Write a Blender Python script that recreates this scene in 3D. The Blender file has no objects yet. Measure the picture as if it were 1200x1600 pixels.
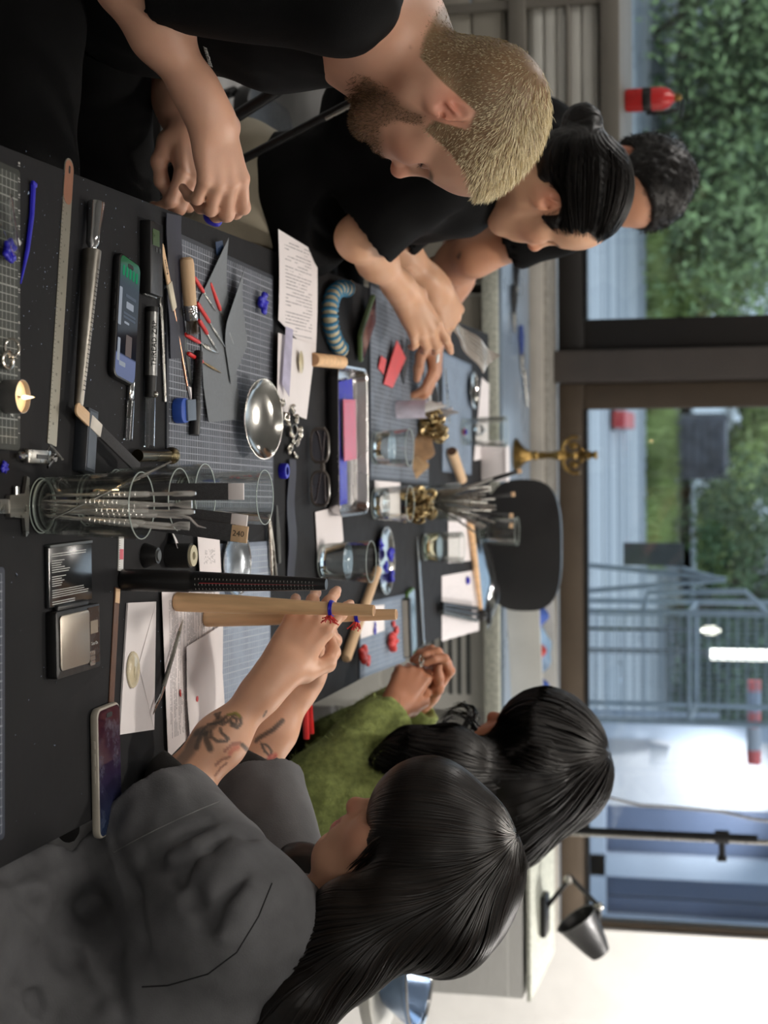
import bpy, bmesh, math, random
import numpy as np
from mathutils import Vector, Matrix, Euler

C = bpy.context.scene.collection
SC = bpy.context.scene
PI = math.pi

# ---------------------------------------------------------------- camera (the photograph lies on its side: the camera is rolled 90 degrees)
FPX, TH, PS, CAMH, ZT = 2600.0, math.radians(13.83), math.radians(2.0), 1.61, 0.75
FW = np.array([math.sin(PS)*math.cos(TH), math.cos(PS)*math.cos(TH), -math.sin(TH)])
RT = np.array([math.cos(PS), -math.sin(PS), 0.0])
UP = np.cross(RT, FW)
EYE = np.array([0, 0, CAMH])
cam_data = bpy.data.cameras.new('camera')
cam = bpy.data.objects.new('camera', cam_data); C.objects.link(cam)
cam_data.sensor_fit = 'VERTICAL'; cam_data.sensor_height = 36.0; cam_data.lens = FPX*36.0/1600.0
cam_data.clip_end = 300
cam_data.dof.use_dof = True; cam_data.dof.focus_distance = 2.2; cam_data.dof.aperture_fstop = 5.6
Mx = Matrix.Identity(4)
for i in range(3):
    Mx[i][0] = UP[i]; Mx[i][1] = -RT[i]; Mx[i][2] = -FW[i]; Mx[i][3] = EYE[i]
cam.matrix_world = Mx
SC.camera = cam

def ray(X, Y): return FW + RT*(Y-800)/FPX + UP*(X-600)/FPX
def T(X, Y, z=ZT):                       # point of the photograph, on a level plane
    r = ray(X, Y); return Vector(EYE + r*((z-CAMH)/r[2]))
def D(X, Y, y):                          # point of the photograph, at a distance into the room
    r = ray(X, Y); return Vector(EYE + r*(y/r[1]))

# ---------------------------------------------------------------- light and exposure
SC.view_settings.view_transform = 'Standard'; SC.view_settings.look = 'None'
SC.view_settings.exposure = 0.0; SC.view_settings.gamma = 1.0; SC.view_settings.use_curve_mapping = False
# ---------------------------------------------------------------- world and lamps
world = bpy.data.worlds.new('overcast_sky'); SC.world = world; world.use_nodes = True
wt = world.node_tree; bg = wt.nodes['Background']
tc = wt.nodes.new('ShaderNodeTexCoord'); sx = wt.nodes.new('ShaderNodeSeparateXYZ'); cr = wt.nodes.new('ShaderNodeValToRGB')
wt.links.new(tc.outputs['Generated'], sx.inputs[0]); wt.links.new(sx.outputs[2], cr.inputs[0]); wt.links.new(cr.outputs[0], bg.inputs[0])
cr.color_ramp.elements[0].position = 0.0; cr.color_ramp.elements[0].color = (.60, .70, .80, 1)
cr.color_ramp.elements[1].position = 0.6; cr.color_ramp.elements[1].color = (.74, .86, 1.0, 1)
bg.inputs[1].default_value = 1.9
LAMPS = [  # x, y, z, watts, radius, colour   (track spots; last three are unseen fill tubes added to brighten the room)
    (.22, 3.0, 2.42, 14.0, .07, (1, .93, .84)), (-.05, 4.5, 2.42, 9.0, .07, (1, .94, .87)), (.30, 1.25, 2.46, 6.5, -1.1, (1, .94, .87)), (-.45, 1.75, 2.46, 4.5, -1.1, (1, .93, .85)),
    (2.1, 5.15, 2.42, 62.0, .05, (1, .96, .92)), (-.9, 4.9, 2.42, 2.0, .07, (1, .93, .85)), (0, -.7, 2.46, 10.0, -1.2, (1, .95, .90)), (-1.9, 4.2, 2.46, 20.0, -1.2, (1, .95, .90)), (1.95, 3.5, 2.46, 20.0, -1.2, (1, .95, .90))]
# ---------------------------------------------------------------- helpers: objects
def thing(name, label, cat, loc=(0, 0, 0), rz=0.0, group=None):
    o = bpy.data.objects.new(name, None); C.objects.link(o); o.empty_display_size = 0.05
    o.location = loc; o.rotation_euler = (0, 0, rz)
    o['label'] = label; o['category'] = cat
    if group: o['group'] = group
    return o
def tag(o, label, cat, group=None):
    o['label'] = label; o['category'] = cat
    if group: o['group'] = group
    return o
def struct(o):
    o['kind'] = 'structure'; return o
def stuff(o):
    o['kind'] = 'stuff'; return o
def kids(o): return [c for c in bpy.data.objects if c.parent == o]
def dup(root, loc, rz=None, label=None, group=None, scale=None):
    r = root.copy(); C.objects.link(r); r.location = loc
    if rz is not None: r.rotation_euler = (r.rotation_euler[0], r.rotation_euler[1], rz)
    if scale is not None: r.scale = scale if hasattr(scale, '__len__') else (scale,)*3
    if label: r['label'] = label
    if group: r['group'] = group
    for ch in list(root.children):
        c = ch.copy(); C.objects.link(c); c.parent = r
        for g in list(ch.children):
            d = g.copy(); C.objects.link(d); d.parent = c
    return r

def frame(loc, xa, za=(0, 0, 1)):
    """4x4 with local x along xa and local z as near za as it can be."""
    x = Vector(xa).normalized(); z = Vector(za); y = z.cross(x)
    if y.length < 1e-6: y = Vector((0, 1, 0)).cross(x)
    y.normalize(); z = x.cross(y)
    m = Matrix.Identity(4)
    for i in range(3): m[i][0] = x[i]; m[i][1] = y[i]; m[i][2] = z[i]; m[i][3] = loc[i]
    return m
def TR(x=0, y=0, z=0, rz=0, rx=0, ry=0):
    return Matrix.Translation((x, y, z)) @ Matrix.Rotation(rz, 4, 'Z') @ Matrix.Rotation(ry, 4, 'Y') @ Matrix.Rotation(rx, 4, 'X')

class MB:
    """collects shapes and links them as one mesh object"""
    def __init__(s): s.v = []; s.f = []; s.mi = []; s.cur = 0
    def add(s, vs, fs, M=None):
        b = len(s.v)
        s.v += [tuple(M @ Vector(p)) for p in vs] if M is not None else [tuple(p) for p in vs]
        s.f += [tuple(i+b for i in f) for f in fs]; s.mi += [s.cur]*len(fs)
        return s
    def slot(s, i): s.cur = i; return s
    def box(s, c, d, M=None, bev=0.0):
        x, y, z = d[0]/2, d[1]/2, d[2]/2
        if bev <= 0:
            vs = [(c[0]+a*x, c[1]+b*y, c[2]+e*z) for a in (-1, 1) for b in (-1, 1) for e in (-1, 1)]
            return s.add(vs, [(0, 1, 3, 2), (4, 6, 7, 5), (0, 4, 5, 1), (2, 3, 7, 6), (0, 2, 6, 4), (1, 5, 7, 3)], M)
        bev = min(bev, x*.98, y*.98, z*.98)
        out = [(-x, -y), (x, -y), (x, y), (-x, y)]
        return s.rslab(c, d, bev, bev*0.9, 3, M)
    def rslab(s, c, d, r, e=0.0, n=4, M=None):
        """slab with rounded plan corners (radius r) and softened rims (e)"""
        x, y, z = d[0]/2, d[1]/2, d[2]/2
        def ring(ins, zz):
            rr = max(r-ins, 1e-5); o = []
            for cx, cy, a0 in ((x-r, y-r, 0), (-x+r, y-r, 90), (-x+r, -y+r, 180), (x-r, -y+r, 270)):
                for k in range(n+1):
                    a = math.radians(a0+90*k/n); o.append((c[0]+cx+rr*math.cos(a), c[1]+cy+rr*math.sin(a), c[2]+zz))
            return o
        prof = [(0, -z), (0, z)] if e <= 0 else [(e, -z), (e*.3, -z+e*.3), (0, -z+e), (0, z-e), (e*.3, z-e*.3), (e, z)]
        vs = []; fs = []; m = 4*(n+1)
        for ins, zz in prof: vs += ring(ins, zz)
        for k in range(len(prof)-1):
            for i in range(m):
                j = (i+1) % m; fs.append((k*m+i, k*m+j, (k+1)*m+j, (k+1)*m+i))
        fs.append(tuple(range(m-1, -1, -1))); fs.append(tuple(range((len(prof)-1)*m, len(prof)*m)))
        return s.add(vs, fs, M)
    def lathe(s, prof, n=20, M=None, cap=True):
        """profile of (radius, z); radius 0 closes"""
        vs = []; fs = []
        for r, z in prof:
            for i in range(n):
                a = 2*PI*i/n; vs.append((r*math.cos(a), r*math.sin(a), z))
        for k in range(len(prof)-1):
            for i in range(n):
                j = (i+1) % n; fs.append((k*n+i, k*n+j, (k+1)*n+j, (k+1)*n+i))
        if cap:
            fs.append(tuple(range(n-1, -1, -1))); fs.append(tuple(range((len(prof)-1)*n, len(prof)*n)))
        return s.add(vs, fs, M)
    def cyl(s, a, b, ra, rb=None, n=12):
        rb = ra if rb is None else rb
        a = Vector(a); b = Vector(b); L = (b-a).length
        if L < 1e-7: return s
        d = (b-a)/L; t = Vector((1, 0, 0)) if abs(d.x) < .9 else Vector((0, 1, 0))
        return s.lathe([(ra, 0), (rb, L)], n, frame(a, d.cross(t), d))
    def tube(s, pts, r, n=8, caps=True, flat=1.0, up=None):
        pts = [Vector(p) for p in pts]; R = r if hasattr(r, '__len__') else [r]*len(pts)
        vs = []; fs = []; prev = None
        for i, p in enumerate(pts):
            t = (pts[min(i+1, len(pts)-1)]-pts[max(i-1, 0)])
            if t.length < 1e-9: t = Vector((0, 0, 1))
            t.normalize()
            if prev is None:
                u = Vector(up) if up is not None else (Vector((0, 0, 1)) if abs(t.z) < .9 else Vector((1, 0, 0)))
            else: u = prev
            u = u - t*u.dot(t)
            if u.length < 1e-6: u = t.orthogonal()
            u.normalize(); prev = u; w = t.cross(u)
            for k in range(n):
                a = 2*PI*k/n; q = p+(u*math.cos(a)*flat+w*math.sin(a))*R[i]; vs.append(q)
        for i in range(len(pts)-1):
            for k in range(n):
                j = (k+1) % n; fs.append((i*n+k, i*n+j, (i+1)*n+j, (i+1)*n+k))
        if caps:
            fs.append(tuple(range(n-1, -1, -1))); fs.append(tuple(range((len(pts)-1)*n, len(pts)*n)))
        return s.add(vs, fs)
    def ball(s, c, r, n=10, m=7, M=None):
        r = r if hasattr(r, '__len__') else (r,)*3
        vs = []; fs = []
        for k in range(1, m):
            t = PI*k/m
            for i in range(n):
                a = 2*PI*i/n; vs.append((c[0]+r[0]*math.sin(t)*math.cos(a), c[1]+r[1]*math.sin(t)*math.sin(a), c[2]-r[2]*math.cos(t)))
        b = len(vs); vs += [(c[0], c[1], c[2]-r[2]), (c[0], c[1], c[2]+r[2])]
        for k in range(m-2):
            for i in range(n):
                j = (i+1) % n; fs.append((k*n+i, k*n+j, (k+1)*n+j, (k+1)*n+i))
        for i in range(n):
            j = (i+1) % n; fs.append((b, j, i)); fs.append((b+1, (m-2)*n+i, (m-2)*n+j))
        return s.add(vs, fs, M)
    def prism(s, out, z0, z1, M=None):
        n = len(out); vs = [(x, y, z0) for x, y in out]+[(x, y, z1) for x, y in out]
        fs = [tuple(range(n-1, -1, -1)), tuple(range(n, 2*n))]+[(i, (i+1) % n, n+(i+1) % n, n+i) for i in range(n)]
        return s.add(vs, fs, M)
    def torus(s, c, R, r, n=20, m=8, M=None, sx=1.0):
        vs = []; fs = []
        for i in range(n):
            a = 2*PI*i/n
            for k in range(m):
                b = 2*PI*k/m; q = R+r*math.cos(b); vs.append((c[0]+q*math.cos(a)*sx, c[1]+q*math.sin(a), c[2]+r*math.sin(b)))
        for i in range(n):
            for k in range(m):
                fs.append((i*m+k, ((i+1) % n)*m+k, ((i+1) % n)*m+(k+1) % m, i*m+(k+1) % m))
        return s.add(vs, fs, M)
    def sheet(s, fn, nu, nv, th, M=None):
        """curved sheet: fn(u,v) in 0..1 gives a point; thickness th along +z"""
        vs = []; fs = []
        for e in (0, th):
            for i in range(nu+1):
                for j in range(nv+1):
                    p = fn(i/nu, j/nv); vs.append((p[0], p[1], p[2]+e))
        N = (nu+1)*(nv+1); q = lambda i, j: i*(nv+1)+j
        for i in range(nu):
            for j in range(nv):
                fs.append((q(i, j), q(i, j+1), q(i+1, j+1), q(i+1, j)))
                fs.append((N+q(i, j), N+q(i+1, j), N+q(i+1, j+1), N+q(i, j+1)))
        for i in range(nu):
            fs.append((q(i, 0), q(i+1, 0), N+q(i+1, 0), N+q(i, 0))); fs.append((q(i, nv), N+q(i, nv), N+q(i+1, nv), q(i+1, nv)))
        for j in range(nv):
            fs.append((q(0, j), N+q(0, j), N+q(0, j+1), q(0, j+1))); fs.append((q(nu, j), q(nu, j+1), N+q(nu, j+1), N+q(nu, j)))
        return s.add(vs, fs, M)
    def build(s, name, mats, parent=None, smooth=True, loc=None, rz=None, angle=40):
        me = bpy.data.meshes.new(name); me.from_pydata(s.v, [], s.f)
        mats = mats if isinstance(mats, (list, tuple)) else [mats]
        for m in mats: me.materials.append(m)
        if len(mats) > 1: me.polygons.foreach_set('material_index', s.mi)
        if smooth:
            me.polygons.foreach_set('use_smooth', [True]*len(me.polygons))
            try: me.set_sharp_from_angle(angle=math.radians(angle))
            except Exception: pass
        me.update()
        o = bpy.data.objects.new(name, me); C.objects.link(o)
        if parent: o.parent = parent
        if loc is not None: o.location = loc
        if rz is not None: o.rotation_euler = (0, 0, rz)
        return o

def text(body, size, M, mat, parent=None, name='lettering', ext=0.0002, align='CENTER', sx=1.0):
    cu = bpy.data.curves.new(name, 'FONT'); cu.body = body; cu.size = size; cu.extrude = ext
    cu.align_x = align; cu.align_y = 'CENTER'; cu.resolution_u = 2
    tmp = bpy.data.objects.new(name, cu); me = bpy.data.meshes.new_from_object(tmp); bpy.data.objects.remove(tmp); bpy.data.curves.remove(cu); me.materials.clear(); me.materials.append(mat)
    o = bpy.data.objects.new(name, me); C.objects.link(o)
    o.matrix_local = M @ Matrix.Diagonal((sx, 1, 1, 1))
    if parent: o.parent = parent
    return o

# ---------------------------------------------------------------- helpers: materials
def srgb(r, g, b):
    f = lambda c: ((c/255+.055)/1.055)**2.4 if c > 10 else c/255/12.92
    return (f(r), f(g), f(b), 1)
class NT:
    def __init__(s, m):
        m.use_nodes = True; s.t = m.node_tree; s.t.nodes.clear()
        s.out = s.n('ShaderNodeOutputMaterial')
    def n(s, typ, **kw):
        x = s.t.nodes.new(typ)
        for k, v in kw.items():
            if k.startswith('i_'):
                x.inputs[k[2:].replace('_', ' ')].default_value = v
            else: setattr(x, k, v)
        return x
    def l(s, a, b): s.t.links.new(a, b)
    def math(s, op, a, b=None, c=None):
        x = s.n('ShaderNodeMath', operation=op)
        for i, v in enumerate((a, b, c)):
            if v is None: continue
            if hasattr(v, 'is_linked'): s.l(v, x.inputs[i])
            else: x.inputs[i].default_value = v
        return x.outputs[0]
    def mix(s, fac, a, b):
        x = s.n('ShaderNodeMix', data_type='RGBA')
        for i, v in ((0, fac), (6, a), (7, b)):
            if hasattr(v, 'is_linked'): s.l(v, x.inputs[i])
            else: x.inputs[i].default_value = v
        return x.outputs[2]
    def coord(s, scale=(1, 1, 1), kind='Object'):
        tc = s.n('ShaderNodeTexCoord'); mp = s.n('ShaderNodeMapping'); mp.inputs['Scale'].default_value = scale
        s.l(tc.outputs[kind], mp.inputs['Vector']); return mp.outputs[0]
    def noise(s, vec, scale, detail=3, rough=.5):
        x = s.n('ShaderNodeTexNoise'); x.inputs['Scale'].default_value = scale; x.inputs['Detail'].default_value = detail; x.inputs['Roughness'].default_value = rough
        if vec is not None: s.l(vec, x.inputs['Vector'])
        return x.outputs['Fac']
    def ramp(s, fac, lo, hi):
        x = s.n('ShaderNodeMapRange'); x.inputs['From Min'].default_value = lo; x.inputs['From Max'].default_value = hi
        s.l(fac, x.inputs['Value']); return x.outputs[0]
    def bump(s, h, strength=.3, dist=.001):
        x = s.n('ShaderNodeBump'); x.inputs['Strength'].default_value = strength; x.inputs['Distance'].default_value = dist
        s.l(h, x.inputs['Height']); return x.outputs[0]
    def pbsdf(s, col, rough=.5, metal=0.0, normal=None, **kw):
        p = s.n('ShaderNodeBsdfPrincipled')
        for k, v in (('Base Color', col), ('Roughness', rough), ('Metallic', metal)):
            if hasattr(v, 'is_linked'): s.l(v, p.inputs[k])
            else: p.inputs[k].default_value = v
        if normal is not None: s.l(normal, p.inputs['Normal'])
        for k, v in kw.items():
            k = k.replace('_', ' ')
            if hasattr(v, 'is_linked'): s.l(v, p.inputs[k])
            else: p.inputs[k].default_value = v
        s.l(p.outputs[0], s.out.inputs[0]); return p
    def lines(s, comp, period, width):
        """1 on printed lines every period"""
        f = s.math('FRACT', s.math('DIVIDE', comp, period))
        return s.math('LESS_THAN', s.math('ABSOLUTE', s.math('SUBTRACT', f, .5)), width/period/2)
    def xyz(s, vec):
        x = s.n('ShaderNodeSeparateXYZ'); s.l(vec, x.inputs[0]); return x.outputs
def M_(name, col, rough=.5, metal=0.0, var=.12, scale=40, bump=0.0, bscale=None, stretch=(1, 1, 1), **kw):
    """surface with procedural variation of colour and a fine relief"""
    m = bpy.data.materials.new(name); t = NT(m); v = t.coord(stretch)
    nz = t.noise(v, scale, 4)
    c2 = tuple(max(0, min(1, c*(1-var*1.6))) for c in col[:3])+(1,); c1 = tuple(max(0, min(1, c*(1+var))) for c in col[:3])+(1,)
    c = t.mix(t.ramp(nz, .3, .7), c2, c1)
    r = t.math('MULTIPLY_ADD', nz, .25, rough-.12) if 0.1 < rough < .95 else rough
    nm = t.bump(t.noise(v, bscale or scale*3, 3), bump, .002) if bump else None
    t.pbsdf(c, r, metal, nm, **kw)
    return m
def glassy(name, col=(1, 1, 1, 1), rough=0.0, ior=1.45):
    m = bpy.data.materials.new(name); t = NT(m); v = t.coord()
    nm = t.bump(t.noise(v, 30, 2), .02, .001)
    t.pbsdf(col, rough, 0, nm, Transmission_Weight=1.0, IOR=ior); return m
def emit(name, col, strength):
    m = bpy.data.materials.new(name); t = NT(m)
    e = t.n('ShaderNodeEmission'); e.inputs[0].default_value = col; e.inputs[1].default_value = strength
    t.l(e.outputs[0], t.out.inputs[0]); return m
# ---------------------------------------------------------------- helpers: bodies as one smooth surface from a distance field
def npv(a): return np.array([a[0], a[1], a[2]], dtype=np.float32)
class Body:
    def __init__(s): s.p = []; s.k = .012; s.M = None; s.disp = []; s.paint = []
    def W(s, p):
        return npv(s.M @ Vector(p)) if s.M is not None else npv(p)
    def _add(s, kind, data, c, r, k, op): s.p.append((kind, data, c, r, s.k if k is None else k, op)); return s
    def cone(s, a, b, ra, rb=None, k=None, op=1):
        rb = ra if rb is None else rb; a = s.W(a); b = s.W(b)
        return s._add('c', (a, b, ra, rb), (a+b)/2, float(np.linalg.norm(b-a))/2+max(ra, rb), k, op)
    def chain(s, pts, rs, k=None, op=1):
        for i in range(len(pts)-1): s.cone(pts[i], pts[i+1], rs[i], rs[i+1], k, op)
        return s
    def ell(s, c, r, rot=None, k=None, op=1):
        R = Matrix.Identity(3) if rot is None else (rot.to_3x3() if hasattr(rot, 'to_3x3') else Euler(rot).to_matrix())
        if s.M is not None: R = s.M.to_3x3() @ R
        c = s.W(c); return s._add('e', (c, np.array(r, np.float32), np.array(R, dtype=np.float32)), c, max(r), k, op)
    def cut(s, p, n, R, k=.004):
        """slices off what lies beyond p along n, within R of p"""
        p = s.W(p); n = npv(Vector(n).normalized()); return s._add('h', (p, n, R), p, R, k, -1)
    def ball(s, c, r, k=None, op=1): return s.cone(c, c, r, r, k, op)
    def one(s, pr, P):
        kind, d = pr[0], pr[1]
        if kind == 'c':
            a, b, ra, rb = d; ba = b-a; bb = float(ba@ba); pa = P-a
            if bb < 1e-12: return np.sqrt((pa*pa).sum(1))-ra
            t = np.clip(pa@ba/bb, 0, 1); q = pa-t[:, None]*ba
            return np.sqrt((q*q).sum(1))-(ra+(rb-ra)*t)
        if kind == 'h':
            q = P-d[0]; return np.maximum(-(q@d[1]), np.sqrt((q*q).sum(1))-d[2])
        c, r, R = d; q = (P-c)@R
        k0 = np.sqrt(((q/r)**2).sum(1)); k1 = np.sqrt(((q/(r*r))**2).sum(1))+1e-9
        return k0*(k0-1)/k1
    def ev(s, P, c=None, h=0.0, disp=True):
        d = np.full(len(P), 9.0, np.float32)
        for pr in s.p:
            if c is not None and np.linalg.norm(pr[2]-c)-pr[3] > h+.03+pr[4]: continue
            e = s.one(pr, P); k = pr[4]
            if pr[5] > 0:
                hh = np.maximum(k-np.abs(d-e), 0)/k; d = np.minimum(d, e)-hh*hh*k/4
            else:
                e = -e; hh = np.maximum(k-np.abs(d-e), 0)/k; d = np.maximum(d, e)+hh*hh*k/4
        if disp:
            for f in s.disp: d = d+f(P)
        return d
    def mesh(s, res, pad=.02, B=12):
        lo = np.min([p[2]-p[3] for p in s.p if p[5] > 0], axis=0)-pad; hi = np.max([p[2]+p[3] for p in s.p if p[5] > 0], axis=0)+pad
        nb = np.ceil((hi-lo)/(res*B)).astype(int); n = nb*B+1
        ii = np.stack(np.meshgrid(*[np.arange(k) for k in nb], indexing='ij'), -1).reshape(-1, 3)
        cs = (lo+(ii+.5)*B*res).astype(np.float32); hd = res*B*.87
        cd = s.ev(cs, disp=False)
        Fg = np.repeat(np.repeat(np.repeat(cd.reshape(nb), B, 0), B, 1), B, 2)
        Fg = np.pad(Fg, ((0, 1),)*3, mode='edge').astype(np.float32)
        g = np.stack(np.meshgrid(*[np.arange(B+1)]*3, indexing='ij'), -1).reshape(-1, 3).astype(np.float32)*res
        for q in np.nonzero(np.abs(cd) < hd*1.9+.012)[0]:
            i, j, k = ii[q]*B; P = g+(lo+ii[q]*B*res).astype(np.float32)
            Fg[i:i+B+1, j:j+B+1, k:k+B+1] = s.ev(P, cs[q], hd).reshape(B+1, B+1, B+1)
        return nets(Fg, lo, res)
def nets(Fg, lo, res):
    S = Fg < 0
    cnt = np.zeros(tuple(k-1 for k in S.shape), np.uint8)
    for a in (0, 1):
        for b in (0, 1):
            for c in (0, 1):
                cnt += S[a:S.shape[0]-1+a, b:S.shape[1]-1+b, c:S.shape[2]-1+c]
    act = (cnt > 0) & (cnt < 8); idx = np.full(act.shape, -1, np.int32)
    ci = np.argwhere(act); idx[act] = np.arange(len(ci))
    cor = [(a, b, c) for a in (0, 1) for b in (0, 1) for c in (0, 1)]
    val = np.stack([Fg[ci[:, 0]+a, ci[:, 1]+b, ci[:, 2]+c] for a, b, c in cor], 1)
    acc = np.zeros((len(ci), 3)); num = np.zeros(len(ci))
    for u in range(8):
        for w in range(u+1, 8):
            du = np.array(cor[w])-np.array(cor[u])
            if abs(du).sum() != 1: continue
            x, y = val[:, u], val[:, w]; m = (x < 0) != (y < 0)
            t = np.where(m, x/np.where(x == y, 1, x-y), 0)
            acc += np.where(m[:, None], np.array(cor[u])+t[:, None]*du, 0); num += m
    V = lo+(ci+acc/num[:, None])*res
    Q = []
    for ax in range(3):
        o = [a for a in range(3) if a != ax]
        sl0 = [slice(None)]*3; sl1 = [slice(None)]*3; sl0[ax] = slice(0, -1); sl1[ax] = slice(1, None)
        E = np.argwhere(S[tuple(sl0)] != S[tuple(sl1)])
        E = E[(E[:, o[0]] > 0) & (E[:, o[1]] > 0) & (E[:, o[0]] < act.shape[o[0]]) & (E[:, o[1]] < act.shape[o[1]])]
        def cell(d0, d1):
            e = E.copy(); e[:, o[0]] -= d0; e[:, o[1]] -= d1; return idx[e[:, 0], e[:, 1], e[:, 2]]
        q = np.stack([cell(1, 1), cell(0, 1), cell(0, 0), cell(1, 0)], 1)
        inside = S[E[:, 0], E[:, 1], E[:, 2]]
        if ax == 1: inside = ~inside
        q[~inside] = q[~inside][:, ::-1]
        Q.append(q[(q >= 0).all(1)])
    return V, np.concatenate(Q)
def smooth_np(V, Q, it, lam=.5):
    e = np.concatenate([Q[:, [0, 1]], Q[:, [1, 2]], Q[:, [2, 3]], Q[:, [3, 0]]]); n = len(V)
    for _ in range(it):
        acc = np.zeros_like(V); cn = np.zeros(n)
        for c in range(3): acc[:, c] = np.bincount(e[:, 0], V[e[:, 1], c], n)+np.bincount(e[:, 1], V[e[:, 0], c], n)
        cn = np.bincount(e[:, 0], minlength=n)+np.bincount(e[:, 1], minlength=n)
        V = V+lam*(acc/np.maximum(cn, 1)[:, None]-V)
    return V
def mesh_obj(name, V, Q, mat, parent=None, cols=None):
    me = bpy.data.meshes.new(name); Q = np.asarray(Q); k = Q.shape[1]
    me.vertices.add(len(V)); me.vertices.foreach_set('co', np.asarray(V, np.float32).ravel())
    me.loops.add(Q.size); me.loops.foreach_set('vertex_index', Q.astype(np.int32).ravel())
    me.polygons.add(len(Q)); me.polygons.foreach_set('loop_start', np.arange(0, Q.size, k, dtype=np.int32))
    me.polygons.foreach_set('loop_total', np.full(len(Q), k, np.int32)) if bpy.app.version < (4, 1, 0) else None
    me.polygons.foreach_set('use_smooth', np.ones(len(Q), bool))
    me.update(calc_edges=True); me.validate()
    if cols is not None:
        at = me.color_attributes.new('Col', 'FLOAT_COLOR', 'POINT')
        at.data.foreach_set('color', np.concatenate([cols, np.ones((len(cols), 1))], 1).astype(np.float32).ravel())
    me.materials.append(mat)
    o = bpy.data.objects.new(name, me); C.objects.link(o)
    if parent: o.parent = parent
    return o
def sm(x, a, b):
    t = np.clip((x-a)/(b-a), 0, 1); return t*t*(3-2*t)
_rng = np.random.RandomState(7); _WD = _rng.normal(size=(24, 3)); _WP = _rng.rand(24)*6.28
def wob(P, f, n=8, o=0):
    """smooth noise in about -1..1"""
    P = np.asarray(P, np.float32); r = np.zeros(len(P), np.float32)
    for i in range(n):
        w = _WD[(i+o) % 24]*f; r += np.sin(P@w.astype(np.float32)+_WP[(i*5+o) % 24]+1.3*np.sin(P@(w[[1, 2, 0]]*.6).astype(np.float32)+i))
    return r/n*1.8

def head(b, M, s=1.0, fem=False, mouth_open=False, ears=True, neck_to=None, neck_r=.058, chin_fwd=0.0):
    """face looks along local +x, left is +y, up is +z; origin between the ears"""
    b.M = M @ Matrix.Scale(s, 4)
    q = lambda v: v*s
    def e(c, r, rot=None, k=.02, op=1): b.ell(c, tuple(x*s for x in r), rot, k*s, op)
    def c(p0, p1, r0, r1=None, k=.012, op=1): b.cone(p0, p1, r0*s, (r0 if r1 is None else r1)*s, k*s, op)
    f = .93 if fem else 1.0
    e((-.012, 0, .048), (.100, .077, .083))                       # cranium
    e((-.055, 0, .02), (.055, .062, .062))
    e((.045, 0, .045), (.055, .064, .06), k=.03)                   # forehead
    e((.035, 0, -.035), (.062, .060*f, .078), k=.03)               # mid face
    for y in (-1, 1):
        c((.0, y*.056*f, -.058), (.060, y*.026*f, -.103), .020, .017, k=.03)   # jaw
        c((.0, y*.058*f, -.055), (-.002, y*.062, -.01), .018, .018, k=.03)
        e((.062, y*.040, -.030), (.026, .022, .022), k=.025)       # cheek
        c((.040, y*.060, -.012), (.072, y*.044, -.016), .010, .010, k=.02)
    c((.074, -.010, -.104), (.074, .010, -.104), .018, k=.025)     # chin
    e((.058, 0, -.070), (.040, .036, .035), k=.02)
    c((.080, -.036, .022), (.080, .036, .022), .0125 if not fem else .010, k=.02)   # brow
    for y in (-1, 1): c((.096, y*.030, .000), (.090, y*.040, .000), .012, .011, k=.014, op=-1)  # socket
    for y in (-1, 1): b.ball((.0765, y*.031, -.001), .0135*s, .002)                                # closed lid over the eye
    for y in (-1, 1): c((.0885, y*.022, -.0035), (.082, y*.042, -.0025), .0016, k=.003, op=-1)        # lid crease
    c((.091, 0, .010), (.113, 0, -.028), .0085, .0095, k=.012)     # nose
    b.ball((.1135, 0, -.0335), .0115*s, .010*s)
    for y in (-1, 1): b.ball((.1005, y*.0115, -.037), .0078*s, .006*s); b.ball((.1055, y*.0065, -.0435), .0036*s, .004*s, -1)
    e((.083, 0, -.062), (.018, .028, .024), k=.015)                # muzzle
    c((.099, -.010, -.0605), (.099, .010, -.0605), .0058, k=.006); c((.092, -.021, -.064), (.098, -.008, -.061), .0042, .0052, k=.006); c((.092, .021, -.064), (.098, .008, -.061), .0042, .0052, k=.006)
    c((.0975, -.009, -.0735), (.0975, .009, -.0735), .0066, k=.006); c((.091, -.020, -.067), (.0965, -.008, -.0725), .004, .006, k=.006); c((.091, .020, -.067), (.0965, .008, -.0725), .004, .006, k=.006)
    if mouth_open: c((.108, -.014, -.067), (.108, .014, -.067), .0052, k=.003, op=-1)
    else: c((.1055, -.016, -.0668), (.1055, .016, -.0668), .0022, k=.003, op=-1)
    c((.098, -.010, -.087), (.098, .010, -.087), .006, k=.010, op=-1)
    if ears:
        for y in (-1, 1):
            R = Euler((0, math.radians(-14), y*math.radians(24))).to_matrix()
            e((-.012, y*.082, .000), (.0185, .0055, .032), R, k=.006)
            e((-.004, y*.079, -.018), (.013, .006, .014), R, k=.006)
            e((-.009, y*.0875, .004), (.0115, .0042, .021), R, k=.004, op=-1)
            c((-.016, y*.0865, -.004), (-.008, y*.084, .016), .0028, k=.004)
            b.ball((.002, y*.085, -.005), .0036*s, .004*s, -1)
            c((.005, y*.079, -.010), (.006, y*.079, .000), .004, k=.004)
    if neck_to is not None:
        inv = b.M.inverted() @ Vector(neck_to)
        c((-.030, 0, -.045), inv, neck_r, neck_r*1.06, k=.035)
        for y in (-1, 1): c((-.022, y*.058, -.035), inv+Vector((.01, y*.01, 0)), .016, .02, k=.03)
    b.M = None
FINGER = {'index': (.092, .030, .044, .026, .021, .0092), 'middle': (.096, .0095, .049, .030, .022, .0094), 'ring': (.091, -.010, .045, .028, .022, .0088), 'little': (.081, -.028, .036, .021, .019, .0078)}
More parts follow.
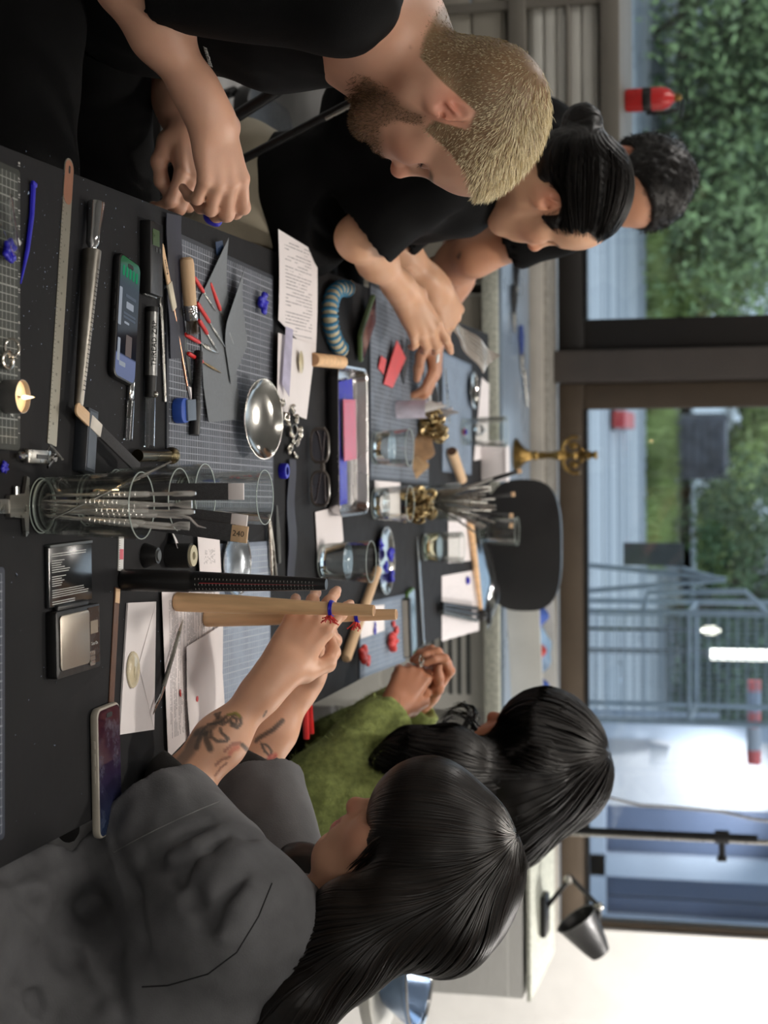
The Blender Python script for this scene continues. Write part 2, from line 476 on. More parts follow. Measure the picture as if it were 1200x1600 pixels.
def hand(b, wrist, fdir, back, right=True, curls=None, spread=None, thumb=None, s=1.0, forearm=None, fr=(.044, .028)):
    """fdir: wrist to knuckles, back: out of the back of the hand; curls: three bends per finger in degrees; thumb: three points in hand space"""
    x = Vector(fdir).normalized(); z = Vector(back); z = (z-x*z.dot(x)).normalized(); y = z.cross(x)
    if not right: y = -y                                           # local +y is always the thumb side
    m = Matrix.Identity(4)
    for i in range(3): m[i][0] = x[i]; m[i][1] = y[i]; m[i][2] = z[i]; m[i][3] = wrist[i]
    m = m @ Matrix.Scale(s, 4); b.M = m
    tips = {}
    b.ell((.045, 0, -.004), (.052*s, .034*s, .0165*s), None, .012*s)
    for i, (nm, (mx, my, l1, l2, l3, r)) in enumerate(FINGER.items()):
        b.cone((.004, my*.55, 0), (mx, my, .002), .0135*s, r*1.16*s, .010*s)
        cu = (curls or {}).get(nm, (25, 35, 20)); sp = math.radians((spread or {}).get(nm, (3, 1, -2, -5)[i]))
        p = Vector((mx, my, .001)); a = 0.0; pts = [p]; 
        for L, bend in zip((l1, l2, l3), cu):
            a += math.radians(bend); p = p+Vector((math.cos(a)*math.cos(sp), math.cos(a)*math.sin(sp), -math.sin(a)))*L; pts.append(p)
        rs = [r*1.12, r*1.03, r*.93, r*.80]
        for k in range(3): b.cone(pts[k], pts[k+1], rs[k]*s, rs[k+1]*s, .0045*s if k else .007*s)
        b.ball(pts[1], r*1.08*s, .004*s)
        tips[nm] = m @ pts[3]
    th = thumb or [(.022, .030, -.012), (.058, .052, -.022), (.088, .056, -.026), (.112, .054, -.030)]
    b.cone((.012, .014, -.006), th[0], .015*s, .0165*s, .012*s)
    for k in range(3): b.cone(th[k], th[k+1], (.0165, .0118, .0108)[k]*s, (.0122, .0108, .0085)[k]*s, .008*s)
    tips['thumb'] = m @ Vector(th[3])
    b.M = None
    if forearm is not None:
        w0 = m @ Vector((-.005, .006, -.001)); w1 = m @ Vector((-.005, -.007, -.001))
        w = Vector(wrist); el = Vector(forearm); mid = w.lerp(el, .62)
        b.cone(m @ Vector((.01, .009, -.002)), w.lerp(el, .18), .020*s, fr[1]*.80, .02); b.cone(m @ Vector((.01, -.009, -.002)), w.lerp(el, .18), .020*s, fr[1]*.80, .02)
        b.cone(w.lerp(el, .12), mid, fr[1]*.86, fr[0]*.98, .03); b.cone(mid, el, fr[0], fr[0]*.92, .03)
    return m, tips
def surf(b, name, res, mat, parent=None, it=1, paint=None):
    V, Q = b.mesh(res)
    if it: V = smooth_np(V, Q, it)
    cols = paint(V) if paint else None
    return mesh_obj(name, V, Q, mat, parent, cols)
# ---------------------------------------------------------------- the setting
m_floor = M_('grey concrete floor', srgb(170, 170, 170), .55, 0, .12, 6, .1)
m_white = M_('white wall paint', srgb(216, 214, 210), .8, 0, .03, 12, .05)
m_ceil = M_('ceiling paint', srgb(190, 190, 188), .85, 0, .03, 12)
m_conc = M_('sill concrete', srgb(150, 146, 138), .9, 0, .18, 60, .4)
m_frame = M_('brown grey window frame', srgb(84, 72, 59), .5, 0, .08, 10)
m_framed = M_('dark window frame', srgb(26, 22, 19), .5, 0, .08, 10)
m_post = M_('painted grey post', srgb(70, 64, 60), .6, 0, .08, 10)
m_rail = M_('pale sill rail', srgb(176, 170, 160), .6, 0, .05, 20)
m_black = M_('black plastic', srgb(17, 17, 18), .42, 0, .1, 60, .05)
m_bmetal = M_('black powder coated metal', srgb(18, 18, 19), .4, .3, .1, 60)
m_steel = M_('steel', srgb(180, 178, 172), .28, 1.0, .06, 60, .06)
m_chrome = M_('chrome', srgb(215, 215, 215), .1, 1.0, .03, 60)
m_silver = M_('silver', srgb(205, 200, 190), .2, 1.0, .1, 90, .1)
m_brass = M_('old brass', srgb(150, 122, 72), .35, 1.0, .25, 80, .2)
m_antique = M_('antique gilt metal', srgb(170, 150, 110), .3, 1.0, .25, 80, .2)
m_paper = M_('white paper', srgb(226, 220, 220), .85, 0, .02, 20)
m_grey = M_('pale grey cabinet paint', srgb(196, 195, 188), .55, 0, .04, 10)
m_dgrey = M_('dark grey metal', srgb(74, 78, 78), .5, .2, .08, 20)

def thin_glass():
    m = bpy.data.materials.new('window glass'); t = NT(m)
    a = t.n('ShaderNodeBsdfTransparent'); g = t.n('ShaderNodeBsdfGlossy'); g.inputs['Roughness'].default_value = .0
    a.inputs[0].default_value = (.93, .96, .97, 1)
    f = t.n('ShaderNodeFresnel'); f.inputs[0].default_value = 1.5
    mx = t.n('ShaderNodeMixShader'); t.l(f.outputs[0], mx.inputs[0]); t.l(a.outputs[0], mx.inputs[1]); t.l(g.outputs[0], mx.inputs[2]); t.l(mx.outputs[0], t.out.inputs[0]); return m
m_pane = thin_glass()

X0, X1, Y0, Y1, ZC = -3.0, 2.7, -1.6, 5.8, 2.75
struct(MB().box(((X0+X1)/2, (Y0+Y1)/2, -.05), (X1-X0+.4, Y1-Y0+.4, .1)).build('floor', m_floor, smooth=False))
struct(MB().box(((X0+X1)/2, (Y0+Y1)/2, ZC+.05), (X1-X0+.4, Y1-Y0+.4, .1)).build('ceiling', m_ceil, smooth=False))
struct(MB().box((X0-.05, (Y0+Y1)/2, ZC/2), (.1, Y1-Y0+.2, ZC)).build('wall_left', m_white, smooth=False))
struct(MB().box((X1+.05, (Y0+Y1)/2, ZC/2), (.1, Y1-Y0+.2, ZC)).build('wall_right', m_white, smooth=False))
struct(MB().box(((X0+X1)/2, Y0-.05, ZC/2), (X1-X0, .1, ZC)).build('wall_rear', m_white, smooth=False))
wb = MB().box(((X0+1.665)/2, Y1+.06, .40), (1.665-X0, .12, .80)).box(((1.665+X1)/2, Y1+.05, ZC/2), (X1-1.665, .14, ZC)).box(((X0+1.665)/2, Y1+.05, 2.62), (1.665-X0, .14, .26))
struct(wb.build('wall_back', m_white, smooth=False))
# concrete sill with a pale rail in front of the glass
sl = MB().box(((X0+1.66)/2, 5.685, .775), (1.66-X0, .19, .07), bev=.006)
struct(sl.build('trim_1', m_conc))
struct(MB().box(((X0+1.66)/2, 5.585, .755), (1.66-X0, .035, .075), bev=.006).build('trim_2', m_rail))
def window(nm, xa, xb, zs, ze, bottom, top, l, r, mfr):
    root = bpy.data.objects.new(nm, None); C.objects.link(root); root.location = ((xa+xb)/2, 5.84, zs); struct(root)
    W = xb-xa; Hh = ze-zs
    for n_, c, d in (('bottom_rail', (0, 0, bottom/2), (W, .07, bottom)), ('top_rail', (0, 0, Hh-top/2), (W, .07, top)),
                     ('jamb', (-W/2+l/2, 0, (bottom+Hh-top)/2), (l, .07, Hh-bottom-top)), ('jamb', (W/2-r/2, 0, (bottom+Hh-top)/2), (r, .07, Hh-bottom-top))):
        MB().box(c, d, bev=.006).build(n_, mfr, root)
    MB().box(((l-r)/2, 0, (bottom+Hh-top)/2), (W-l-r+.02, .008, Hh-bottom-top+.02)).build('pane', m_pane, root, smooth=False)
    MB().box(((l-r)/2, -.03, bottom+.006), (W-l-r, .02, .012)).build('gasket', m_black, root, smooth=False)
window('window_1', -2.98, -.355, .81, 2.49, .092, .08, .08, .112, m_framed)
window('window_2', -.245, 1.665, .81, 2.49, .092, .08, .09, .022, m_frame)
struct(MB().box((-.30, 5.80, 1.65), (.108, .20, 1.69), bev=.008).build('trim_3', m_post))

# track spots hanging under the ceiling: track, can, lens, and the lamp itself
m_lens = emit('lamp lens', (1, .95, .88, 1), 6.0)
for i, (x, y, z, wat, rad, col) in enumerate(LAMPS):
    t = thing('track_spot', 'black track spot on the ceiling ' + ('over the ring sticks', 'over the far table end', 'nearest the camera', 'above the blond man', 'washing the white wall', 'above the storage rack', 'behind the camera, added as fill', 'along the side of the rack, added as fill', 'along the side of the grey cabinet, added as fill')[i], 'lamp', (x, y, z), group='ceiling spots')
    MB().box((0, 0, ZC-z-.02), (.30, .035, .04)).cyl((0, 0, .09), (0, 0, ZC-z-.04), .008).build('stem', m_black, t)
    if rad < 0:                            # a linear fitting
        hl = -rad/2; MB().box((0, 0, .04), (.11, hl*2+.04, .07), bev=.008).build('housing', m_black, t); MB().box((0, 0, .003), (.08, hl*2, .006)).build('diffuser', m_lens, t, smooth=False)
        ld = bpy.data.lights.new('tube_light', 'AREA'); ld.shape = 'RECTANGLE'; ld.size = .08; ld.size_y = hl*2; ld.energy = wat; ld.color = col
        lo = bpy.data.objects.new('tube_light', ld); C.objects.link(lo); lo.parent = t; lo.location = (0, 0, -.006); continue
    MB().lathe([(.0, .11), (.055, .11), (rad+.02, .02), (rad+.02, -.05), (rad+.014, -.05), (rad+.014, .015), (0, .02)], 20).build('can', m_black, t)
    MB().lathe([(0, -.004), (rad+.012, -.004), (rad+.012, .0), (0, 0)], 20).build('lens', m_lens, t)
    ld = bpy.data.lights.new('spot_light', 'AREA'); ld.shape = 'DISK'; ld.size = rad*2; ld.energy = wat; ld.color = col
    lo = bpy.data.objects.new('spot_light', ld); C.objects.link(lo); lo.parent = t; lo.location = (0, 0, -.012)

# ---------------------------------------------------------------- outside
def G(y): return .05*(y-6.0)            # the ground rises gently away from the house
def GP(X, Y):                            # point of the photograph on that rising ground
    r = ray(X, Y); k = (CAMH+.3)/(.05*r[1]-r[2]); return Vector(EYE+r*k)
m_board = M_('weathered pale paving board', srgb(168, 172, 176), .75, 0, .30, 3, .2, stretch=(.12, 2.2, 1))
m_board2 = M_('greyer weathered board', srgb(140, 146, 152), .75, 0, .32, 3, .2, stretch=(.12, 2.2, 1))
m_earth = M_('damp earth', srgb(92, 88, 78), .9, 0, .3, 6, .5)
m_asph = M_('pale wet forecourt', srgb(176, 184, 190), .5, 0, .10, 1.2)
gr = MB().add([(-30, 6.0, -.12), (30, 6.0, -.12), (30, 60, 2.58), (-30, 60, 2.58)], [(0, 1, 2, 3)]).build('ground', m_earth, smooth=False); struct(gr)
deck = thing('boardwalk', 'weathered grey board terrace outside the glass', 'terrace', (0, 6.0, 0)); del deck['category']; del deck['label']; struct(deck)
ang = math.atan(.05); R1 = random.Random(3); nb = 0
meshes = {}
y = 6.15
while y < 16.0:
    w = R1.uniform(.15, .20)
    xs = [-8.5]; 
    while xs[-1] < 9: xs.append(xs[-1]+R1.uniform(4.2, 6.4))
    for a, b_ in zip(xs[:-1], xs[1:]):
        if nb >= 296: break
        key = R1.randint(0, 5)
        if key not in meshes:
            meshes[key] = MB().box((0, 0, 0), (1, 1, .04)).build('board', m_board if key % 3 else m_board2, deck, smooth=False)
            o = meshes[key]
        else:
            o = meshes[key].copy(); C.objects.link(o)
        o.location = ((a+b_)/2, y+w/2-6.0, G(y+w/2)+R1.uniform(-.004, .004)); o.scale = (b_-a-.02, w-.026, 1); o.rotation_euler = (ang, 0, 0); nb += 1
    y += w
fc = MB().sheet(lambda u, v: (-14+30*u, 17.6+26*v, G(17.6+26*v)-.01), 2, 2, .03).build('forecourt', m_asph, smooth=False); fc['kind'] = 'structure'

def leaf_clump(seed, rx, ry, rz, n, ls, mats, name, parent, stem_h=.0, flat=.55):
    """a real crown: n small folded leaves over lumpy volume"""
    rs = np.random.RandomState(seed)
    cen = rs.normal(size=(max(6, n//220), 3))*np.array([.42, .42, .38]); cen[:, 2] = np.abs(cen[:, 2])*.8+.25
    k = rs.randint(0, len(cen), n); d = rs.normal(size=(n, 3)); d /= np.linalg.norm(d, axis=1)[:, None]
    p = (cen[k]+d*(.30*rs.rand(n)[:, None]**.4))*np.array([rx, ry, rz]); p[:, 2] = np.maximum(p[:, 2], .02)
    a = rs.normal(size=(n, 3)); a /= np.linalg.norm(a, axis=1)[:, None]; t = np.cross(a, rs.normal(size=(n, 3))); t /= np.linalg.norm(t, axis=1)[:, None]
    s = ls*(.6+.8*rs.rand(n))[:, None]
    V = np.stack([p-a*s, p+t*s*.42, p+a*s, p-t*s*.42+np.array([0, 0, .2])*s], 1).reshape(-1, 3); Q = np.arange(4*n).reshape(n, 4)
    return mesh_obj(name, V, Q, mats, parent)
def leafmat(name, c):
    m = bpy.data.materials.new(name); t = NT(m); v = t.coord(); n1 = t.noise(v, 3, 2); n2 = t.noise(v, 40, 1)
    c1 = t.mix(t.ramp(n1, .35, .65), tuple(x*.55 for x in c[:3])+(1,), tuple(min(1, x*1.3) for x in c[:3])+(1,)); t.pbsdf(c1, .6, 0, None); return m
m_leaf1 = leafmat('mid green leaves', srgb(126, 148, 96)); m_leaf2 = leafmat('yellow green leaves', srgb(142, 158, 92)); m_leaf3 = leafmat('dark green leaves', srgb(84, 108, 72))
m_bark = M_('bark', srgb(80, 70, 60), .9, 0, .3, 20, .5)
def bush(nm, label, X, Y, w, h, n, ls, mat, seed, dy=.0):
    p = GP(X, Y); y = p.y+dy; t = thing(nm, label, 'bush', (p.x, y, G(y)-.03))
    leaf_clump(seed, w, w*.7, h, n, ls, mat, 'foliage', t)
    st = MB()
    rr = random.Random(seed)
    for k in range(5): a = rr.uniform(0, 6.28); st.tube([(0, 0, 0), (.2*w*math.cos(a), .2*w*math.sin(a), h*.3), (.42*w*math.cos(a), .42*w*math.sin(a), h*.55)], [.03, .02, .008], 6)
    st.build('stem', m_bark, t)
bush('shrub', 'big dense green shrub beyond the boards at the rack end of the window', 1018, 60, 2.6, 2.6, 26000, .042, m_leaf1, 11)
bush('shrub', 'dark green shrub standing behind the red extinguisher', 1020, 215, 1.5, 2.3, 15000, .038, m_leaf3, 12)
bush('shrub', 'pale yellow green shrub between dark shrub and brown post', 1040, 330, 1.1, 1.2, 9000, .034, m_leaf2, 13)
bush('shrub', 'low olive shrub beside the window post', 1038, 440, .9, .8, 7000, .03, m_leaf2, 14)
bush('shrub', 'tall far green shrub topping the bushes', 1090, 120, 2.6, 3.0, 16000, .050, m_leaf1, 15)
bush('shrub', 'round bright green shrub in front of the mesh trolley', 1092, 850, .95, .75, 5000, .05, m_leaf2, 16)
bush('shrub', 'green shrub behind the dark notice box', 1138, 700, 1.0, .7, 4000, .06, m_leaf2, 17)
bush('shrub', 'dark shrub behind the wire mesh trolley', 1040, 960, 1.3, 1.9, 11000, .038, m_leaf3, 18)
bush('shrub', 'green shrub near the striped barrier pole', 1048, 1095, 1.0, 1.5, 5000, .05, m_leaf3, 19)
# grass strips, nobody could count the blades
def grass(X, Ya, Yb, depth, n, seed, hh=.16, mat=None):
    a = GP(X, Ya); b_ = GP(X, Yb); rs = np.random.RandomState(seed)
    x = a.x+(b_.x-a.x)*rs.rand(n); y = a.y+depth*(rs.rand(n)-.2); z = G(y)-.02
    h = hh*(.4+.9*rs.rand(n)); an = rs.rand(n)*6.28; w = .016; ln = rs.normal(size=(n, 2))*.06
    b1 = np.stack([x+w*np.cos(an), y+w*np.sin(an), z], 1); b2 = np.stack([x-w*np.cos(an), y-w*np.sin(an), z], 1); tp = np.stack([x+ln[:, 0], y+ln[:, 1], z+h], 1)
    o = mesh_obj('grass', np.stack([b1, b2, tp], 1).reshape(-1, 3), np.arange(3*n).reshape(n, 3), mat or m_leaf2); stuff(o)
    o['label'] = 'strip of tufted green grass across the paving outside'; return o
grass(1012, 630, 880, 1.5, 5000, 5); grass(1012, 230, 500, 1.6, 3500, 6); grass(1092, 780, 900, 2.5, 2500, 7)['label'] = 'farther grass strip beyond the forecourt'
m_notice = M_('dark weathered crate panel', srgb(84, 86, 96), .7, 0, .35, 6)
# dark slatted crate on the forecourt
p = GP(1046, 695); cr_ = thing('planter_crate', 'dark grey slatted planter crate standing on the far paving', 'crate', (p.x, p.y, G(p.y)), .1); cr_.scale = (.66, .66, .58)
sc_ = p.y/5.9
for k in range(7): MB().box((0, -.40*1.3, .10+k*.125), (.82, .03, .105)).build('slat', m_notice, cr_, smooth=False)
MB().box((0, 0, .46), (.80, 1.0, .86)).build('liner', m_notice, cr_, smooth=False)
for sgn in (-1, 1): MB().box((sgn*.40, -.53, .48), (.06, .03, .96)).build('corner_post', m_notice, cr_, smooth=False)
# red bench bar lying on the boards
p = GP(960, 646); rb_ = thing('red_kerb', 'short red painted bar lying on the boards', 'bar', (p.x+.05, p.y, G(p.y)+.02))
MB().box((0, 0, .05), (.12, .75, .09), bev=.01).build('bar', M_('red paint', srgb(178, 62, 62), .5), rb_)
MB().box((0, -.3, .0), (.16, .06, .04)).box((0, .3, .0), (.16, .06, .04)).build('foot', m_dgrey, rb_)

# wire mesh trolley close outside the glass
m_wire = M_('grey zinc wire', srgb(140, 150, 158), .5, .6, .1, 20)
tro = thing('mesh_trolley', 'tall grey wire mesh trolley standing outside the right window', 'trolley', (0, 0, 0))
yt = 7.6; xa = D(930, 955, yt).x; xb = D(930, 1125, yt).x; z0 = G(yt); zb = z0+.06
fr_ = MB()
for (x, yy) in ((xa, yt), (xb, yt), (xa, yt+.55), (xb, yt+.55)): fr_.cyl((x, yy, zb), (x, yy, 1.72), .014, n=8)
for zz in (zb+.05, .62, 1.15, 1.70):
    for (p0, p1) in (((xa, yt), (xb, yt)), ((xa, yt+.55), (xb, yt+.55)), ((xa, yt), (xa, yt+.55)), ((xb, yt), (xb, yt+.55))): fr_.cyl((p0[0], p0[1], zz), (p1[0], p1[1], zz), .010, n=6)
fr_.build('frame', m_wire, tro)
me_ = MB()
for k in range(1, 22): x = xa+(xb-xa)*k/22; me_.cyl((x, yt, zb+.05), (x, yt, 1.70), .0028, n=4)
for k in range(1, 36): z = zb+.05+(1.65-zb)*k/36; me_.cyl((xa, yt, z), (xb, yt, z), .0028, n=4)
stuff(me_.build('wire_mesh', m_wire, tro))
for x in (xa, xb):
    for yy in (yt, yt+.55): MB().lathe([(0, -.02), (.05, -.02), (.05, .02), (0, .02)], 14, TR(x, yy, z0+.05, 0, PI/2)).build('wheel', m_black, tro)
MB().tube([(xa, yt, .95), (xa-.09, yt-.02, .97), (xa-.10, yt-.02, 1.4), (xa, yt, 1.5)], .013, 8).build('handle', m_wire, tro)
# camera tripod-like folding bracket leaning beside it
fl_ = thing('folding_sign', 'small grey folding stand beside the mesh trolley', 'stand', (0, 0, 0))
pa = D(925, 945, 7.45); MB().cyl((pa.x, 7.45, G(7.45)), (pa.x-.12, 7.45, 1.32), .012).cyl((pa.x-.24, 7.45, G(7.45)), (pa.x-.12, 7.45, 1.32), .012).build('leg', m_wire, fl_)
pb = D(985, 855, 7.45); MB().box((pb.x+.03, 7.45, pb.z+.10), (.10, .02, .26)).build('plate', m_dgrey, fl_)
MB().cyl((pb.x+.03, 7.45, pb.z), (pa.x-.12, 7.45, 1.30), .010).build('arm', m_wire, fl_)
# neighbouring wing: white wall, its fluorescent lamp, blue grey front with pale pillars
m_wing = M_('white rendered wing', srgb(150, 153, 160), .8, 0, .04, 4)
m_blue = M_('blue grey shutter front', srgb(66, 78, 102), .6, 0, .08, 3)
m_pil = M_('pale pillar', srgb(150, 160, 175), .7, 0, .05, 4)
wing = thing('neighbour_wing', 'white wing of the house outside with blue grey shutters', 'building', (0, 9.2, 0)); yw = 9.2
def wx(Y): return D(1050, Y, yw).x
MB().box(((wx(1150)+wx(1262))/2, .05, 1.6), (wx(1262)-wx(1150), .1, 3.6)).build('wall', m_wing, wing, smooth=False)
MB().box(((wx(1128)+wx(1152))/2, -.02, 1.6), (wx(1152)-wx(1128), .16, 3.6)).build('corner_pillar', m_pil, wing, smooth=False)
xsh = wx(1262); n_ = 0
while xsh < wx(1640) and n_ < 14:
    MB().box((xsh+.085, .06, 1.6), (.16, .05, 3.6)).build('shutter_panel', m_blue, wing, smooth=False); xsh += .172; n_ += 1
for Ya, Yb in ((1336, 1370), (1432, 1452)): MB().box(((wx(Ya)+wx(Yb))/2, -.02, 1.6), (wx(Yb)-wx(Ya), .08, 3.6)).build('pillar', m_pil, wing, smooth=False)
MB().box((wx(1400), -.03, .55), (wx(1640)-wx(1262), .06, .10)).build('plinth', m_pil, wing, smooth=False)
ql = D(1015, 1196, 9.0)
wl = thing('wall_lamp', 'white downlight washing the wing wall outside', 'lamp', (ql.x-.05, 9.05, ql.z))
MB().lathe([(0, .10), (.05, .10), (.06, 0), (.05, 0), (.04, .06), (0, .06)], 14).build('shade', m_wing, wl)
MB().box((0, .09, .08), (.03, .16, .03)).build('bracket', m_wing, wl); MB().ball((0, 0, .03), .035).build('bulb', emit('warm bulb', (1, .96, .9, 1), 30), wl)
ld = bpy.data.lights.new('wing_light', 'SPOT'); ld.energy = 70; ld.spot_size = 1.7; ld.spot_blend = .8; ld.shadow_soft_size = .05; ld.color = (1, .97, .95)
lo = bpy.data.objects.new('wing_light', ld); C.objects.link(lo); lo.parent = wl; lo.location = (.12, -.35, .55); lo.rotation_euler = (math.radians(62), 0, math.radians(-10))
# tube lamp and little lamp seen through the glass
pt = D(1140, 1022, 8.6); tl = thing('tube_lamp', 'upright fluorescent tube lamp glowing outside', 'lamp', (pt.x, 8.6, 0))
MB().cyl((0, 0, 1.20), (0, 0, 1.62), .030).build('tube', emit('tube glow', (1, .98, .92, 1), 5), tl)
MB().cyl((0, .05, G(8.6)), (0, .05, 1.7), .012).box((0, .03, 1.19), (.05, .06, .04)).box((0, .03, 1.64), (.05, .06, .04)).build('post', m_dgrey, tl)
pt = D(1110, 985, 8.4); sl_ = thing('lantern', 'tiny glowing lantern on a thin pole outside', 'lamp', (pt.x, 8.4, 0))
MB().cyl((0, 0, G(8.4)), (0, 0, pt.z-.04), .008).build('pole', m_dgrey, sl_); MB().ball((0, 0, pt.z), (.022, .022, .05)).build('bulb', emit('small glow', (1, .95, .8, 1), 4), sl_)
pt = D(1000, 1180, 8.7); pl_ = thing('barrier_pole', 'red and white striped barrier pole outside the right pane', 'pole', (D(1178, 1120, 8.7).x, 8.7, 0))
MB().cyl((0, 0, G(8.7)), (0, 0, 1.24), .02).build('shaft', m_pil, pl_)
zq = 1.24
# the pole lies across the view: its bands run along the street
pz = D(1178, 1120, 8.7).z
for k, (Ya, Yb, c) in enumerate(((1062, 1078, 'r'), (1078, 1110, 'b'), (1110, 1135, 'r'), (1135, 1170, 'w'), (1170, 1192, 'r'))):
    xa_, xb_ = D(1178, Ya, 8.7).x-pl_.location.x, D(1178, Yb, 8.7).x-pl_.location.x
    MB().cyl((xa_, -.03, pz), (xb_, -.03, pz), .036, n=14).build('band', {'r': M_('band red', srgb(196, 90, 88), .5), 'w': m_wing, 'b': M_('band blue', srgb(130, 140, 160), .5)}[c], pl_)
# ---------------------------------------------------------------- large furniture
m_top = M_('black table covering', srgb(31, 31, 33), .8, 0, .12, 25, .12, Specular_IOR_Level=.25)
m_beige = M_('warm grey drawer fronts', srgb(150, 145, 134), .6, 0, .05, 8)
m_ctop = M_('counter top with painted sky tint', srgb(132, 148, 166), .3, 0, .10, 5)  # blue of the reflected window sky is mixed into the base colour
m_cedge = M_('speckled pale counter edge', srgb(178, 180, 168), .7, 0, .2, 90)
TX0, TX1, TY0, TY1 = -.351, .458, 1.15, 4.78
tb = thing('worktable', 'long black covered worktable running towards the window', 'table', ((TX0+TX1)/2, (TY0+TY1)/2, 0))
MB().rslab((0, 0, .735), (TX1-TX0, TY1-TY0, .03), .008, .003).build('table_top', m_top, tb)
MB().box((0, 0, .69), (TX1-TX0-.12, TY1-TY0-.12, .06)).build('apron_frame', m_bmetal, tb, smooth=False)
for a in (-1, 1):
    for b_ in (-1, 0, 1): MB().box((a*.34, b_*1.70, .345), (.05, .05, .69), bev=.004).build('leg', m_bmetal, tb)
ct = thing('back_counter', 'long sky tinted counter under the window', 'counter', (.225, 5.28, 0))
MB().box((0, 0, .745), (2.13, .54, .010)).build('counter_top', m_ctop, ct, smooth=False)
MB().box((0, -.01, .715), (2.13, .56, .048), bev=.004).build('slab', m_cedge, ct)
for k, xa in enumerate((-.89, -.58, -.27)):
    u = MB().box((xa, .02, .345), (.285, .48, .69), bev=.004).build('cabinet_unit', m_grey, ct)
    for j in range(3):
        d_ = MB().box((xa, -.228, .58-j*.215), (.265, .016, .20), bev=.003).build('drawer_front', m_beige, u)
for xa in (-1.045, -.10, 1.04): MB().box((xa, .03, .345), (.04, .48, .69)).build('side_panel', m_dgrey, ct, smooth=False)
# white vented drawer box under the right end of the counter
p = D(710, 1035, 5.05)
vb = thing('vented_box', 'white plastic storage box with slotted front under the counter', 'box', (p.x, 5.22, 0))
MB().box((0, 0, .36), (.30, .32, .66), bev=.008).build('body', m_grey, vb)
for k in range(7): MB().box((0, -.163, .63-k*.028), (.20, .006, .010)).build('slot', m_dgrey, vb, smooth=False)
MB().box((.10, -.166, .50), (.05, .012, .03), bev=.003).build('latch', m_dgrey, vb)
MB().box((0, -.163, .22), (.26, .008, .26), bev=.004).build('lower_panel', m_grey, vb)

# storage rack at the back left
m_rk = M_('taupe painted shelf', srgb(98, 94, 86), .6, 0, .06, 8)
rk = thing('storage_rack', 'grey metal storage rack at the back behind the seated men', 'rack', (-1.12, 4.95, 0))
for xx in (-.68, -.17, .25):
    for yy in (-.17, .17): MB().box((xx, yy, .56), (.026, .026, 1.10)).build('post', m_rk, rk, smooth=False)
for zz, th in ((.30, .03), (.575, .05), (.84, .05), (1.105, .055)): MB().box((-.2, 0, zz), (1.0, .38, th), bev=.004).build('shelf', m_rk, rk)
for zz in (.985,): MB().cyl((-.68, -.175, zz), (.25, -.175, zz), .008, n=8).build('guard_rail', m_rk, rk)
for nm, lab, X, Y, w, h, mt, sl in (('drawer_box', 'white slatted drawer box on the second rack shelf', 930, 85, .36, .20, m_grey, 5), ('drawer_unit', 'grey drawer unit with black knobs on the lower rack shelf', 768, 70, .42, .20, m_beige, 2)):
    q = D(X, Y, 4.80); zb = .866 if nm == 'drawer_box' else .601
    t = thing(nm, lab, 'drawers', (q.x, 4.95, zb))
    MB().box((0, 0, h/2+.002), (w, .30, h), bev=.006).build('body', mt, t)
    for k in range(sl):
        fh = (h-.02)/sl; f_ = MB().box((0, -.155, .012+fh*(k+.5)), (w-.03, .012, fh-.008), bev=.003).build('drawer', mt, t)
        if sl == 2: MB().lathe([(0, 0), (.010, 0), (.012, .012), (0, .016)], 10, TR(0, -.161, .012+fh*(k+.5), 0, PI/2)).build('knob', m_black, f_)
m_cr = M_('pale blue crate plastic', srgb(150, 164, 182), .4, 0, .08, 10)
for lab, X, Y, zb, w in (('pale blue open crate beside the drawer box on the rack', 900, 25, .866, .16), ('pale blue crate on the lower rack shelf next to the knobbed drawers', 722, 30, .601, .14)):
    q = D(X, Y, 4.8); t = thing('crate', lab, 'crate', (q.x-.12, 4.93, zb))
    MB().box((0, 0, .006), (w, .26, .01)).box((0, -.125, .05), (w, .01, .09)).box((0, .125, .05), (w, .01, .09)).box((-w/2, 0, .05), (.01, .26, .09)).box((w/2, 0, .05), (.01, .26, .09)).build('shell', m_cr, t, smooth=False)
    MB().box((0, 0, .095), (w+.02, .28, .012), bev=.004).build('rim', m_cr, t)
    MB().box((0, -.01, .11), (w*.6, .2, .03), bev=.01).build('cloth', m_black, t)
q = D(880, 70, 4.8); t = thing('camera_bag', 'black soft bag between the rack shelves', 'bag', (q.x+.02, 4.98, .866)); bag = MB().box((0, .02, .045), (.20, .2, .085), bev=.03).build('body', m_black, t); MB().tube([(-.06, -.08, .08), (-.04, -.09, .115), (.04, -.09, .115), (.06, -.08, .08)], .007).build('strap', m_black, t)
# fire extinguisher standing on the rack
q = D(985, 157, 4.93); t = thing('fire_extinguisher', 'small red fire extinguisher standing on top of the rack', 'extinguisher', (q.x, 4.93, 1.133))
m_red = M_('red enamel', srgb(176, 34, 34), .3, 0, .06, 20)
MB().lathe([(0, 0), (.030, 0), (.034, .006), (.034, .105), (.028, .125), (.014, .138), (.012, .142), (0, .142)], 20).build('cylinder', m_red, t)
MB().lathe([(.0345, .050), (.0352, .052), (.0352, .074), (.0345, .076)], 20, cap=False).build('label_band', m_black, t)
MB().lathe([(0, .142), (.012, .142), (.012, .158), (.008, .162), (0, .162)], 12).build('valve', m_brass, t)
MB().box((.012, 0, .166), (.05, .012, .006), TR(ry=.1)).box((.014, 0, .178), (.05, .012, .005), TR(ry=-.12)).build('lever', m_black, t)
MB().tube([(.010, 0, .152), (.035, 0, .15), (.042, 0, .11), (.040, 0, .06)], .005, 8).build('hose', m_black, t)

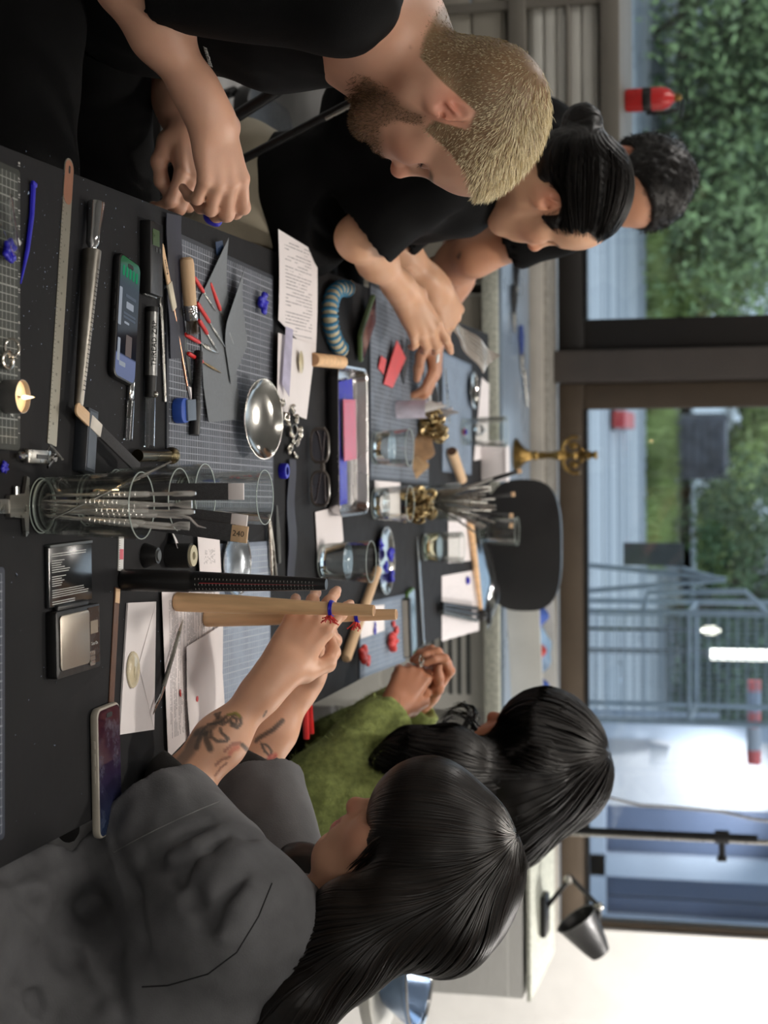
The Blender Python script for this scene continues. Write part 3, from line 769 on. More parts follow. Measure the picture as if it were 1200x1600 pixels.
# low black chair between table and counter, turned to the counter
q = D(826, 852, 4.87)
ch = thing('office_chair', 'black rounded chair back showing above the far table end', 'chair', (q.x, 4.90, 0))
b = Body(); b.k = .02
V = []; Q = []
def shell(u, v):
    a = (u-.5)*2; e = (v-.5)*2
    r = (abs(a)**3+abs(e)**3)**(1/3)+1e-6; mx = max(abs(a), abs(e)); a2, e2 = a*mx/r, e*mx/r
    return (a2*.195, -.03-.035*(1-a2*a2), .835+e2*.115)
mb = MB(); n = 16
gv = [[shell(i/n, j/n) for j in range(n+1)] for i in range(n+1)]
vs = [p_ for row in gv for p_ in row]+[(p_[0]*.98, p_[1]+.035, p_[2]) for row in gv for p_ in row]; N = (n+1)**2; fs = []
for i in range(n):
    for j in range(n): a_ = i*(n+1)+j; fs += [(a_, a_+n+1, a_+n+2, a_+1), (N+a_, N+a_+1, N+a_+n+2, N+a_+n+1)]
for i in range(n):
    for (a_, c_) in ((i*(n+1), (i+1)*(n+1)), ((i+1)*(n+1)+n, i*(n+1)+n), (i+1, i), (n*(n+1)+i, n*(n+1)+i+1)): fs.append((a_, c_, N+c_, N+a_))
mb.add(vs, fs).build('backrest', M_('satin black shell', srgb(34, 34, 35), .45, 0, .05, 20), ch)
MB().rslab((0, .19, .46), (.40, .38, .05), .10, .015, 6).build('seat', m_black, ch)
MB().tube([(0, .02, .72), (0, .05, .50), (0, .10, .43)], .018).build('back_post', m_bmetal, ch)
MB().cyl((0, .19, .08), (0, .19, .44), .022).build('column', m_chrome, ch)
for k in range(5):
    a = 2*PI*k/5+.3; MB().cyl((0, .19, .085), (.24*math.cos(a), .19+.24*math.sin(a), .06), .016, .011).ball((.24*math.cos(a), .19+.24*math.sin(a), .028), .027).build('leg', m_bmetal, ch)

# grey cabinet by the white wall
cb = thing('grey_cabinet', 'tall pale grey steel cabinet before the white wall', 'cabinet', (1.32, 4.76, 0))
m_cab = M_('brushed grey cabinet steel', srgb(188, 188, 185), .5, .25, .05, 30, stretch=(1, 1, 12))
MB().box((0, 0, .44), (.385, .46, .88), bev=.004).build('body', m_cab, cb)
MB().box((0, 0, .8975), (.395, .47, .012), bev=.003).build('top_plate', m_cedge, cb)
for k in range(2):
    d_ = MB().box((0, -.236, .64-k*.42), (.37, .012, .40), bev=.003).build('door', m_cab, cb)
    MB().box((-.12, -.247, .76-k*.42), (.012, .012, .08), bev=.003).build('handle', m_steel, d_)
# desk lamp on it
q = D(862, 1425, 4.75)
dl = thing('desk_lamp', 'black adjustable desk lamp on the grey cabinet', 'lamp', (1.33, 4.74, .9035))
MB().rslab((0, 0, .008), (.12, .09, .016), .015, .004).build('base', m_black, dl)
MB().tube([(-.02, 0, .012), (-.10, .0, .075)], .007).tube([(-.115, .0, .08), (-.035, -.01, .165)], .007).build('arm', m_black, dl)
MB().ball((-.105, 0, .077), .014).ball((-.035, -.01, .165), .014).build('joint', m_steel, dl)
sh = MB(); sh.cur = 0
Ms = TR(.02, -.02, .115, .2, 0, math.radians(58))
sh.lathe([(.012, .10), (.030, .10), (.040, .07), (.062, -.02), (.066, -.025), (.060, -.025), (.036, .065), (.012, .08)], 22, Ms).build('shade', m_black, dl)
MB().cyl((.0, -.01, .165), (-.035, -.01, .165), .008).build('shade_bracket', m_black, dl)
# floor lamp pole with its clamp knob
q = D(1040, 1304, 5.3)
fp = thing('light_stand', 'thin black and steel light stand before the right pane', 'stand', (q.x, 5.3, .7505))
MB().cyl((0, 0, .02), (0, 0, .75), .012).build('lower_tube', m_bmetal, fp); MB().cyl((.010, 0, .16), (.010, 0, 1.6), .008).build('upper_tube', m_steel, fp)
pk = D(1128, 1308, 5.3).z-.75
MB().cyl((0, 0, pk-.022), (0, 0, pk+.022), .022).cyl((.0, 0, pk), (.06, -.01, pk), .010).box((.065, -.01, pk), (.016, .03, .03), bev=.004).build('clamp', m_black, fp)
MB().lathe([(0, 0), (.085, 0), (.088, .004), (.080, .014), (.014, .024), (0, .024)], 28).build('round_base', m_bmetal, fp)
# cable hanging before the right pane
pts = [D(X, Y, 5.45) for X, Y in ((1290, 1297), (1240, 1288), (1180, 1280), (1125, 1268), (1060, 1262), (1000, 1258), (950, 1246), (905, 1240), (868, 1236))]
cbz = MB().tube(pts, .005, 8).build('cable', M_('pale cable', srgb(150, 150, 150), .5), None); tag(cbz, 'thin pale cable hanging in a curve before the right pane', 'cable')
# blue and white round appliance behind the near woman
q = D(640, 1508, 3.6)
ap = thing('steel_basin', 'shiny blue white basin on a stool behind the grey shirted woman', 'basin', (q.x, 3.6, q.z-.05))
MB().lathe([(0, 0), (.09, 0), (.135, .06), (.148, .068), (.148, .074), (.130, .07), (.088, .012), (0, .012)], 32).build('bowl', M_('bluish steel', srgb(150, 175, 210), .15, .8, .05, 20), ap)
MB().torus((0, 0, .072), .142, .006, 32).build('rim', m_chrome, ap)
st_ = thing('side_stool', 'round stool carrying the shiny basin', 'stool', (q.x, 3.6, 0)); zt_ = q.z-.052
MB().lathe([(0, zt_-.03), (.15, zt_-.03), (.155, zt_-.02), (.155, zt_-.004), (.15, zt_), (0, zt_)], 28).build('seat', m_grey, st_)
for k in range(4): a = k*PI/2+.4; MB().cyl((.11*math.cos(a), .11*math.sin(a), zt_-.03), (.16*math.cos(a), .16*math.sin(a), 0), .012).build('leg', m_dgrey, st_)

# things on the counter
def counter_pliers(X, Y, L, rz, lab, hc):
    q = T(X, Y, .752); t = thing('pliers', lab, 'pliers', (q.x, q.y, .751), rz)
    for s_ in (-1, 1):
        MB().tube([(0, s_*.004, .008), (-.02, s_*.010, .008), (-.06, s_*.018, .008), (-L*.6, s_*.012, .008)], [.004, .006, .007, .005], 8).build('handle', hc, t)
        MB().tube([(0, -s_*.004, .008), (.015, s_*.006, .008), (L*.4, s_*.001, .008)], [.006, .007, .003], 8).build('jaw', m_steel, t)
    MB().lathe([(0, 0), (.008, 0), (.008, .016), (0, .016)], 12).build('pivot', m_steel, t)
counter_pliers(803, 450, .16, -.15, 'pliers with dark handles on the counter nearest the tattooed arm', m_black)
counter_pliers(800, 490, .15, .1, 'second dark handled pliers from the arm on the counter', m_black)
counter_pliers(812, 555, .16, .15, 'blue handled pliers in the middle of the counter', M_('blue grip', srgb(40, 64, 130), .4))
q = T(820, 610, .752); t = thing('cutters', 'steel cutters lying near the post on the counter', 'cutters', (q.x, q.y, .751), .5)
for s_ in (-1, 1): MB().tube([(.06, s_*.002, .006), (0, s_*.006, .006), (-.07, s_*.014, .006)], [.003, .006, .004], 8).build('blade_arm', m_steel, t)
# candelabra
q = T(806, 712, .752); cd = thing('candelabra', 'three armed old brass candelabra on the window counter', 'candelabra', (q.x, q.y, .7505), .15)
sc_ = .95
MB().lathe([(0, 0), (.052, 0), (.055, .006), (.040, .016), (.022, .032), (.012, .055), (.016, .066), (.010, .074)], 22).build('foot', m_brass, cd)
MB().lathe([(.010, .074), (.013, .085), (.009, .10), (.012, .125), (.017, .14), (.010, .155), (.008, .18), (.014, .19), (.008, .20), (.007, .225)], 16).build('stem', m_brass, cd)
for s_ in (-1, 1):
    MB().tube([(0, 0, .165), (s_*.02, 0, .150), (s_*.045, 0, .160), (s_*.058, 0, .185), (s_*.056, 0, .205)], [.006, .007, .006, .006, .005], 8).tube([(s_*.045, 0, .16), (s_*.03, 0, .178), (s_*.022, 0, .19), (s_*.030, 0, .197)], .004, 6).tube([(0, 0, .20), (s_*.016, 0, .208), (s_*.03, 0, .20), (s_*.04, 0, .187)], .004, 6).build('arm', m_brass, cd)
for x_, z_ in ((-.056, .205), (0, .225), (.056, .205)): MB().lathe([(0, z_), (.016, z_), (.020, z_+.006), (.010, z_+.010), (.009, z_+.022), (.014, z_+.030), (.012, z_+.036), (0, z_+.036)], 14).build('candle_cup', m_brass, cd)
for x_ in (-.03, .03):
    MB().ball((x_, 0, .185), (.012, .006, .014), 8, 6).ball((x_*.5, 0, .21), (.008, .006, .010), 8, 6).build('leaf_ornament', m_brass, cd)
# pale open box full of bits, at the right of the counter
q = D(800, 1000, 5.05); bx = thing('storage_box', 'pale grey open box of blue and red bits on the counter', 'box', (.62, 5.26, .7505), .25)
W, L, Hh = .50, .30, .10
MB().box((0, -L/2, Hh/2), (W, .012, Hh)).build('front_panel', m_grey, bx, smooth=False); MB().box((0, L/2, Hh/2), (W, .012, Hh)).build('rear_panel', m_grey, bx, smooth=False)
MB().box((-W/2, 0, Hh/2), (.012, L, Hh)).build('side_panel', m_dgrey, bx, smooth=False); MB().box((W/2, 0, Hh/2), (.012, L, Hh)).build('side_panel', m_grey, bx, smooth=False); MB().box((0, 0, .005), (W-.01, L-.01, .01)).build('bottom', m_dgrey, bx, smooth=False)
def wadded(name, lab, cat, c, r, mat, seed, lift=0):
    rs = random.Random(seed); n_ = 14
    def fn(u, v):
        a = (u-.5)*2*r[0]; e = (v-.5)*2*r[1]; d = 1-min(1, ((u-.5)**2+(v-.5)**2)*3.6)
        return (a*(1+.1*math.sin(9*v+seed)), e*(1+.1*math.sin(8*u+seed)), r[2]*d*(.75+.25*math.sin(7*u+seed*2)*math.cos(6*v+seed)))
    o = MB().sheet(fn, n_, n_, .003).build(name, mat, None, loc=c, rz=rs.random()); tag(o, lab, cat); return o
m_bluec = M_('blue cloth', srgb(62, 92, 170), .7, 0, .15, 30, .2); m_redc = M_('red wrapper', srgb(190, 70, 66), .4, 0, .12, 20); m_lblue = M_('light blue film', srgb(140, 170, 200), .25, 0, .08, 10)
wadded('blue_cloth', 'crumpled blue cloth inside the pale storage box', 'cloth', (.52, 5.24, .763), (.09, .10, .10), m_bluec, 1)
wadded('red_wrapper', 'red wrapper lying in the pale storage box', 'wrapper', (.64, 5.27, .763), (.05, .07, .085), m_redc, 2)
wadded('blue_glove', 'bright blue glove over the box rim beside the dark hair', 'glove', (.76, 5.29, .763), (.06, .08, .095), m_bluec, 3)
wadded('film_sheet', 'light blue film at the back of the pale box', 'film', (.63, 5.37, .763), (.10, .04, .11), m_lblue, 4)
for k, (x_, y_, h_) in enumerate(((.50, 5.47, .075), (.62, 5.50, .06))):
    t = thing('beige_canister', ('beige round canister behind the open box', 'shorter beige canister right behind the open box')[k], 'canister', (x_, y_, .7505))
    MB().lathe([(0, 0), (.036, 0), (.038, .004), (.038, h_-.016), (0, h_-.016)], 20).build('body', m_beige, t); MB().lathe([(0, h_-.0155), (.040, h_-.0155), (.040, h_-.003), (.037, h_), (0, h_)], 20).build('lid', m_rail, t)
q = T(800, 745, .752)
t = thing('paper_tub', 'white rounded paper tub at the far end of the table', 'tub', (T(738, 725, .75).x, 4.66, .75)); 
MB().rslab((0, 0, .035), (.10, .06, .068), .02, .006, 5).build('body', m_paper, t); MB().rslab((0, 0, .072), (.104, .064, .006), .02, .002, 5).build('lid', m_paper, t)
# black folding stool seen behind the blond man
def stool(x, y, lab, sz=.50, rot=0):
    t = thing('work_stool', lab, 'stool', (x, y, 0), rot)
    MB().rslab((0, 0, sz-.02), (.36, .34, .04), .06, .012, 5).build('seat', m_black, t)
    for a in (-1, 1):
        MB().tube([(a*.16, -.15, sz-.04), (a*.16, .18, .012)], .012).build('leg', m_bmetal, t); MB().tube([(a*.145, .15, sz-.04), (a*.145, -.18, .012)], .012).build('leg', m_bmetal, t)
    MB().cyl((-.16, .155, .05), (.16, .155, .05), .009).cyl((-.15, -.15, .06), (.15, -.15, .06), .009).build('stretcher', m_bmetal, t)
    return t
stool(-.80, 2.26, 'black folding stool carrying the blond man', .46)
stool(-.53, 3.02, 'black folding stool carrying the woman with the bun', .50)
tcx = thing('tube_chair', 'black tubular chair frame standing on the grey floor behind the blond man', 'chair', (0, 0, 0)); qa, qb, qc, qd = D(372, 180, 2.74), D(486, 108, 2.74), D(500, 186, 2.80), D(596, 136, 2.80)
for a_, b_, r_ in ((qa, qb, .011), (qc, qd, .008)):
    d_ = (b_-a_); e_ = a_-d_*((a_.z-.01)/d_.z); MB().cyl(e_, b_+d_*.25, r_).build('leg', m_bmetal, tcx)
    MB().cyl((b_+d_*.25), (b_+d_*.25)+Vector((0, .30, 0)), r_).build('cross_tube', m_bmetal, tcx)
MB().cyl(qc+(qd-qc)*.1+Vector((.006, -.004, 0)), qc+(qd-qc)*.95+Vector((.006, -.004, 0)), .004).build('steel_strip', m_steel, tcx)
stool(-.64, 3.64, 'black folding stool carrying the farthest man', .46)
stool(.86, 1.98, 'black folding stool carrying the woman in the grey shirt', .46)
stool(.84, 3.08, 'black folding stool carrying the woman in the green knit', .46)
# ---------------------------------------------------------------- things on the worktable
def lay(Xa, Ya, Xb, Yb, z=ZT):
    a = T(Xa, Ya, z); b = T(Xb, Yb, z); d = b-a
    return (a+b)/2, math.atan2(d.y, d.x), d.length
def put(name, lab, cat, ends, z=ZT, group=None):
    c, rz, L = lay(*ends, z=z); return thing(name, lab, cat, (c.x, c.y, z), rz, group), L
def gridmat(name, base, line, step=.01, width=.0011, wear=.5, tint=None):
    m = bpy.data.materials.new(name); t = NT(m); v = t.coord(); x, y, z = t.xyz(v)
    g = t.math('MAXIMUM', t.lines(x, step, width), t.lines(y, step, width))
    g5 = t.math('MAXIMUM', t.lines(x, step*5, width*1.7), t.lines(y, step*5, width*1.7)); g = t.math('MAXIMUM', g, g5)
    w = t.ramp(t.noise(v, 14, 5, .65), .35, .75); g = t.math('MULTIPLY', g, t.math('MULTIPLY_ADD', w, -wear, .95))
    b_ = t.mix(w, base, tint or tuple(min(1, c*1.6) for c in base[:3])+(1,))
    t.pbsdf(t.mix(g, b_, line), .65, 0, t.bump(t.noise(v, 200, 2), .15, .0005)); return m
def docmat(name, paper, ink, line_h=.0042, mx=.012, dens=.62, half=None, along=1, dims=(.2, .1)):
    """a printed page: broken rows of ink inside the margins"""
    m = bpy.data.materials.new(name); t = NT(m); v = t.coord(); X, Y, Z = t.xyz(v)
    u, w = (X, Y) if along == 1 else (Y, X); du, dw = dims if along == 1 else (dims[1], dims[0])
    row = t.math('LESS_THAN', t.math('FRACT', t.math('DIVIDE', w, line_h)), .34)
    rid = t.math('FLOOR', t.math('DIVIDE', w, line_h)); cb = t.n('ShaderNodeCombineXYZ'); t.l(t.math('MULTIPLY', u, 330), cb.inputs[0]); t.l(t.math('MULTIPLY', rid, 7.7), cb.inputs[1])
    word = t.math('GREATER_THAN', t.noise(cb.outputs[0], 1.0, 2), 1-dens)
    c2 = t.n('ShaderNodeCombineXYZ'); t.l(t.math('MULTIPLY', rid, 3.3), c2.inputs[1]); t.l(t.math('MULTIPLY', u, 9), c2.inputs[0])
    block = t.math('GREATER_THAN', t.noise(c2.outputs[0], 1.0, 1), .42)
    ins = t.math('MULTIPLY', t.math('LESS_THAN', t.math('ABSOLUTE', u), du/2-mx), t.math('LESS_THAN', t.math('ABSOLUTE', w), dw/2-mx))
    k = t.math('MULTIPLY', t.math('MULTIPLY', row, word), t.math('MULTIPLY', block, ins))
    t.pbsdf(t.mix(k, paper, ink), .85, 0, t.bump(t.noise(v, 25, 2), .1, .002)); return m
WHITE = srgb(226, 219, 219); INK = srgb(112, 110, 114)
m_wax = M_('dark blue carving wax', srgb(34, 30, 176), .35, 0, .12, 60, .1)
m_waxr = M_('coral red modelling wax', srgb(214, 66, 62), .4, 0, .10, 60, .1)
m_pink = M_('pink sheet wax', srgb(206, 106, 130), .4, 0, .08, 30)
m_birch = M_('pale beech wood', srgb(212, 178, 140), .55, 0, .08, 14, .1, stretch=(1, 9, 9))
m_wood = M_('turned beech wood', srgb(226, 184, 138), .5, 0, .12, 10, .1, stretch=(9, 9, 1))
m_wood2 = M_('paler turned wood', srgb(230, 190, 146), .5, 0, .10, 10, .1, stretch=(9, 9, 1))
m_kraft = M_('cardboard ply', srgb(168, 128, 92), .7, 0, .12, 20)
m_emery = M_('dark emery paper', srgb(58, 58, 60), .9, 0, .15, 300, .5)
m_emg = M_('grey wet and dry paper', srgb(112, 117, 122), .8, 0, .06, 200, .2)
m_rubber = M_('dark blue rubber sheet', srgb(40, 41, 54), .6, 0, .35, 16, .15)
m_clear = glassy('clear acrylic', (.96, .97, .98, 1), .08, 1.35)
def cup_glass(name, tint, edge):
    m = bpy.data.materials.new(name); t = NT(m); lw = t.n('ShaderNodeLayerWeight'); lw.inputs[0].default_value = .5
    a = t.n('ShaderNodeBsdfTransparent'); t.l(t.mix(t.math('POWER', lw.outputs['Facing'], 5), tint, edge), a.inputs[0])
    g = t.n('ShaderNodeBsdfGlossy'); g.inputs['Roughness'].default_value = .02; f = t.n('ShaderNodeFresnel'); f.inputs[0].default_value = 1.5; mx = t.n('ShaderNodeMixShader')
    t.l(t.math('MULTIPLY', f.outputs[0], .55), mx.inputs[0]); t.l(a.outputs[0], mx.inputs[1]); t.l(g.outputs[0], mx.inputs[2]); t.l(mx.outputs[0], t.out.inputs[0]); return m
m_glass = cup_glass('drinking glass', (.975, .985, .975, 1), (.95, .98, .96, 1))
m_glint = M_('pale painted glass glint', (.62, .70, .66, 1), .12, 0, .03, 40, Specular_IOR_Level=1.0)  # opaque pale rings imitate the bright refraction along glass rims and bases
m_water = glassy('water', (.98, .99, 1, 1), 0, 1.33)
m_wine = glassy('pale yellow drink', (.93, .90, .66, 1), 0, 1.33)
m_redh = M_('red plastic dip handle', srgb(206, 40, 40), .35, 0, .08, 40)
m_beek = M_('brush bristle', srgb(206, 184, 140), .9, 0, .2, 300, .6, stretch=(1, 1, 30))
m_wht = M_('white plastic', srgb(214, 212, 208), .4, 0, .03, 30)
m_copper = M_('copper tinted steel', srgb(176, 128, 104), .35, .9, .08, 50)
m_ink = M_('black print', srgb(24, 24, 26), .7, 0, .1, 50)
m_wprint = M_('white print', srgb(196, 196, 192), .7, 0, .05, 50)

# --- cutting mats
def mat_thing(lab, corners, base, line, z, th=.003, step=.01, wear=.5, tint=None):
    pts = [T(X, Y, z) for X, Y in corners]; c = sum(pts, Vector())/4; d = pts[1]-pts[0]; rz = math.atan2(d.y, d.x)
    R = Matrix.Rotation(-rz, 2); L = []
    for p in pts: q = R @ Vector((p.x-c.x, p.y-c.y)); L.append((q.x, q.y))
    xs = sorted(abs(q[0]) for q in L); ys = sorted(abs(q[1]) for q in L); W, H_ = (xs[1]+xs[2])/2, (ys[1]+ys[2])/2
    t = thing('cutting_mat', lab, 'cutting mat', (c.x, c.y, z), rz)
    MB().rslab((0, 0, th/2), (2*W, 2*H_, th), .006, .0006, 4).build('sheet', M_('mat rim', base, .65, 0, .1, 40), t)
    MB().rslab((0, 0, th+.0001), (2*W-.014, 2*H_-.014, .0002), .002, 0, 2).build('printed_grid', gridmat('grid print', base, line, step, .0011, wear, tint), t, smooth=False)
    return t, W, H_
mt1, W1, H1 = mat_thing('green black cutting mat at the near table corner with candle on it', ((-80, 228), (-80, 712), (28, 690), (28, 258)), srgb(44, 47, 42), srgb(150, 152, 146), ZT)
text('A4', .030, TR(.105, H1-.028, .0034, PI), m_wprint, mt1)
for k in range(18): text(str(k+1), .0065, TR(W1-.02-k*.018, H1-.0035, .0034, PI), m_wprint, mt1, ext=.0001)
mt2, _, _ = mat_thing('grey blue scuffed cutting mat under the grey sandpaper in the middle', ((258, 345), (258, 800), (425, 800), (425, 440)), srgb(52, 56, 64), srgb(160, 164, 172), ZT, wear=.55, tint=srgb(92, 97, 108))
mt3, _, _ = mat_thing('scuffed blue grey cutting mat near the woman with the bun', ((576, 480), (576, 770), (668, 740), (668, 455)), srgb(64, 70, 80), srgb(150, 156, 165), ZT, wear=.6, tint=srgb(110, 120, 134))
mt4, _, _ = mat_thing('blue flecked cutting mat partly under the printed paper and the forearm', ((332, 845), (332, 1120), (420, 1075), (420, 850)), srgb(120, 130, 146), srgb(176, 182, 190), ZT, wear=.7, tint=srgb(152, 164, 182))
mt5, _, _ = mat_thing('pale grey cutting mat at the far end of the table beside the bag', ((690, 560), (690, 745), (735, 735), (735, 560)), srgb(108, 122, 140), srgb(140, 150, 162), ZT, wear=.5)
mt6, _, _ = mat_thing('blue grey cutting mat under the red wax blossoms', ((560, 935), (560, 1065), (632, 1030), (632, 935)), srgb(100, 112, 128), srgb(150, 158, 168), ZT, wear=.6)
mt7, _, _ = mat_thing('dark cutting mat strip lying along the lowest frame edge', ((-14, 905), (-14, 1315), (4, 1312), (4, 868)), srgb(50, 56, 70), srgb(150, 155, 165), ZT)
zM = ZT+.0034

# --- steel rule
t, L = put('steel_ruler', 'long steel ruler with coppery hang hole end, nearest the frame edge', 'ruler', (80, 695, 108, 248))
rb = MB(); rb.prism([(-L/2, -.0125), (L/2-.0125, -.0125)]+[(L/2-.0125+.0125*math.sin(a), -.0125*math.cos(a)) for a in [PI*k/8 for k in range(1, 8)]]+[(L/2-.0125, .0125), (-L/2, .0125)], 0, .0012)
rb.build('blade', M_('dull ruler steel', srgb(146, 142, 130), .42, .85, .03, 8), t, smooth=False)
MB().rslab((L/2-.03, 0, .0013), (.055, .0235, .0003), .011, 0, 6).build('copper_tint', m_copper, t, smooth=False)
MB().rslab((L/2-.014, 0, .0016), (.010, .0045, .0002), .0022, 0, 5).build('hang_hole', m_ink, t, smooth=False)
tk = MB()
for k in range(0, 61): tk.box((-L/2+.006+k*.005, .0105-(.001 if k % 2 else 0), .0013), (.0005, .004 if k % 2 == 0 else .0022, .0002))
stuff(tk.build('tick_marks', m_ink, t, smooth=False))
for k in range(1, 15): text(str(31-2*k), .0042, TR(-L/2+.006+k*.02, .000, .00125, PI/2), m_ink, t, ext=.00005)

# --- blue wax strip, steel ring mandrel
t, L = put('wax_strip', 'bent strip of blue wax beside the near cutting mat', 'wax', (48, 288, 32, 446))
MB().tube([(-L/2, 0, .003), (-L*.2, .004, .003), (L*.15, .002, .003), (L/2, -.006, .003)], [.0045, .0042, .0036, .0012], 8, flat=.7).build('strip', m_wax, t)
MB().box((-L/2, 0, .0042), (.005, .011, .004), bev=.001).build('flared_end', m_wax, t)
c, rz, L = lay(122, 635, 143, 392, ZT+.012); h0 = T(150, 315, ZT+.013)
t = thing('ring_mandrel', 'tapered polished steel ring mandrel lying beside the ruler', 'mandrel', (c.x, c.y, ZT+.0125), rz)
MB().lathe([(0, 0), (.0055, .001), (.006, .004), (.0118, L-.002), (.0118, L), (0, L)], 24, frame((-L/2, 0, 0), (0, 0, 1), (1, 0, 0))).build('tapered_shaft', M_('satin steel', srgb(150, 146, 138), .34, 1, .05, 90), t)
Lh = (Vector((h0.x, h0.y))-Vector((c.x, c.y))).length
MB().lathe([(0, L/2), (.0055, L/2), (.0055, L/2+.005), (.0085, L/2+.010), (.0085, L/2+.02), (.0115, Lh-.006), (.011, Lh-.001), (0, Lh)], 10, frame((0, 0, 0), (0, 0, 1), (1, 0, 0))).build('handle', m_chrome, t)
sc = MB()
for k in range(28): sc.box((-L/2+.02+k*(L-.04)/28, .002, .0062+(.0055)*(k/28)+.0004), (.0008, .006, .0003))
stuff(sc.build('size_marks', m_ink, t, smooth=False))
# --- phones
def phone(lab, ends, w, case, screen, z=ZT, flip=False, L=None, cam_=True):
    t, L0 = put('phone', lab, 'phone', ends, z); L = L or L0; h = .0105
    MB().rslab((0, 0, h/2), (L, w, h), .012, .003, 6).build('case', case, t)
    MB().rslab((0, 0, h+.0001), (L-.006, w-.006, .0006), .010, .0002, 6).build('screen', screen, t, smooth=False)
    MB().rslab((L/2-.012, 0, h+.0006), (.006, .018, .0003), .0028, 0, 5).build('camera_notch', m_ink, t, smooth=False)
    for k, (x_, l_) in enumerate(((.045, .010), (.026, .016), (.005, .016))): MB().box((L/2-.09+x_, w/2+.0004, h/2), (l_, .0012, .004), bev=.0004).build('side_button', case, t)
    return t, L, h
m_scr = bpy.data.materials.new('lit chat screen'); tn = NT(m_scr); v = tn.coord(); x, y, z = tn.xyz(v)
rmp = tn.n('ShaderNodeValToRGB'); tn.l(tn.ramp(x, -.078, .078), rmp.inputs[0]); el = rmp.color_ramp.elements; el[0].color = (.15, .18, .30, 1); el[1].color = (.01, .10, .04, 1)
for p_, c_ in ((.17, (.16, .19, .33, 1)), (.19, (.010, .012, .018, 1)), (.42, (.02, .016, .016, 1)), (.78, (.010, .014, .02, 1)), (.84, (.006, .03, .02, 1))): e_ = el.new(p_); e_.color = c_
e1 = tn.n('ShaderNodeEmission'); tn.l(rmp.outputs[0], e1.inputs[0]); e1.inputs[1].default_value = .9; gl = tn.n('ShaderNodeBsdfGlossy'); gl.inputs['Roughness'].default_value = .06; gl.inputs[0].default_value = (.05, .05, .05, 1); ad = tn.n('ShaderNodeAddShader'); tn.l(e1.outputs[0], ad.inputs[0]); tn.l(gl.outputs[0], ad.inputs[1]); tn.l(ad.outputs[0], tn.out.inputs[0])
t, L, h = phone('black phone with lit screen lying by the steel mandrel', (183, 596, 193, 404), .072, m_black, m_scr)
m_e1 = emit('screen grey', (.30, .33, .38, 1), .9); m_e2 = emit('screen dim', (.10, .12, .15, 1), .9); m_e3 = emit('screen green', (.02, .22, .10, 1), .9)
ui = MB()
for k in range(5): ui.rslab((L/2-.022, -.022+k*.011, h+.0006), (.014, .006, .0003), .002, 0, 3)
ui.build('green_icons', m_e3, t, smooth=False)
for (x_, y_, l_, w_, m_) in ((.030, -.006, .004, .034, m_e2), (.018, -.004, .009, .024, m_e1), (.006, -.004, .003, .040, m_e2), (.001, -.004, .003, .040, m_e2), (-.006, .004, .003, .016, m_e1), (.012, .028, .050, .009, m_e1), (-.045, .026, .030, .008, m_e1), (-.035, -.006, .028, .020, M_('photo in chat', srgb(70, 52, 50), .5)), (-.062, .012, .006, .02, m_e1)):
    MB().rslab((x_, y_, h+.0006), (l_, w_, .0003), .0015, 0, 3).build('screen_block', m_, t, smooth=False)
m_scr2 = bpy.data.materials.new('dark glossy phone glass'); tn = NT(m_scr2); v = tn.coord(); x, y, z = tn.xyz(v)
sc1 = tn.ramp(tn.noise(v, 28, 6, .7), .52, .75); cc = tn.mix(tn.ramp(x, -.07, .06), srgb(28, 44, 74), srgb(58, 26, 40)); cc = tn.mix(tn.math('MULTIPLY', sc1, .25), cc, srgb(150, 160, 178))
tn.pbsdf(cc, tn.math('MULTIPLY_ADD', sc1, .25, .05), 0, None)
ph2, L, h = phone('phone in thick sand coloured case at the table edge by the grey sleeve', (162, 1306, 158, 1098), .074, M_('sand coloured case', srgb(160, 154, 142), .5, 0, .04, 40), m_scr2, z=ZT+.001, L=.166)

# --- small black scale with green display, silver pen, clear capped knives
t, L = put('pocket_gauge', 'slim black box with green display near the blond man', 'gauge', (228, 462, 228, 348))
MB().box((0, 0, .008), (L, .046, .016), bev=.002).build('body', m_black, t); MB().box((L/2-.022, .004, .0163), (.022, .024, .001)).build('display', M_('green display', srgb(66, 88, 54), .3), t, smooth=False)
MB().box((-L/2-.0004, 0, .006), (.002, .044, .003)).build('steel_edge', m_steel, t, smooth=False)
for k in range(2): MB().rslab((L/2-.038, -.010+k*.012, .0163), (.006, .005, .001), .001, 0, 3).build('button', m_dgrey, t)
t, L = put('thread_burner', 'silver pen with black lettering and clear cap beside the screen phone', 'pen', (233, 700, 238, 480), ZT+.009)
Mx_ = frame((-L/2, 0, 0), (0, 0, 1), (1, 0, 0))
MB().lathe([(0, L), (.0088, L), (.009, L-.003), (.009, L-.007), (0, L-.007)], 20, Mx_).build('end_cap', m_black, t)
MB().lathe([(0, L*.51), (.0088, L*.51), (.0088, L-.0072), (0, L-.0072)], 24, Mx_).build('barrel', M_('brushed aluminium', srgb(150, 150, 148), .32, 1, .05, 60), t)
MB().lathe([(0, L*.36), (.0078, L*.36), (.008, L*.508), (0, L*.508)], 20, Mx_).build('grip', m_black, t)
MB().ball((-L/2+L*.38, 0, .007), .0045, 10, 6).build('switch', m_steel, t)
MB().lathe([(0, .001), (.0075, .001), (.0075, L*.355), (.0066, L*.355), (.0066, .003), (0, .003)], 18, Mx_).build('clear_cap', m_clear, t)
text('THREAD ZAP', .0105, TR(L*.235, .0092*math.sin(.75), .0092*math.cos(.75), 0, -.75), m_ink, t, ext=.0001, sx=1.0)
t, L = put('craft_knife', 'slim steel craft knife with clear cap parallel to the silver pen', 'knife', (200, 688, 210, 496), ZT+.005)
Mx_ = frame((-L/2, 0, 0), (0, 0, 1), (1, 0, 0))
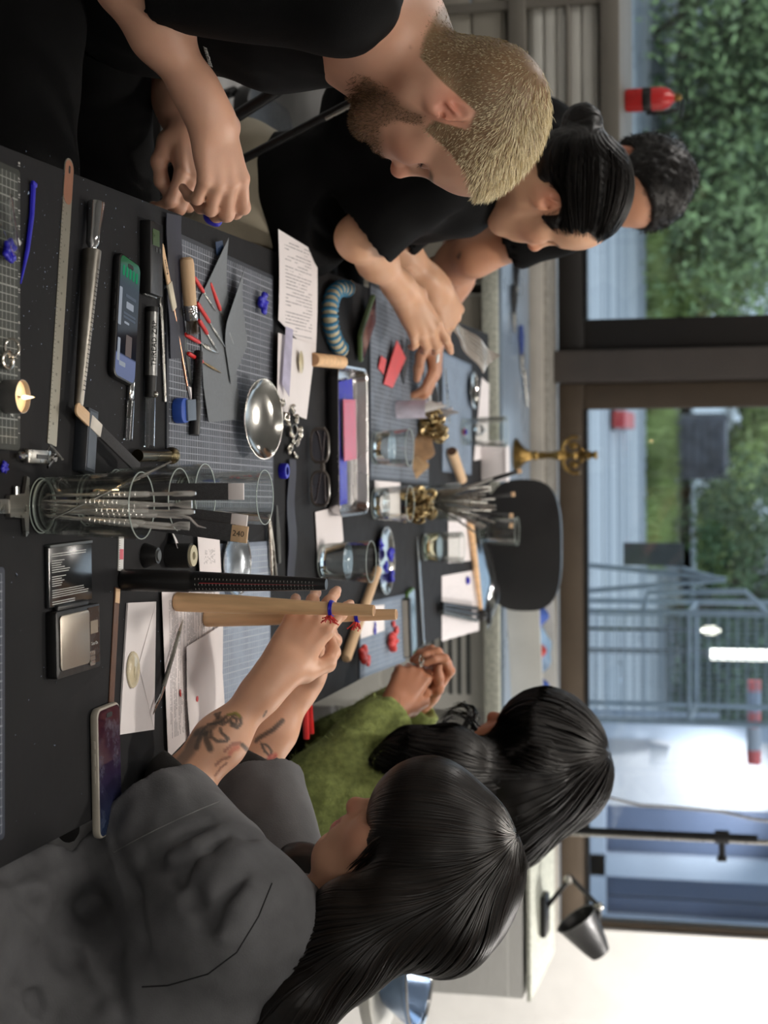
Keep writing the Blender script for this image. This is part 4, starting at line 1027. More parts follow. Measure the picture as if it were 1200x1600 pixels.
MB().lathe([(0, L), (.0036, L), (.004, L-.002), (.004, L*.66), (.005, L*.65), (.005, L*.34), (.003, L*.32), (0, L*.32)], 14, Mx_).build('barrel', m_chrome, t)
MB().lathe([(0, 0), (.0062, 0), (.0062, L*.32), (.0054, L*.32), (.0054, .002), (0, .002)], 12, Mx_).build('clear_cap', m_clear, t)
MB().box((-L/2+L*.25, 0, 0), (L*.14, .0005, .005)).build('blade', m_steel, t, smooth=False)
t, L = put('wax_probe', 'thin steel probe lying beside the silver pen', 'probe', (258, 628, 250, 445), ZT+.003)
MB().tube([(-L/2, 0, 0), (-L*.1, 0, 0), (L*.30, 0, .0), (L*.36, .003, .0), (L*.42, -.002, 0), (L/2, .002, .001)], [.0022, .0026, .0026, .0016, .0012, .0004], 8).build('rod', m_steel, t)
MB().cyl((-L*.1, 0, 0), (L*.2, 0, 0), .0029).build('grip', m_steel, t)
# dark rubber sheet and sanding tools
t, L = put('rubber_sheet', 'scuffed dark blue sheet under the brush near the gauge', 'sheet', (276, 560, 268, 335), ZT+.0034)
MB().sheet(lambda u, v: ((u-.5)*L, (v-.5)*.058+.004*math.sin(u*4), .001+.002*math.sin(u*7)**2), 14, 4, .0012).build('sheet', m_rubber, t)
def sand_stick(ends, lab, w, mats, z, frac=.33, n=None):
    t, L = put('sanding_stick', lab, 'sanding stick', ends, z)
    MB().rslab((L*(.5-frac/2), 0, .0015), (L*frac, w, .003), w*.45, .0005, 5).build('wood_grip', mats[0], t)
    MB().rslab((-L*frac/2, 0, .0015), (L*(1-frac)+.012, w*.96, .0034), .001, .0004, 2).build('emery_wrap', mats[1], t)
    return t, L
t, L = put('sanding_needle', 'wooden lolly grip with taped paper on a thin copper rod', 'sanding stick', (298, 624, 252, 381), ZT+.006)
MB().rslab((L/2-.036, 0, 0), (.072, .012, .0025), .0055, .0005, 5).build('wood_grip', m_birch, t)
MB().rslab((L/2-.078, 0, .0006), (.040, .016, .0036), .001, .0005, 2).build('tape', M_('masking tape', srgb(200, 192, 172), .8), t)
MB().tube([(L/2-.095, 0, 0), (-L/2+.015, 0, -.002)], .0018, 8).build('copper_rod', m_copper, t)
MB().add([(-L/2, 0, -.001), (-L/2+.016, -.006, -.001), (-L/2+.022, .002, -.001), (-L/2, 0, .002), (-L/2+.016, -.006, .002), (-L/2+.022, .002, .002)], [(0, 2, 1), (3, 4, 5), (0, 1, 4, 3), (1, 2, 5, 4), (2, 0, 3, 5)]).build('paper_tip', m_paper, t, smooth=False)
text('sanding', .0075, TR(L/2-.034, 0, .0014, PI), m_ink, t, ext=.0001)
t, L = put('palette_knife', 'flat dark grey blade beneath the copper rod', 'blade', (300, 612, 280, 480), ZT+.004); MB().prism([(-L/2, 0), (-L*.3, -.006), (L/2, -.005), (L/2, .005), (-L*.3, .006)], 0, .0012).build('blade', m_dgrey, t, smooth=False); MB().rslab((L*.35, 0, .0022), (L*.28, .0105, .002), .003, .0004, 3).build('grip', m_black, t)
# wooden bristle brush
t, L = put('bristle_brush', 'short thick brush with pale wooden handle and wire bound ferrule', 'brush', (301, 524, 291, 402), ZT+.0155)
Mx_ = frame((-L/2, 0, 0), (0, 0, 1), (1, 0, 0))
MB().lathe([(0, L), (.006, L), (.0095, L-.003), (.0105, L-.01), (.0095, L*.40), (.0088, L*.34), (0, L*.34)], 20, Mx_).build('handle', m_birch, t)
fr = MB().lathe([(.0088, L*.40), (.0096, L*.38), (.0094, L*.20), (.0088, L*.19)], 18, Mx_, cap=False)
for k in range(3): fr.torus((0, 0, L*(.36-.03*k)), .0098, .0011, 18, 6, Mx_)
fr.build('ferrule', m_chrome, t)
rs = np.random.RandomState(2); V = []
for k in range(260):
    a, r_ = rs.rand()*6.28, .0086*math.sqrt(rs.rand()); y0, z0 = r_*math.cos(a), r_*math.sin(a)
    p0 = (-L/2+L*.21, y0, z0); p1 = (-L/2+rs.rand()*.005, y0*1.28, z0*1.1); w = .0006; V += [(p0[0], p0[1]-w, p0[2]), (p0[0], p0[1]+w, p0[2]+w), (p1[0], p1[1]+w, p1[2]+w), (p1[0], p1[1]-w, p1[2])]
stuff(mesh_obj('bristles', np.array(V), np.arange(len(V)).reshape(-1, 4), m_beek, t))
# grey sanding papers, curled
def paper_sheet(name, lab, corners, z, mat, lift=None, th=.0006, cat='paper', n=10):
    P4 = [T(X, Y, z) for X, Y in corners]; c = sum(P4, Vector())/4
    t = thing(name, lab, cat, (c.x, c.y, z))
    lf = lift or (lambda u, v: 0)
    def fn(u, v):
        p = (P4[0]*(1-u)*(1-v)+P4[1]*u*(1-v)+P4[2]*u*v+P4[3]*(1-u)*v)-c; return (p.x, p.y, .0004+lf(u, v))
    MB().sheet(fn, n, n, th).build('sheet', mat, t, angle=60)
    return t
paper_sheet('sandpaper', 'large curling sheet of grey sandpaper on the scuffed mat', ((310, 470), (320, 660), (376, 655), (345, 372)), zM+.001, m_emg, lambda u, v: .012*max(0, 1-u*3)**2*v+.006*max(0, u-.7)*3*(1-v))
paper_sheet('sandpaper', 'second grey sandpaper sheet peeping out behind the blue wax blossom', ((345, 500), (360, 600), (386, 540), (372, 420)), zM+.004, m_emg, lambda u, v: .010*max(0, 1-u*2)**2)
t = paper_sheet('blue_backing', 'dark blue curled backing scrap behind the grey sandpaper', ((336, 378), (338, 400), (344, 396), (341, 376)), zM+.002, M_('blue backing', srgb(34, 58, 92), .6), lambda u, v: .006*v)
# needle files fanned on the sandpaper
fgroup = 'red handled needle files'
fl = [((338, 487, 303, 433), 'needle file lying highest in the fan of red handled files'), ((366, 541, 328, 442), 'needle file farthest from the brush, longest of the red handled fan'), ((353, 544, 308, 473), 'needle file in the middle of the red handled fan'),
      ((341, 550, 311, 500), 'needle file with thin handle just below the middle of the fan'), ((342, 553, 289, 522), 'broad flat needle file touching the brush bristles'), ((346, 583, 294, 552), 'needle file with gilded tip, lowest of the red handled fan')]
for k, (e, lab) in enumerate(fl):
    t, L = put('needle_file', lab, 'file', e, zM+.0045, fgroup)
    Mx_ = frame((-L/2, 0, 0), (0, 0, 1), (1, 0, 0))
    MB().lathe([(0, L), (.0022, L), (.0031, L-.004), (.0031, L*.62), (.0022, L*.58), (0, L*.58)], 12, Mx_).build('handle', m_redh, t)
    MB().lathe([(0, 0), (.0006, .001), (.0021 if k != 4 else .0036, L*.25), (.0021 if k != 4 else .0036, L*.42), (.0016, L*.44), (.0016, L*.582), (0, L*.582)], 8, Mx_ @ Matrix.Diagonal((.7, 1, 1, 1))).build('blade', m_steel if k != 5 else m_brass, t)
# blue wax blossom
def wax_blob(name, lab, X, Y, z, r, mat, seed, hole=True, hh=.8):
    c = T(X, Y, z); b = Body(); b.k = r*.12; rs = random.Random(seed)
    for k in range(8):
        a = k*PI/4+rs.random()*.5; b.ell((r*.6*math.cos(a), r*.6*math.sin(a), r*(.42+.25*rs.random())), (r*.52, r*.30, r*.34*hh), Euler((rs.uniform(-.6, .6), rs.uniform(-.7, .1), a)))
    b.ell((0, 0, r*.35), (r*.6, r*.6, r*.32))
    if hole: b.ball((rs.uniform(-.1, .1)*r, 0, r*.95), r*.42, r*.2, -1)
    o = surf(b, name, r/9, mat, None, 1); o.location = (c.x, c.y, z); tag(o, lab, 'wax'); return o
wax_blob('wax_blossom', 'lumpy blue wax blossom on the grid mat by the white papers', 403, 474, zM, .018, m_wax, 3)
wax_blob('wax_offcut', 'chunk of blue wax under the clear sleeve on the near mat', 6, 392, zM, .014, m_wax, 4)
wax_blob('wax_scrap', 'little blue wax scrap by the caliper at the frame edge', 2, 730, ZT, .007, m_wax, 5, False)
# clear sleeve, silver rings and candle on the near mat
c = T(4, 352, zM); t = thing('clear_sleeve', 'creased clear plastic sleeve on the near mat', 'sleeve', (c.x, c.y, zM), .5)
MB().sheet(lambda u, v: ((u-.5)*.06, (v-.5)*.035, .002+.014*abs(math.sin(v*2.6+u))), 8, 8, .0008).build('film', m_clear, t)
def ring_thing(lab, c, R, r, tilt=0, stone=True, mat=None, rz=0):
    t = thing('silver_ring', lab, 'ring', c, rz); mat = mat or m_silver
    M = TR(0, 0, (R+r)*math.sin(abs(tilt))+r*math.cos(tilt), 0, tilt)
    MB().torus((0, 0, 0), R, r, 22, 8, M).build('band', mat, t)
    if stone: MB().ball((R+r*.6, 0, 0), (r*1.6, r*2.4, r*2), 8, 6, M).ball((R+r*.6, r*2.4, 0), r*1.2, 8, 6, M).ball((R+r*.6, -r*2.4, 0), r*1.2, 8, 6, M).build('setting', mat, t)
    return t
c = T(10, 543, zM); ring_thing('openwork silver ring on the near mat beside the candle', (c.x, c.y, zM), .0095, .0016, .5)
c = T(6, 563, zM); ring_thing('broad silver ring lying behind the openwork one on the near mat', (c.x, c.y, zM), .009, .0024, .2, False)
c = T(8, 620, zM); t = thing('candle_tin', 'lit tealight in a grey tin on the near mat', 'candle', (c.x, c.y, zM))
MB().lathe([(0, 0), (.0185, 0), (.019, .001), (.019, .022), (.0184, .022), (.0184, .002), (0, .002)], 28).build('tin', M_('dull aluminium', srgb(140, 138, 140), .4, .9, .05, 30), t)
MB().lathe([(0, .002), (.0183, .002), (.0183, .0165), (.006, .0160), (0, .0155)], 28).build('wax', M_('molten wax', srgb(236, 206, 176), .25, 0, .05, 30, Subsurface_Weight=.3), t)
MB().cyl((0, 0, .0155), (.001, 0, .021), .0008, n=6).build('wick', m_black, t)
fo = MB().lathe([(0, 0), (.0022, .003), (.0024, .006), (.0012, .012), (0, .017)], 12, TR(.001, 0, .019)).build('flame', emit('candle flame', (1, .72, .34, 1), 9), t)
pl = bpy.data.lights.new('flame_light', 'POINT'); pl.energy = .05; pl.color = (1, .62, .3); pl.shadow_soft_size = .004; po = bpy.data.objects.new('flame_light', pl); C.objects.link(po); po.parent = t; po.location = (0, 0, .042)
# clamp, caliper, dark bars
t, L = put('ring_clamp', 'small steel screw compass standing by the caliper', 'compass', (50, 700, 52, 728)); t.rotation_euler = (0, 0, .2)
c = T(22, 712); e = T(80, 716); t.location = (c.x, c.y, ZT); dd = e-c; t.rotation_euler = (0, 0, math.atan2(dd.y, dd.x)); l_ = dd.length
MB().box((l_*.45, 0, .008), (l_*.62, .016, .007), bev=.0015).build('body', m_steel, t); MB().box((l_*.50, 0, .0118), (l_*.3, .005, .001)).build('slot', m_black, t, smooth=False)
MB().lathe([(0, 0), (.004, .001), (.0055, .006), (.003, .010), (.003, .016), (0, .016)], 12, frame((-.004, 0, .008), (0, 0, 1), (1, 0, 0))).build('thumb_screw', m_chrome, t)
MB().tube([(l_*.7, .010, .010), (l_*.55, .014, .020), (l_*.75, -.002, .026), (l_*.95, .004, .012), (l_*.6, -.012, .014), (l_*.7, .010, .010)], .0015, 6).build('spring', m_chrome, t)
MB().lathe([(0, 0), (.005, 0), (.005, .010), (0, .010)], 12, TR(l_*.82, 0, .004)).build('post', m_chrome, t)
t = thing('caliper', 'steel vernier caliper reaching in from the frame edge', 'caliper', (0, 0, ZT))
a = T(38, 790); b0 = T(-30, 792); d = (b0-a); rz = math.atan2(d.y, d.x); t.location = (a.x, a.y, ZT); t.rotation_euler = (0, 0, rz); l_ = .16
MB().box((l_/2, 0, .004), (l_, .016, .0036), bev=.0005).build('beam', m_steel, t)
MB().prism([(-.002, -.032), (.004, -.034), (.012, -.012), (.012, .012), (.008, .036), (.001, .032)], .002, .006).build('fixed_jaw', m_steel, t, smooth=False)
MB().prism([(.012, -.014), (.05, -.012), (.05, .012), (.012, .014)], .0015, .0075).build('sliding_jaw', m_steel, t, smooth=False)
MB().cyl((.030, -.013, .005), (.030, -.022, .005), .004).build('lock_screw', m_chrome, t)
tk = MB()
for k in range(30): tk.box((.014+k*.004, .005, .0060 if k > 9 else .0077), (.0004, .004, .0002))
stuff(tk.build('tick_marks', m_ink, t, smooth=False))
t, L = put('steel_block', 'dark slate coloured bench block behind the ruler tip', 'block', (120, 738, 126, 640)); MB().box((0, 0, .009), (L, .030, .018), bev=.0015).build('block', M_('slate steel', srgb(52, 58, 66), .4, .4, .06, 40), t); MB().box((0, 0, .0183), (L-.008, .024, .0006)).build('ground_face', M_('ground slate face', srgb(64, 72, 82), .5, .2, .06, 60), t, smooth=False)
t, L = sand_stick((207, 730, 122, 636), 'flat sanding stick with rounded wood tip touching the mandrel point', .017, (m_birch, m_emery), ZT+.018, .30)
t.rotation_euler = (0, .05, t.rotation_euler[2]); MB().rslab((L*.20, 0, .0018), (.030, .0172, .0036), .001, .0004, 2).build('tape_band', M_('tape band', srgb(206, 200, 190), .8), t)
# antique burnisher ball
t, L = put('burnisher', 'short dark brass burnisher with a ball end by the tall glass', 'tool', (215, 712, 275, 712), ZT+.010)
MB().lathe([(0, 0), (.0085, 0), (.0085, L*.72), (.0095, L*.74), (0, L*.74)], 18, frame((-L/2, 0, 0), (0, 0, 1), (1, 0, 0))).build('barrel', M_('dark bronze', srgb(74, 66, 46), .3, 1, .2, 40), t)
MB().ball((L*.34, 0, .002), .0125, 16, 10).build('ball_head', M_('cast bronze', srgb(120, 110, 84), .3, 1, .3, 120, .5), t); MB().torus((L*.34+.0105, 0, .002), .006, .002, 16, 6, None).build('socket', m_ink, t)
# marker, blue eraser block
t, L = put('black_marker', 'thick black marker with ribbed barrel on the scuffed mat', 'marker', (304, 680, 310, 548), zM+.008)
Mx_ = frame((-L/2, 0, 0), (0, 0, 1), (1, 0, 0))
MB().lathe([(0, 0), (.0072, 0), (.0078, .002), (.0078, L*.38), (0, L*.38)], 18, Mx_).build('cap', m_black, t); MB().lathe([(0, L*.383), (.0066, L*.383), (.0066, L-.002), (.005, L), (0, L)], 16, Mx_).build('barrel', m_black, t)
rbm = MB()
for k in range(12): rbm.torus((0, 0, L*.42+k*L*.045), .0067, .0006, 16, 5, Mx_)
rbm.build('grip_ribs', m_black, t)
t, L = put('abrasive_block', 'blue and grey abrasive rubber block on the mat edge', 'block', (262, 643, 290, 640), zM)
MB().rslab((-.004, 0, .008), (.036, .036, .016), .014, .003, 6).build('blue_base', M_('blue rubber', srgb(36, 78, 170), .6, 0, .06, 40), t); MB().box((.012, 0, .0175), (.034, .030, .003), bev=.0008).build('grey_pad', M_('grey abrasive', srgb(104, 116, 130), .9, 0, .05, 100), t)
# silver dishes
def dish(lab, X, Y, z, r, h, mat, rx=0, ry=0):
    c = T(X, Y, z+h*.5); t = thing('metal_dish', lab, 'dish', (c.x, c.y, z)); t.rotation_euler = (rx, ry, 0)
    MB().lathe([(0, 0), (r*.55, .0), (r*.86, h*.55), (r, h), (r*1.02, h+.001), (r*1.01, h-.0012), (r*.85, h*.5), (r*.54, .0015), (0, .0015)], 36).build('bowl', mat, t)
    MB().torus((0, 0, h), r*1.005, .0009, 40, 6).build('rim', m_steel, t); return t
m_dish = M_('polished silver dish', srgb(190, 188, 182), .16, 1, .12, 14)
dish('polished silver dish on the scuffed mat by the white papers', 406, 655, zM+.014, .064, .016, m_dish, .18, 0)
dish('smaller scratched silver dish behind the ring sticks', 366, 880, zM, .050, .012, M_('blue stained dish', srgb(160, 166, 172), .25, .9, .35, 20), .1, 0)
dish('shallow silver dish holding blue wax bits', 600, 876, ZT, .072, .012, m_dish)
dish('small silver dish at the far mat beside the hands', 738, 610, ZT+.004, .050, .012, m_dish)
for k, (X, Y) in enumerate(((590, 850), (604, 866), (598, 886), (608, 900))): wax_blob('wax_bit', ('blue wax bit nearest the glass in the silver dish', 'upper blue wax bit in the silver dish', 'round blue wax bit in the middle of the silver dish', 'blue wax bit at the far rim of the silver dish')[k], X, Y, ZT+.004, .013 if k != 1 else .016, m_wax, 10+k, False)
# --- tall glasses with tools
def tumbler(c, rb, rt, h, th=.0016, base=.006, n=40, mat=None):
    pr = [(0, 0), (rb*.92, 0), (rb, .002)]+[(rb+(rt-rb)*k/4, h*k/4) for k in range(1, 5)]+[(rt-th*.5, h+.0008), (rt-th, h)]+[(rb+(rt-rb)*k/4-th, base+(h-base)*k/4) for k in range(3, 0, -1)]+[(rb-th, base+.004), (rb*.86, base), (0, base)]
    return MB().lathe(pr, n, cap=False)
hG = .128
gl1 = T(62, 790)
GL = [(gl1.x, gl1.y, 'tall clear glass crowded with steel carving tools, nearest the camera'), *[(T(X, Y, ZT+hG).x, T(X, Y, ZT+hG).y, lab) for X, Y, lab in ((281, 781, 'tall clear glass holding black sanding sticks behind the tool glass'), (321, 772, 'tall clear glass third in the row, behind the sanding sticks'), (414, 777, 'tall clear glass last in the row, in front of the blue wax ring'))]]
for k, (x, y, lab) in enumerate(GL):
    z = ZT if k == 0 else zM
    t = thing('tool_glass', lab, 'glass', (x, y, z), group='tall tool glasses')
    tumbler(None, .0335, .0395, hG-(z-ZT)).build('wall', m_glass, t); MB().torus((0, 0, hG-(z-ZT)), .0387, .00065, 48, 6).build('rim', m_glint, t); MB().torus((0, 0, .006), .0300, .0010, 40, 6).torus((0, 0, .0025), .0322, .0008, 40, 6).build('base_glint', m_glint, t)
    if k == 2: 
        for j in range(9):
            rr = random.Random(j); wadd = MB().ball((rr.uniform(-.016, .016), rr.uniform(-.016, .016), .014+.008*rr.random()), .007, 8, 6)
            o = wadd.build('glass_pebble', m_clear, None, loc=(x, y, z)); tag(o, 'clear glass pebble at the bottom of the third tall glass', 'pebble', 'glass pebbles')
def upright(name, lab, cat, base, top, builder, group=None):
    """a thing leaning inside a glass; local z runs from base to top"""
    a, b = Vector(base), Vector(top); d = b-a; t = thing(name, lab, cat, a, 0, group)
    zz = d.normalized(); yy = zz.cross(Vector((1, 0, 0))).normalized(); xx = yy.cross(zz); q = Matrix((xx, yy, zz)).transposed(); t.rotation_mode = 'XYZ'; t.rotation_euler = q.to_euler('XYZ'); builder(t, d.length); return t
m_tool = M_('bright tool steel', srgb(232, 230, 226), .22, .75, .05, 60)
def carver(kind):
    m_steel = m_chrome = m_tool
    def f(t, L):
        kn = MB().lathe([(0, L*.30), (.0025, L*.30), (.0035, L*.32), (.0036, L*.68), (.0025, L*.70), (0, L*.70)], 10)
        for k in range(8): kn.torus((0, 0, L*(.36+.035*k)), .0036, .0005, 10, 4)
        kn.build('knurled_grip', m_steel, t)
        MB().lathe([(0, 0), (.0008, .002), (.0022, L*.14), (.0020, L*.30), (0, L*.30)], 8).build('lower_tip', m_chrome, t)
        if kind == 0: MB().tube([(0, 0, L*.70), (0, 0, L*.84), (.003, 0, L*.90), (.012, 0, L*.95), (.014, 0, L)], [.0022, .0020, .0016, .0012, .0005], 8).build('hooked_tip', m_chrome, t)
        elif kind == 1: MB().lathe([(0, L*.70), (.0022, L*.70), (.002, L*.86), (.0012, L*.88), (.0045, L*.93), (.0050, L), (0, L)], 8, Matrix.Diagonal((1, .35, 1, 1))).build('spatula_tip', m_chrome, t)
        elif kind == 2: MB().lathe([(0, L*.70), (.0022, L*.70), (.0022, L*.84), (.0034, L*.86), (.0034, L*.97), (.002, L), (0, L)], 10).build('blunt_tip', m_chrome, t)
        else: MB().lathe([(0, L*.70), (.0022, L*.70), (.0016, L*.88), (.0003, L), (0, L)], 8).build('pointed_tip', m_chrome, t)
    return f
x0, y0 = gl1.x, gl1.y
tl = [(-.012, .000, 306, 771, 2, 'blunt ended steel carver nearest the black sanding stick'), (-.006, -.012, 262, 787, 3, 'pointed steel carver leaning in the middle of the tool glass'), (.002, .012, 300, 788, 1, 'spatula tipped steel carver in the middle of the tool glass'),
      (.004, -.006, 304, 800, 2, 'blunt steel carver below the spatula one'), (.008, .004, 322, 806, 0, 'steel carver whose hooked tip bends over the sanding stick'), (.012, -.008, 296, 822, 1, 'broad spatula carver leaning to the label side'),
      (.010, -.014, 282, 828, 3, 'pointed steel carver leaning lowest towards the pocket scale'), (-.002, .004, 285, 810, 3, 'slim pointed carver among the crowd in the tool glass')]
for dx, dy, X, Y, k, lab in tl:
    tp = D(X, Y, y0+.012+dy*.5); upright('carving_tool', lab, 'carving tool', (x0+dx, y0+dy, ZT+.0075), tp, carver(k), 'steel carving tools')
tp = D(268, 721, y0+.02); upright('long_needle', 'long thin steel needle lying across the tool glass', 'needle', (x0+.022, y0-.018, ZT+.009), tp, lambda t, L: (MB().lathe([(0, 0), (.0004, .001), (.0018, L*.3), (.0024, L*.62), (0, L*.62)], 10).build('needle', m_chrome, t), MB().lathe([(0, L*.621), (.0028, L*.621), (.0030, L*.8), (.0018, L*.84), (.0010, L), (0, L)], 10).build('grip', m_steel, t)))
def emstick(col_end, num=None):
    def f(t, L):
        MB().rslab((0, 0, L*.46), (.021, .003, L*.92), .001, .0004, 2).build('emery_wrap', m_emery, t); MB().rslab((0, .0016, L*.46), (.0205, .0012, L*.92), .0004, 0, 2).build('cardboard_core', m_kraft, t)
        MB().rslab((0, 0, L*.95), (.0205, .0036, L*.10), .001, .0004, 3).build('label_end', col_end, t)
        if num: text(num, .010, Matrix.Translation((0, -.002, L*.945)) @ Matrix.Rotation(PI/2, 4, 'X') @ Matrix.Rotation(PI/2, 4, 'Z'), m_ink, t, ext=.0001)
    return f
x2, y2 = GL[1][0], GL[1][1]
for bx_, by_, X, Y, ce, num, lab in ((-.010, .004, 381, 768, m_paper, None, 'black sanding stick with white end, upper one in the second glass'), (.006, -.004, 386, 818, m_paper, None, 'black sanding stick with white end, lower one in the second glass'), (.016, -.014, 387, 836, m_birch, '240', 'sanding stick with numbered wooden end leaning farthest out')):
    upright('emery_stick', lab, 'sanding stick', (x2+bx_, y2+by_, ZT+.012), D(X, Y, y2+.01+by_), emstick(ce, num))
# --- pocket scale, hinged open
a = T(68, 957); b_ = T(68, 1063); sc0 = thing('pocket_scale', 'open pocket scale with steel plate beside the dark card', 'scale', ((a.x+b_.x)/2, a.y+.068, ZT))
w_ = b_.x-a.x; l_ = .128
MB().rslab((0, 0, .007), (w_, l_, .014), .004, .0012, 4).build('base', m_black, sc0); MB().box((w_*.5-.003, 0, .0100), (.005, l_-.01, .007)).build('silver_rim', m_steel, sc0, smooth=False)
MB().rslab((-.002, -.014, .0150), (w_-.014, l_*.66, .002), .006, .0006, 5).build('weighing_plate', M_('brushed plate', srgb(168, 160, 148), .38, .9, .06, 40, stretch=(1, 40, 1)), sc0)
MB().box((-.002, l_*.34, .0143), (w_-.010, l_*.26, .001)).build('panel', M_('brown black panel', srgb(40, 32, 28), .25), sc0, smooth=False)
MB().box((-.012, l_*.34, .0150), (.016, .022, .0006)).build('display', M_('beige display', srgb(126, 114, 98), .4), sc0, smooth=False)
for k in range(3): MB().rslab((.020+k*.0062, l_*.29, .0151), (.0056, .015, .0008), .0015, 0, 3).build('button', m_steel, sc0, smooth=False)
text('Tare On', .0058, TR(.0085, l_*.345, .0150, PI/2), m_wprint, sc0, ext=.0001)
ld_ = MB(); wl_ = .074
ld_.box((-w_/2-wl_/2-.004, -.002, .003), (wl_, l_*.98, .006), bev=.002)
lid = ld_.build('lid', M_('smoked lid', srgb(34, 36, 38), .18, 0, .1, 20), sc0)
MB().box((-w_/2-.002, -.002, .006), (.008, l_*.7, .006), bev=.002).build('hinge', m_black, sc0)
MB().box((-w_/2-wl_-.0035, -.002, .004), (.004, l_*.96, .008), bev=.001).build('lid_rim', m_dgrey, sc0)
rw = random.Random(4); xx = -w_/2-wl_+.006; y_0 = -l_*.44
for blk, lo, hi in ((2, .88, .96), (0, 0, 0), (6, .22, .48), (0, 0, 0), (5, .2, .4), (0, 0, 0), (4, .80, .96), (0, 0, 0), (2, .4, .62)):
    if blk == 0: xx += .0028; continue
    for k in range(blk):
        L_ = l_*.86*rw.uniform(lo, hi); MB().box((xx, y_0+L_/2, .0061), (.0009, L_, .0001)).build('print_line', m_wprint, lid, smooth=False); xx += .0027
# --- papers right of the ring sticks
def doc(lab, corners, z, line_h=.0042, along=1, lift=None, dens=.6, name='printed_page'):
    P4 = [T(X, Y, z) for X, Y in corners]; du = max((P4[1]-P4[0]).length, .05); dv = (P4[3]-P4[0]).length
    return paper_sheet(name, lab, corners, z, docmat('page', WHITE, INK, line_h, .02, dens, along=along, dims=(du, dv)), lift)
doc('printed instruction sheet with red dots under the crossed forearms', ((252, 925), (262, 1185), (345, 1100), (342, 925)), ZT+.0040, .0046, 1)
c_ = T(300, 1120, ZT+.006)
paper_sheet('folded_paper', 'blank folded white sheet lying over the printed instructions', ((292, 1175), (285, 1010), (342, 975), (346, 1125)), ZT+.0052, m_paper, lambda u, v: .003+.006*abs(u-.5))
for (X, Y, r, l) in ((281, 1083, .0022, .012), (298, 1075, .0026, .018)):
    c = T(X, Y, ZT+.0056); o = MB().ball((0, 0, .001), (l*.5, r, .0012), 10, 6).build('red_flake', m_waxr, None, loc=c, rz=.2); tag(o, 'long red wax flake on the printed sheet %s' % ('farther from the sticks' if Y > 1080 else 'nearer the sticks'), 'wax flake')
c = T(308, 1092, ZT+.010); o = MB().lathe([(0, 0), (.0042, 0), (.0044, .0006), (0, .001)], 18).build('red_drop', m_waxr, None, loc=c); tag(o, 'round red wax drop on the folded white sheet', 'wax drop')
doc('white paper with handwriting behind the spool', ((308, 838), (312, 902), (345, 898), (342, 840)), ZT+.0060, .005, 1, None, .5)
t, L = put('scriber', 'grey double ended scriber lying over the printed sheet', 'scriber', (243, 1116, 286, 968), ZT+.0125)
Mx_ = frame((-L/2, 0, 0), (0, 0, 1), (1, 0, 0))
MB().lathe([(0, L*.28), (.003, L*.28), (.0032, L*.30), (.003, L*.86), (0, L*.86)], 10, Mx_).build('shaft', M_('satin grey', srgb(142, 142, 136), .4, .9), t); MB().lathe([(0, L*.861), (.003, L*.861), (.0004, L), (0, L)], 10, Mx_).build('point', m_steel, t); MB().tube([(-L/2+L*.28, 0, 0), (-L*.32, 0, 0), (-L*.42, .002, -.002), (-L/2, -.001, -.004)], [.0026, .002, .0022, .0006], 8).build('spoon_tip', m_chrome, t)
# envelope with its seal
ev_ = thing('envelope', 'white envelope closed with a cream wax seal', 'envelope', (0, 0, 0)); P4 = [T(X, Y, ZT+.001) for X, Y in ((185, 1148), (198, 942), (242, 940), (239, 1140))]; c = sum(P4, Vector())/4; ev_.location = (c.x, c.y, ZT)
loc = [(p.x-c.x, p.y-c.y) for p in P4]
MB().prism(loc[::-1], .0006, .0026).build('body', m_paper, ev_, smooth=False)
sx_, sy_ = T(202, 1042, ZT).x-c.x, T(202, 1042, ZT).y-c.y
for A_, B_ in ((loc[0], loc[1]), (loc[2], loc[3])):
    MB().add([(A_[0], A_[1], .0027), (B_[0], B_[1], .0027), (sx_*.9+.0, (sy_ if A_ is loc[0] else sy_*.2), .0033), (A_[0], A_[1], .0030), (B_[0], B_[1], .0030), (sx_*.9, (sy_ if A_ is loc[0] else sy_*.2), .0037)], [(0, 2, 1), (3, 4, 5), (0, 1, 4, 3), (1, 2, 5, 4), (2, 0, 3, 5)]).build('flap', m_paper, ev_, smooth=False)
seal = MB().lathe([(0, 0), (.020, 0), (.0225, .0012), (.0215, .0028), (.017, .0022), (.015, .0034), (0, .0030)], 28, Matrix.Diagonal((1.1, .95, 1, 1))).ball((.004, .003, .0034), (.008, .004, .0012), 10, 6).build('wax_seal', M_('pearly cream wax', srgb(202, 190, 160), .22, 0, .12, 50, .2), ev_); seal.location = (sx_+.004, sy_+.002, .0032)
# black folder and brown strip, ruler with red field, tape spool
t, L = put('leather_strip', 'brown leather strip half under the white envelope', 'strip', (172, 1105, 182, 918), ZT); MB().box((0, 0, .001), (L, .016, .002), bev=.0006).build('strip', M_('brown leather', srgb(92, 62, 46), .6, 0, .15, 60, .2), t); MB().box((L*.43, 0, .0022), (L*.12, .014, .0012), bev=.0004).build('pale_end', m_birch, t)
t, L = put('plastic_ruler', 'short white plastic ruler with a red field beside the spool', 'ruler', (187, 892, 188, 838), ZT); MB().box((0, 0, .001), (L, .016, .002), bev=.0005).build('blade', m_wht, t); MB().box((-L*.02, 0, .0022), (L*.3, .012, .0003)).build('red_field', M_('red field', srgb(212, 96, 110), .6), t, smooth=False)
tk = MB()
for k in range(14): tk.box((-L*.45+k*L*.068, .006, .0021), (.0004, .004, .0002))
stuff(tk.build('tick_marks', m_ink, t, smooth=False))
c = T(262, 868); t = thing('thread_spool', 'black thread spool standing upright with a cream core', 'spool', (c.x, c.y, ZT+.0215), .0)
Mx_ = TR(0, 0, 0)
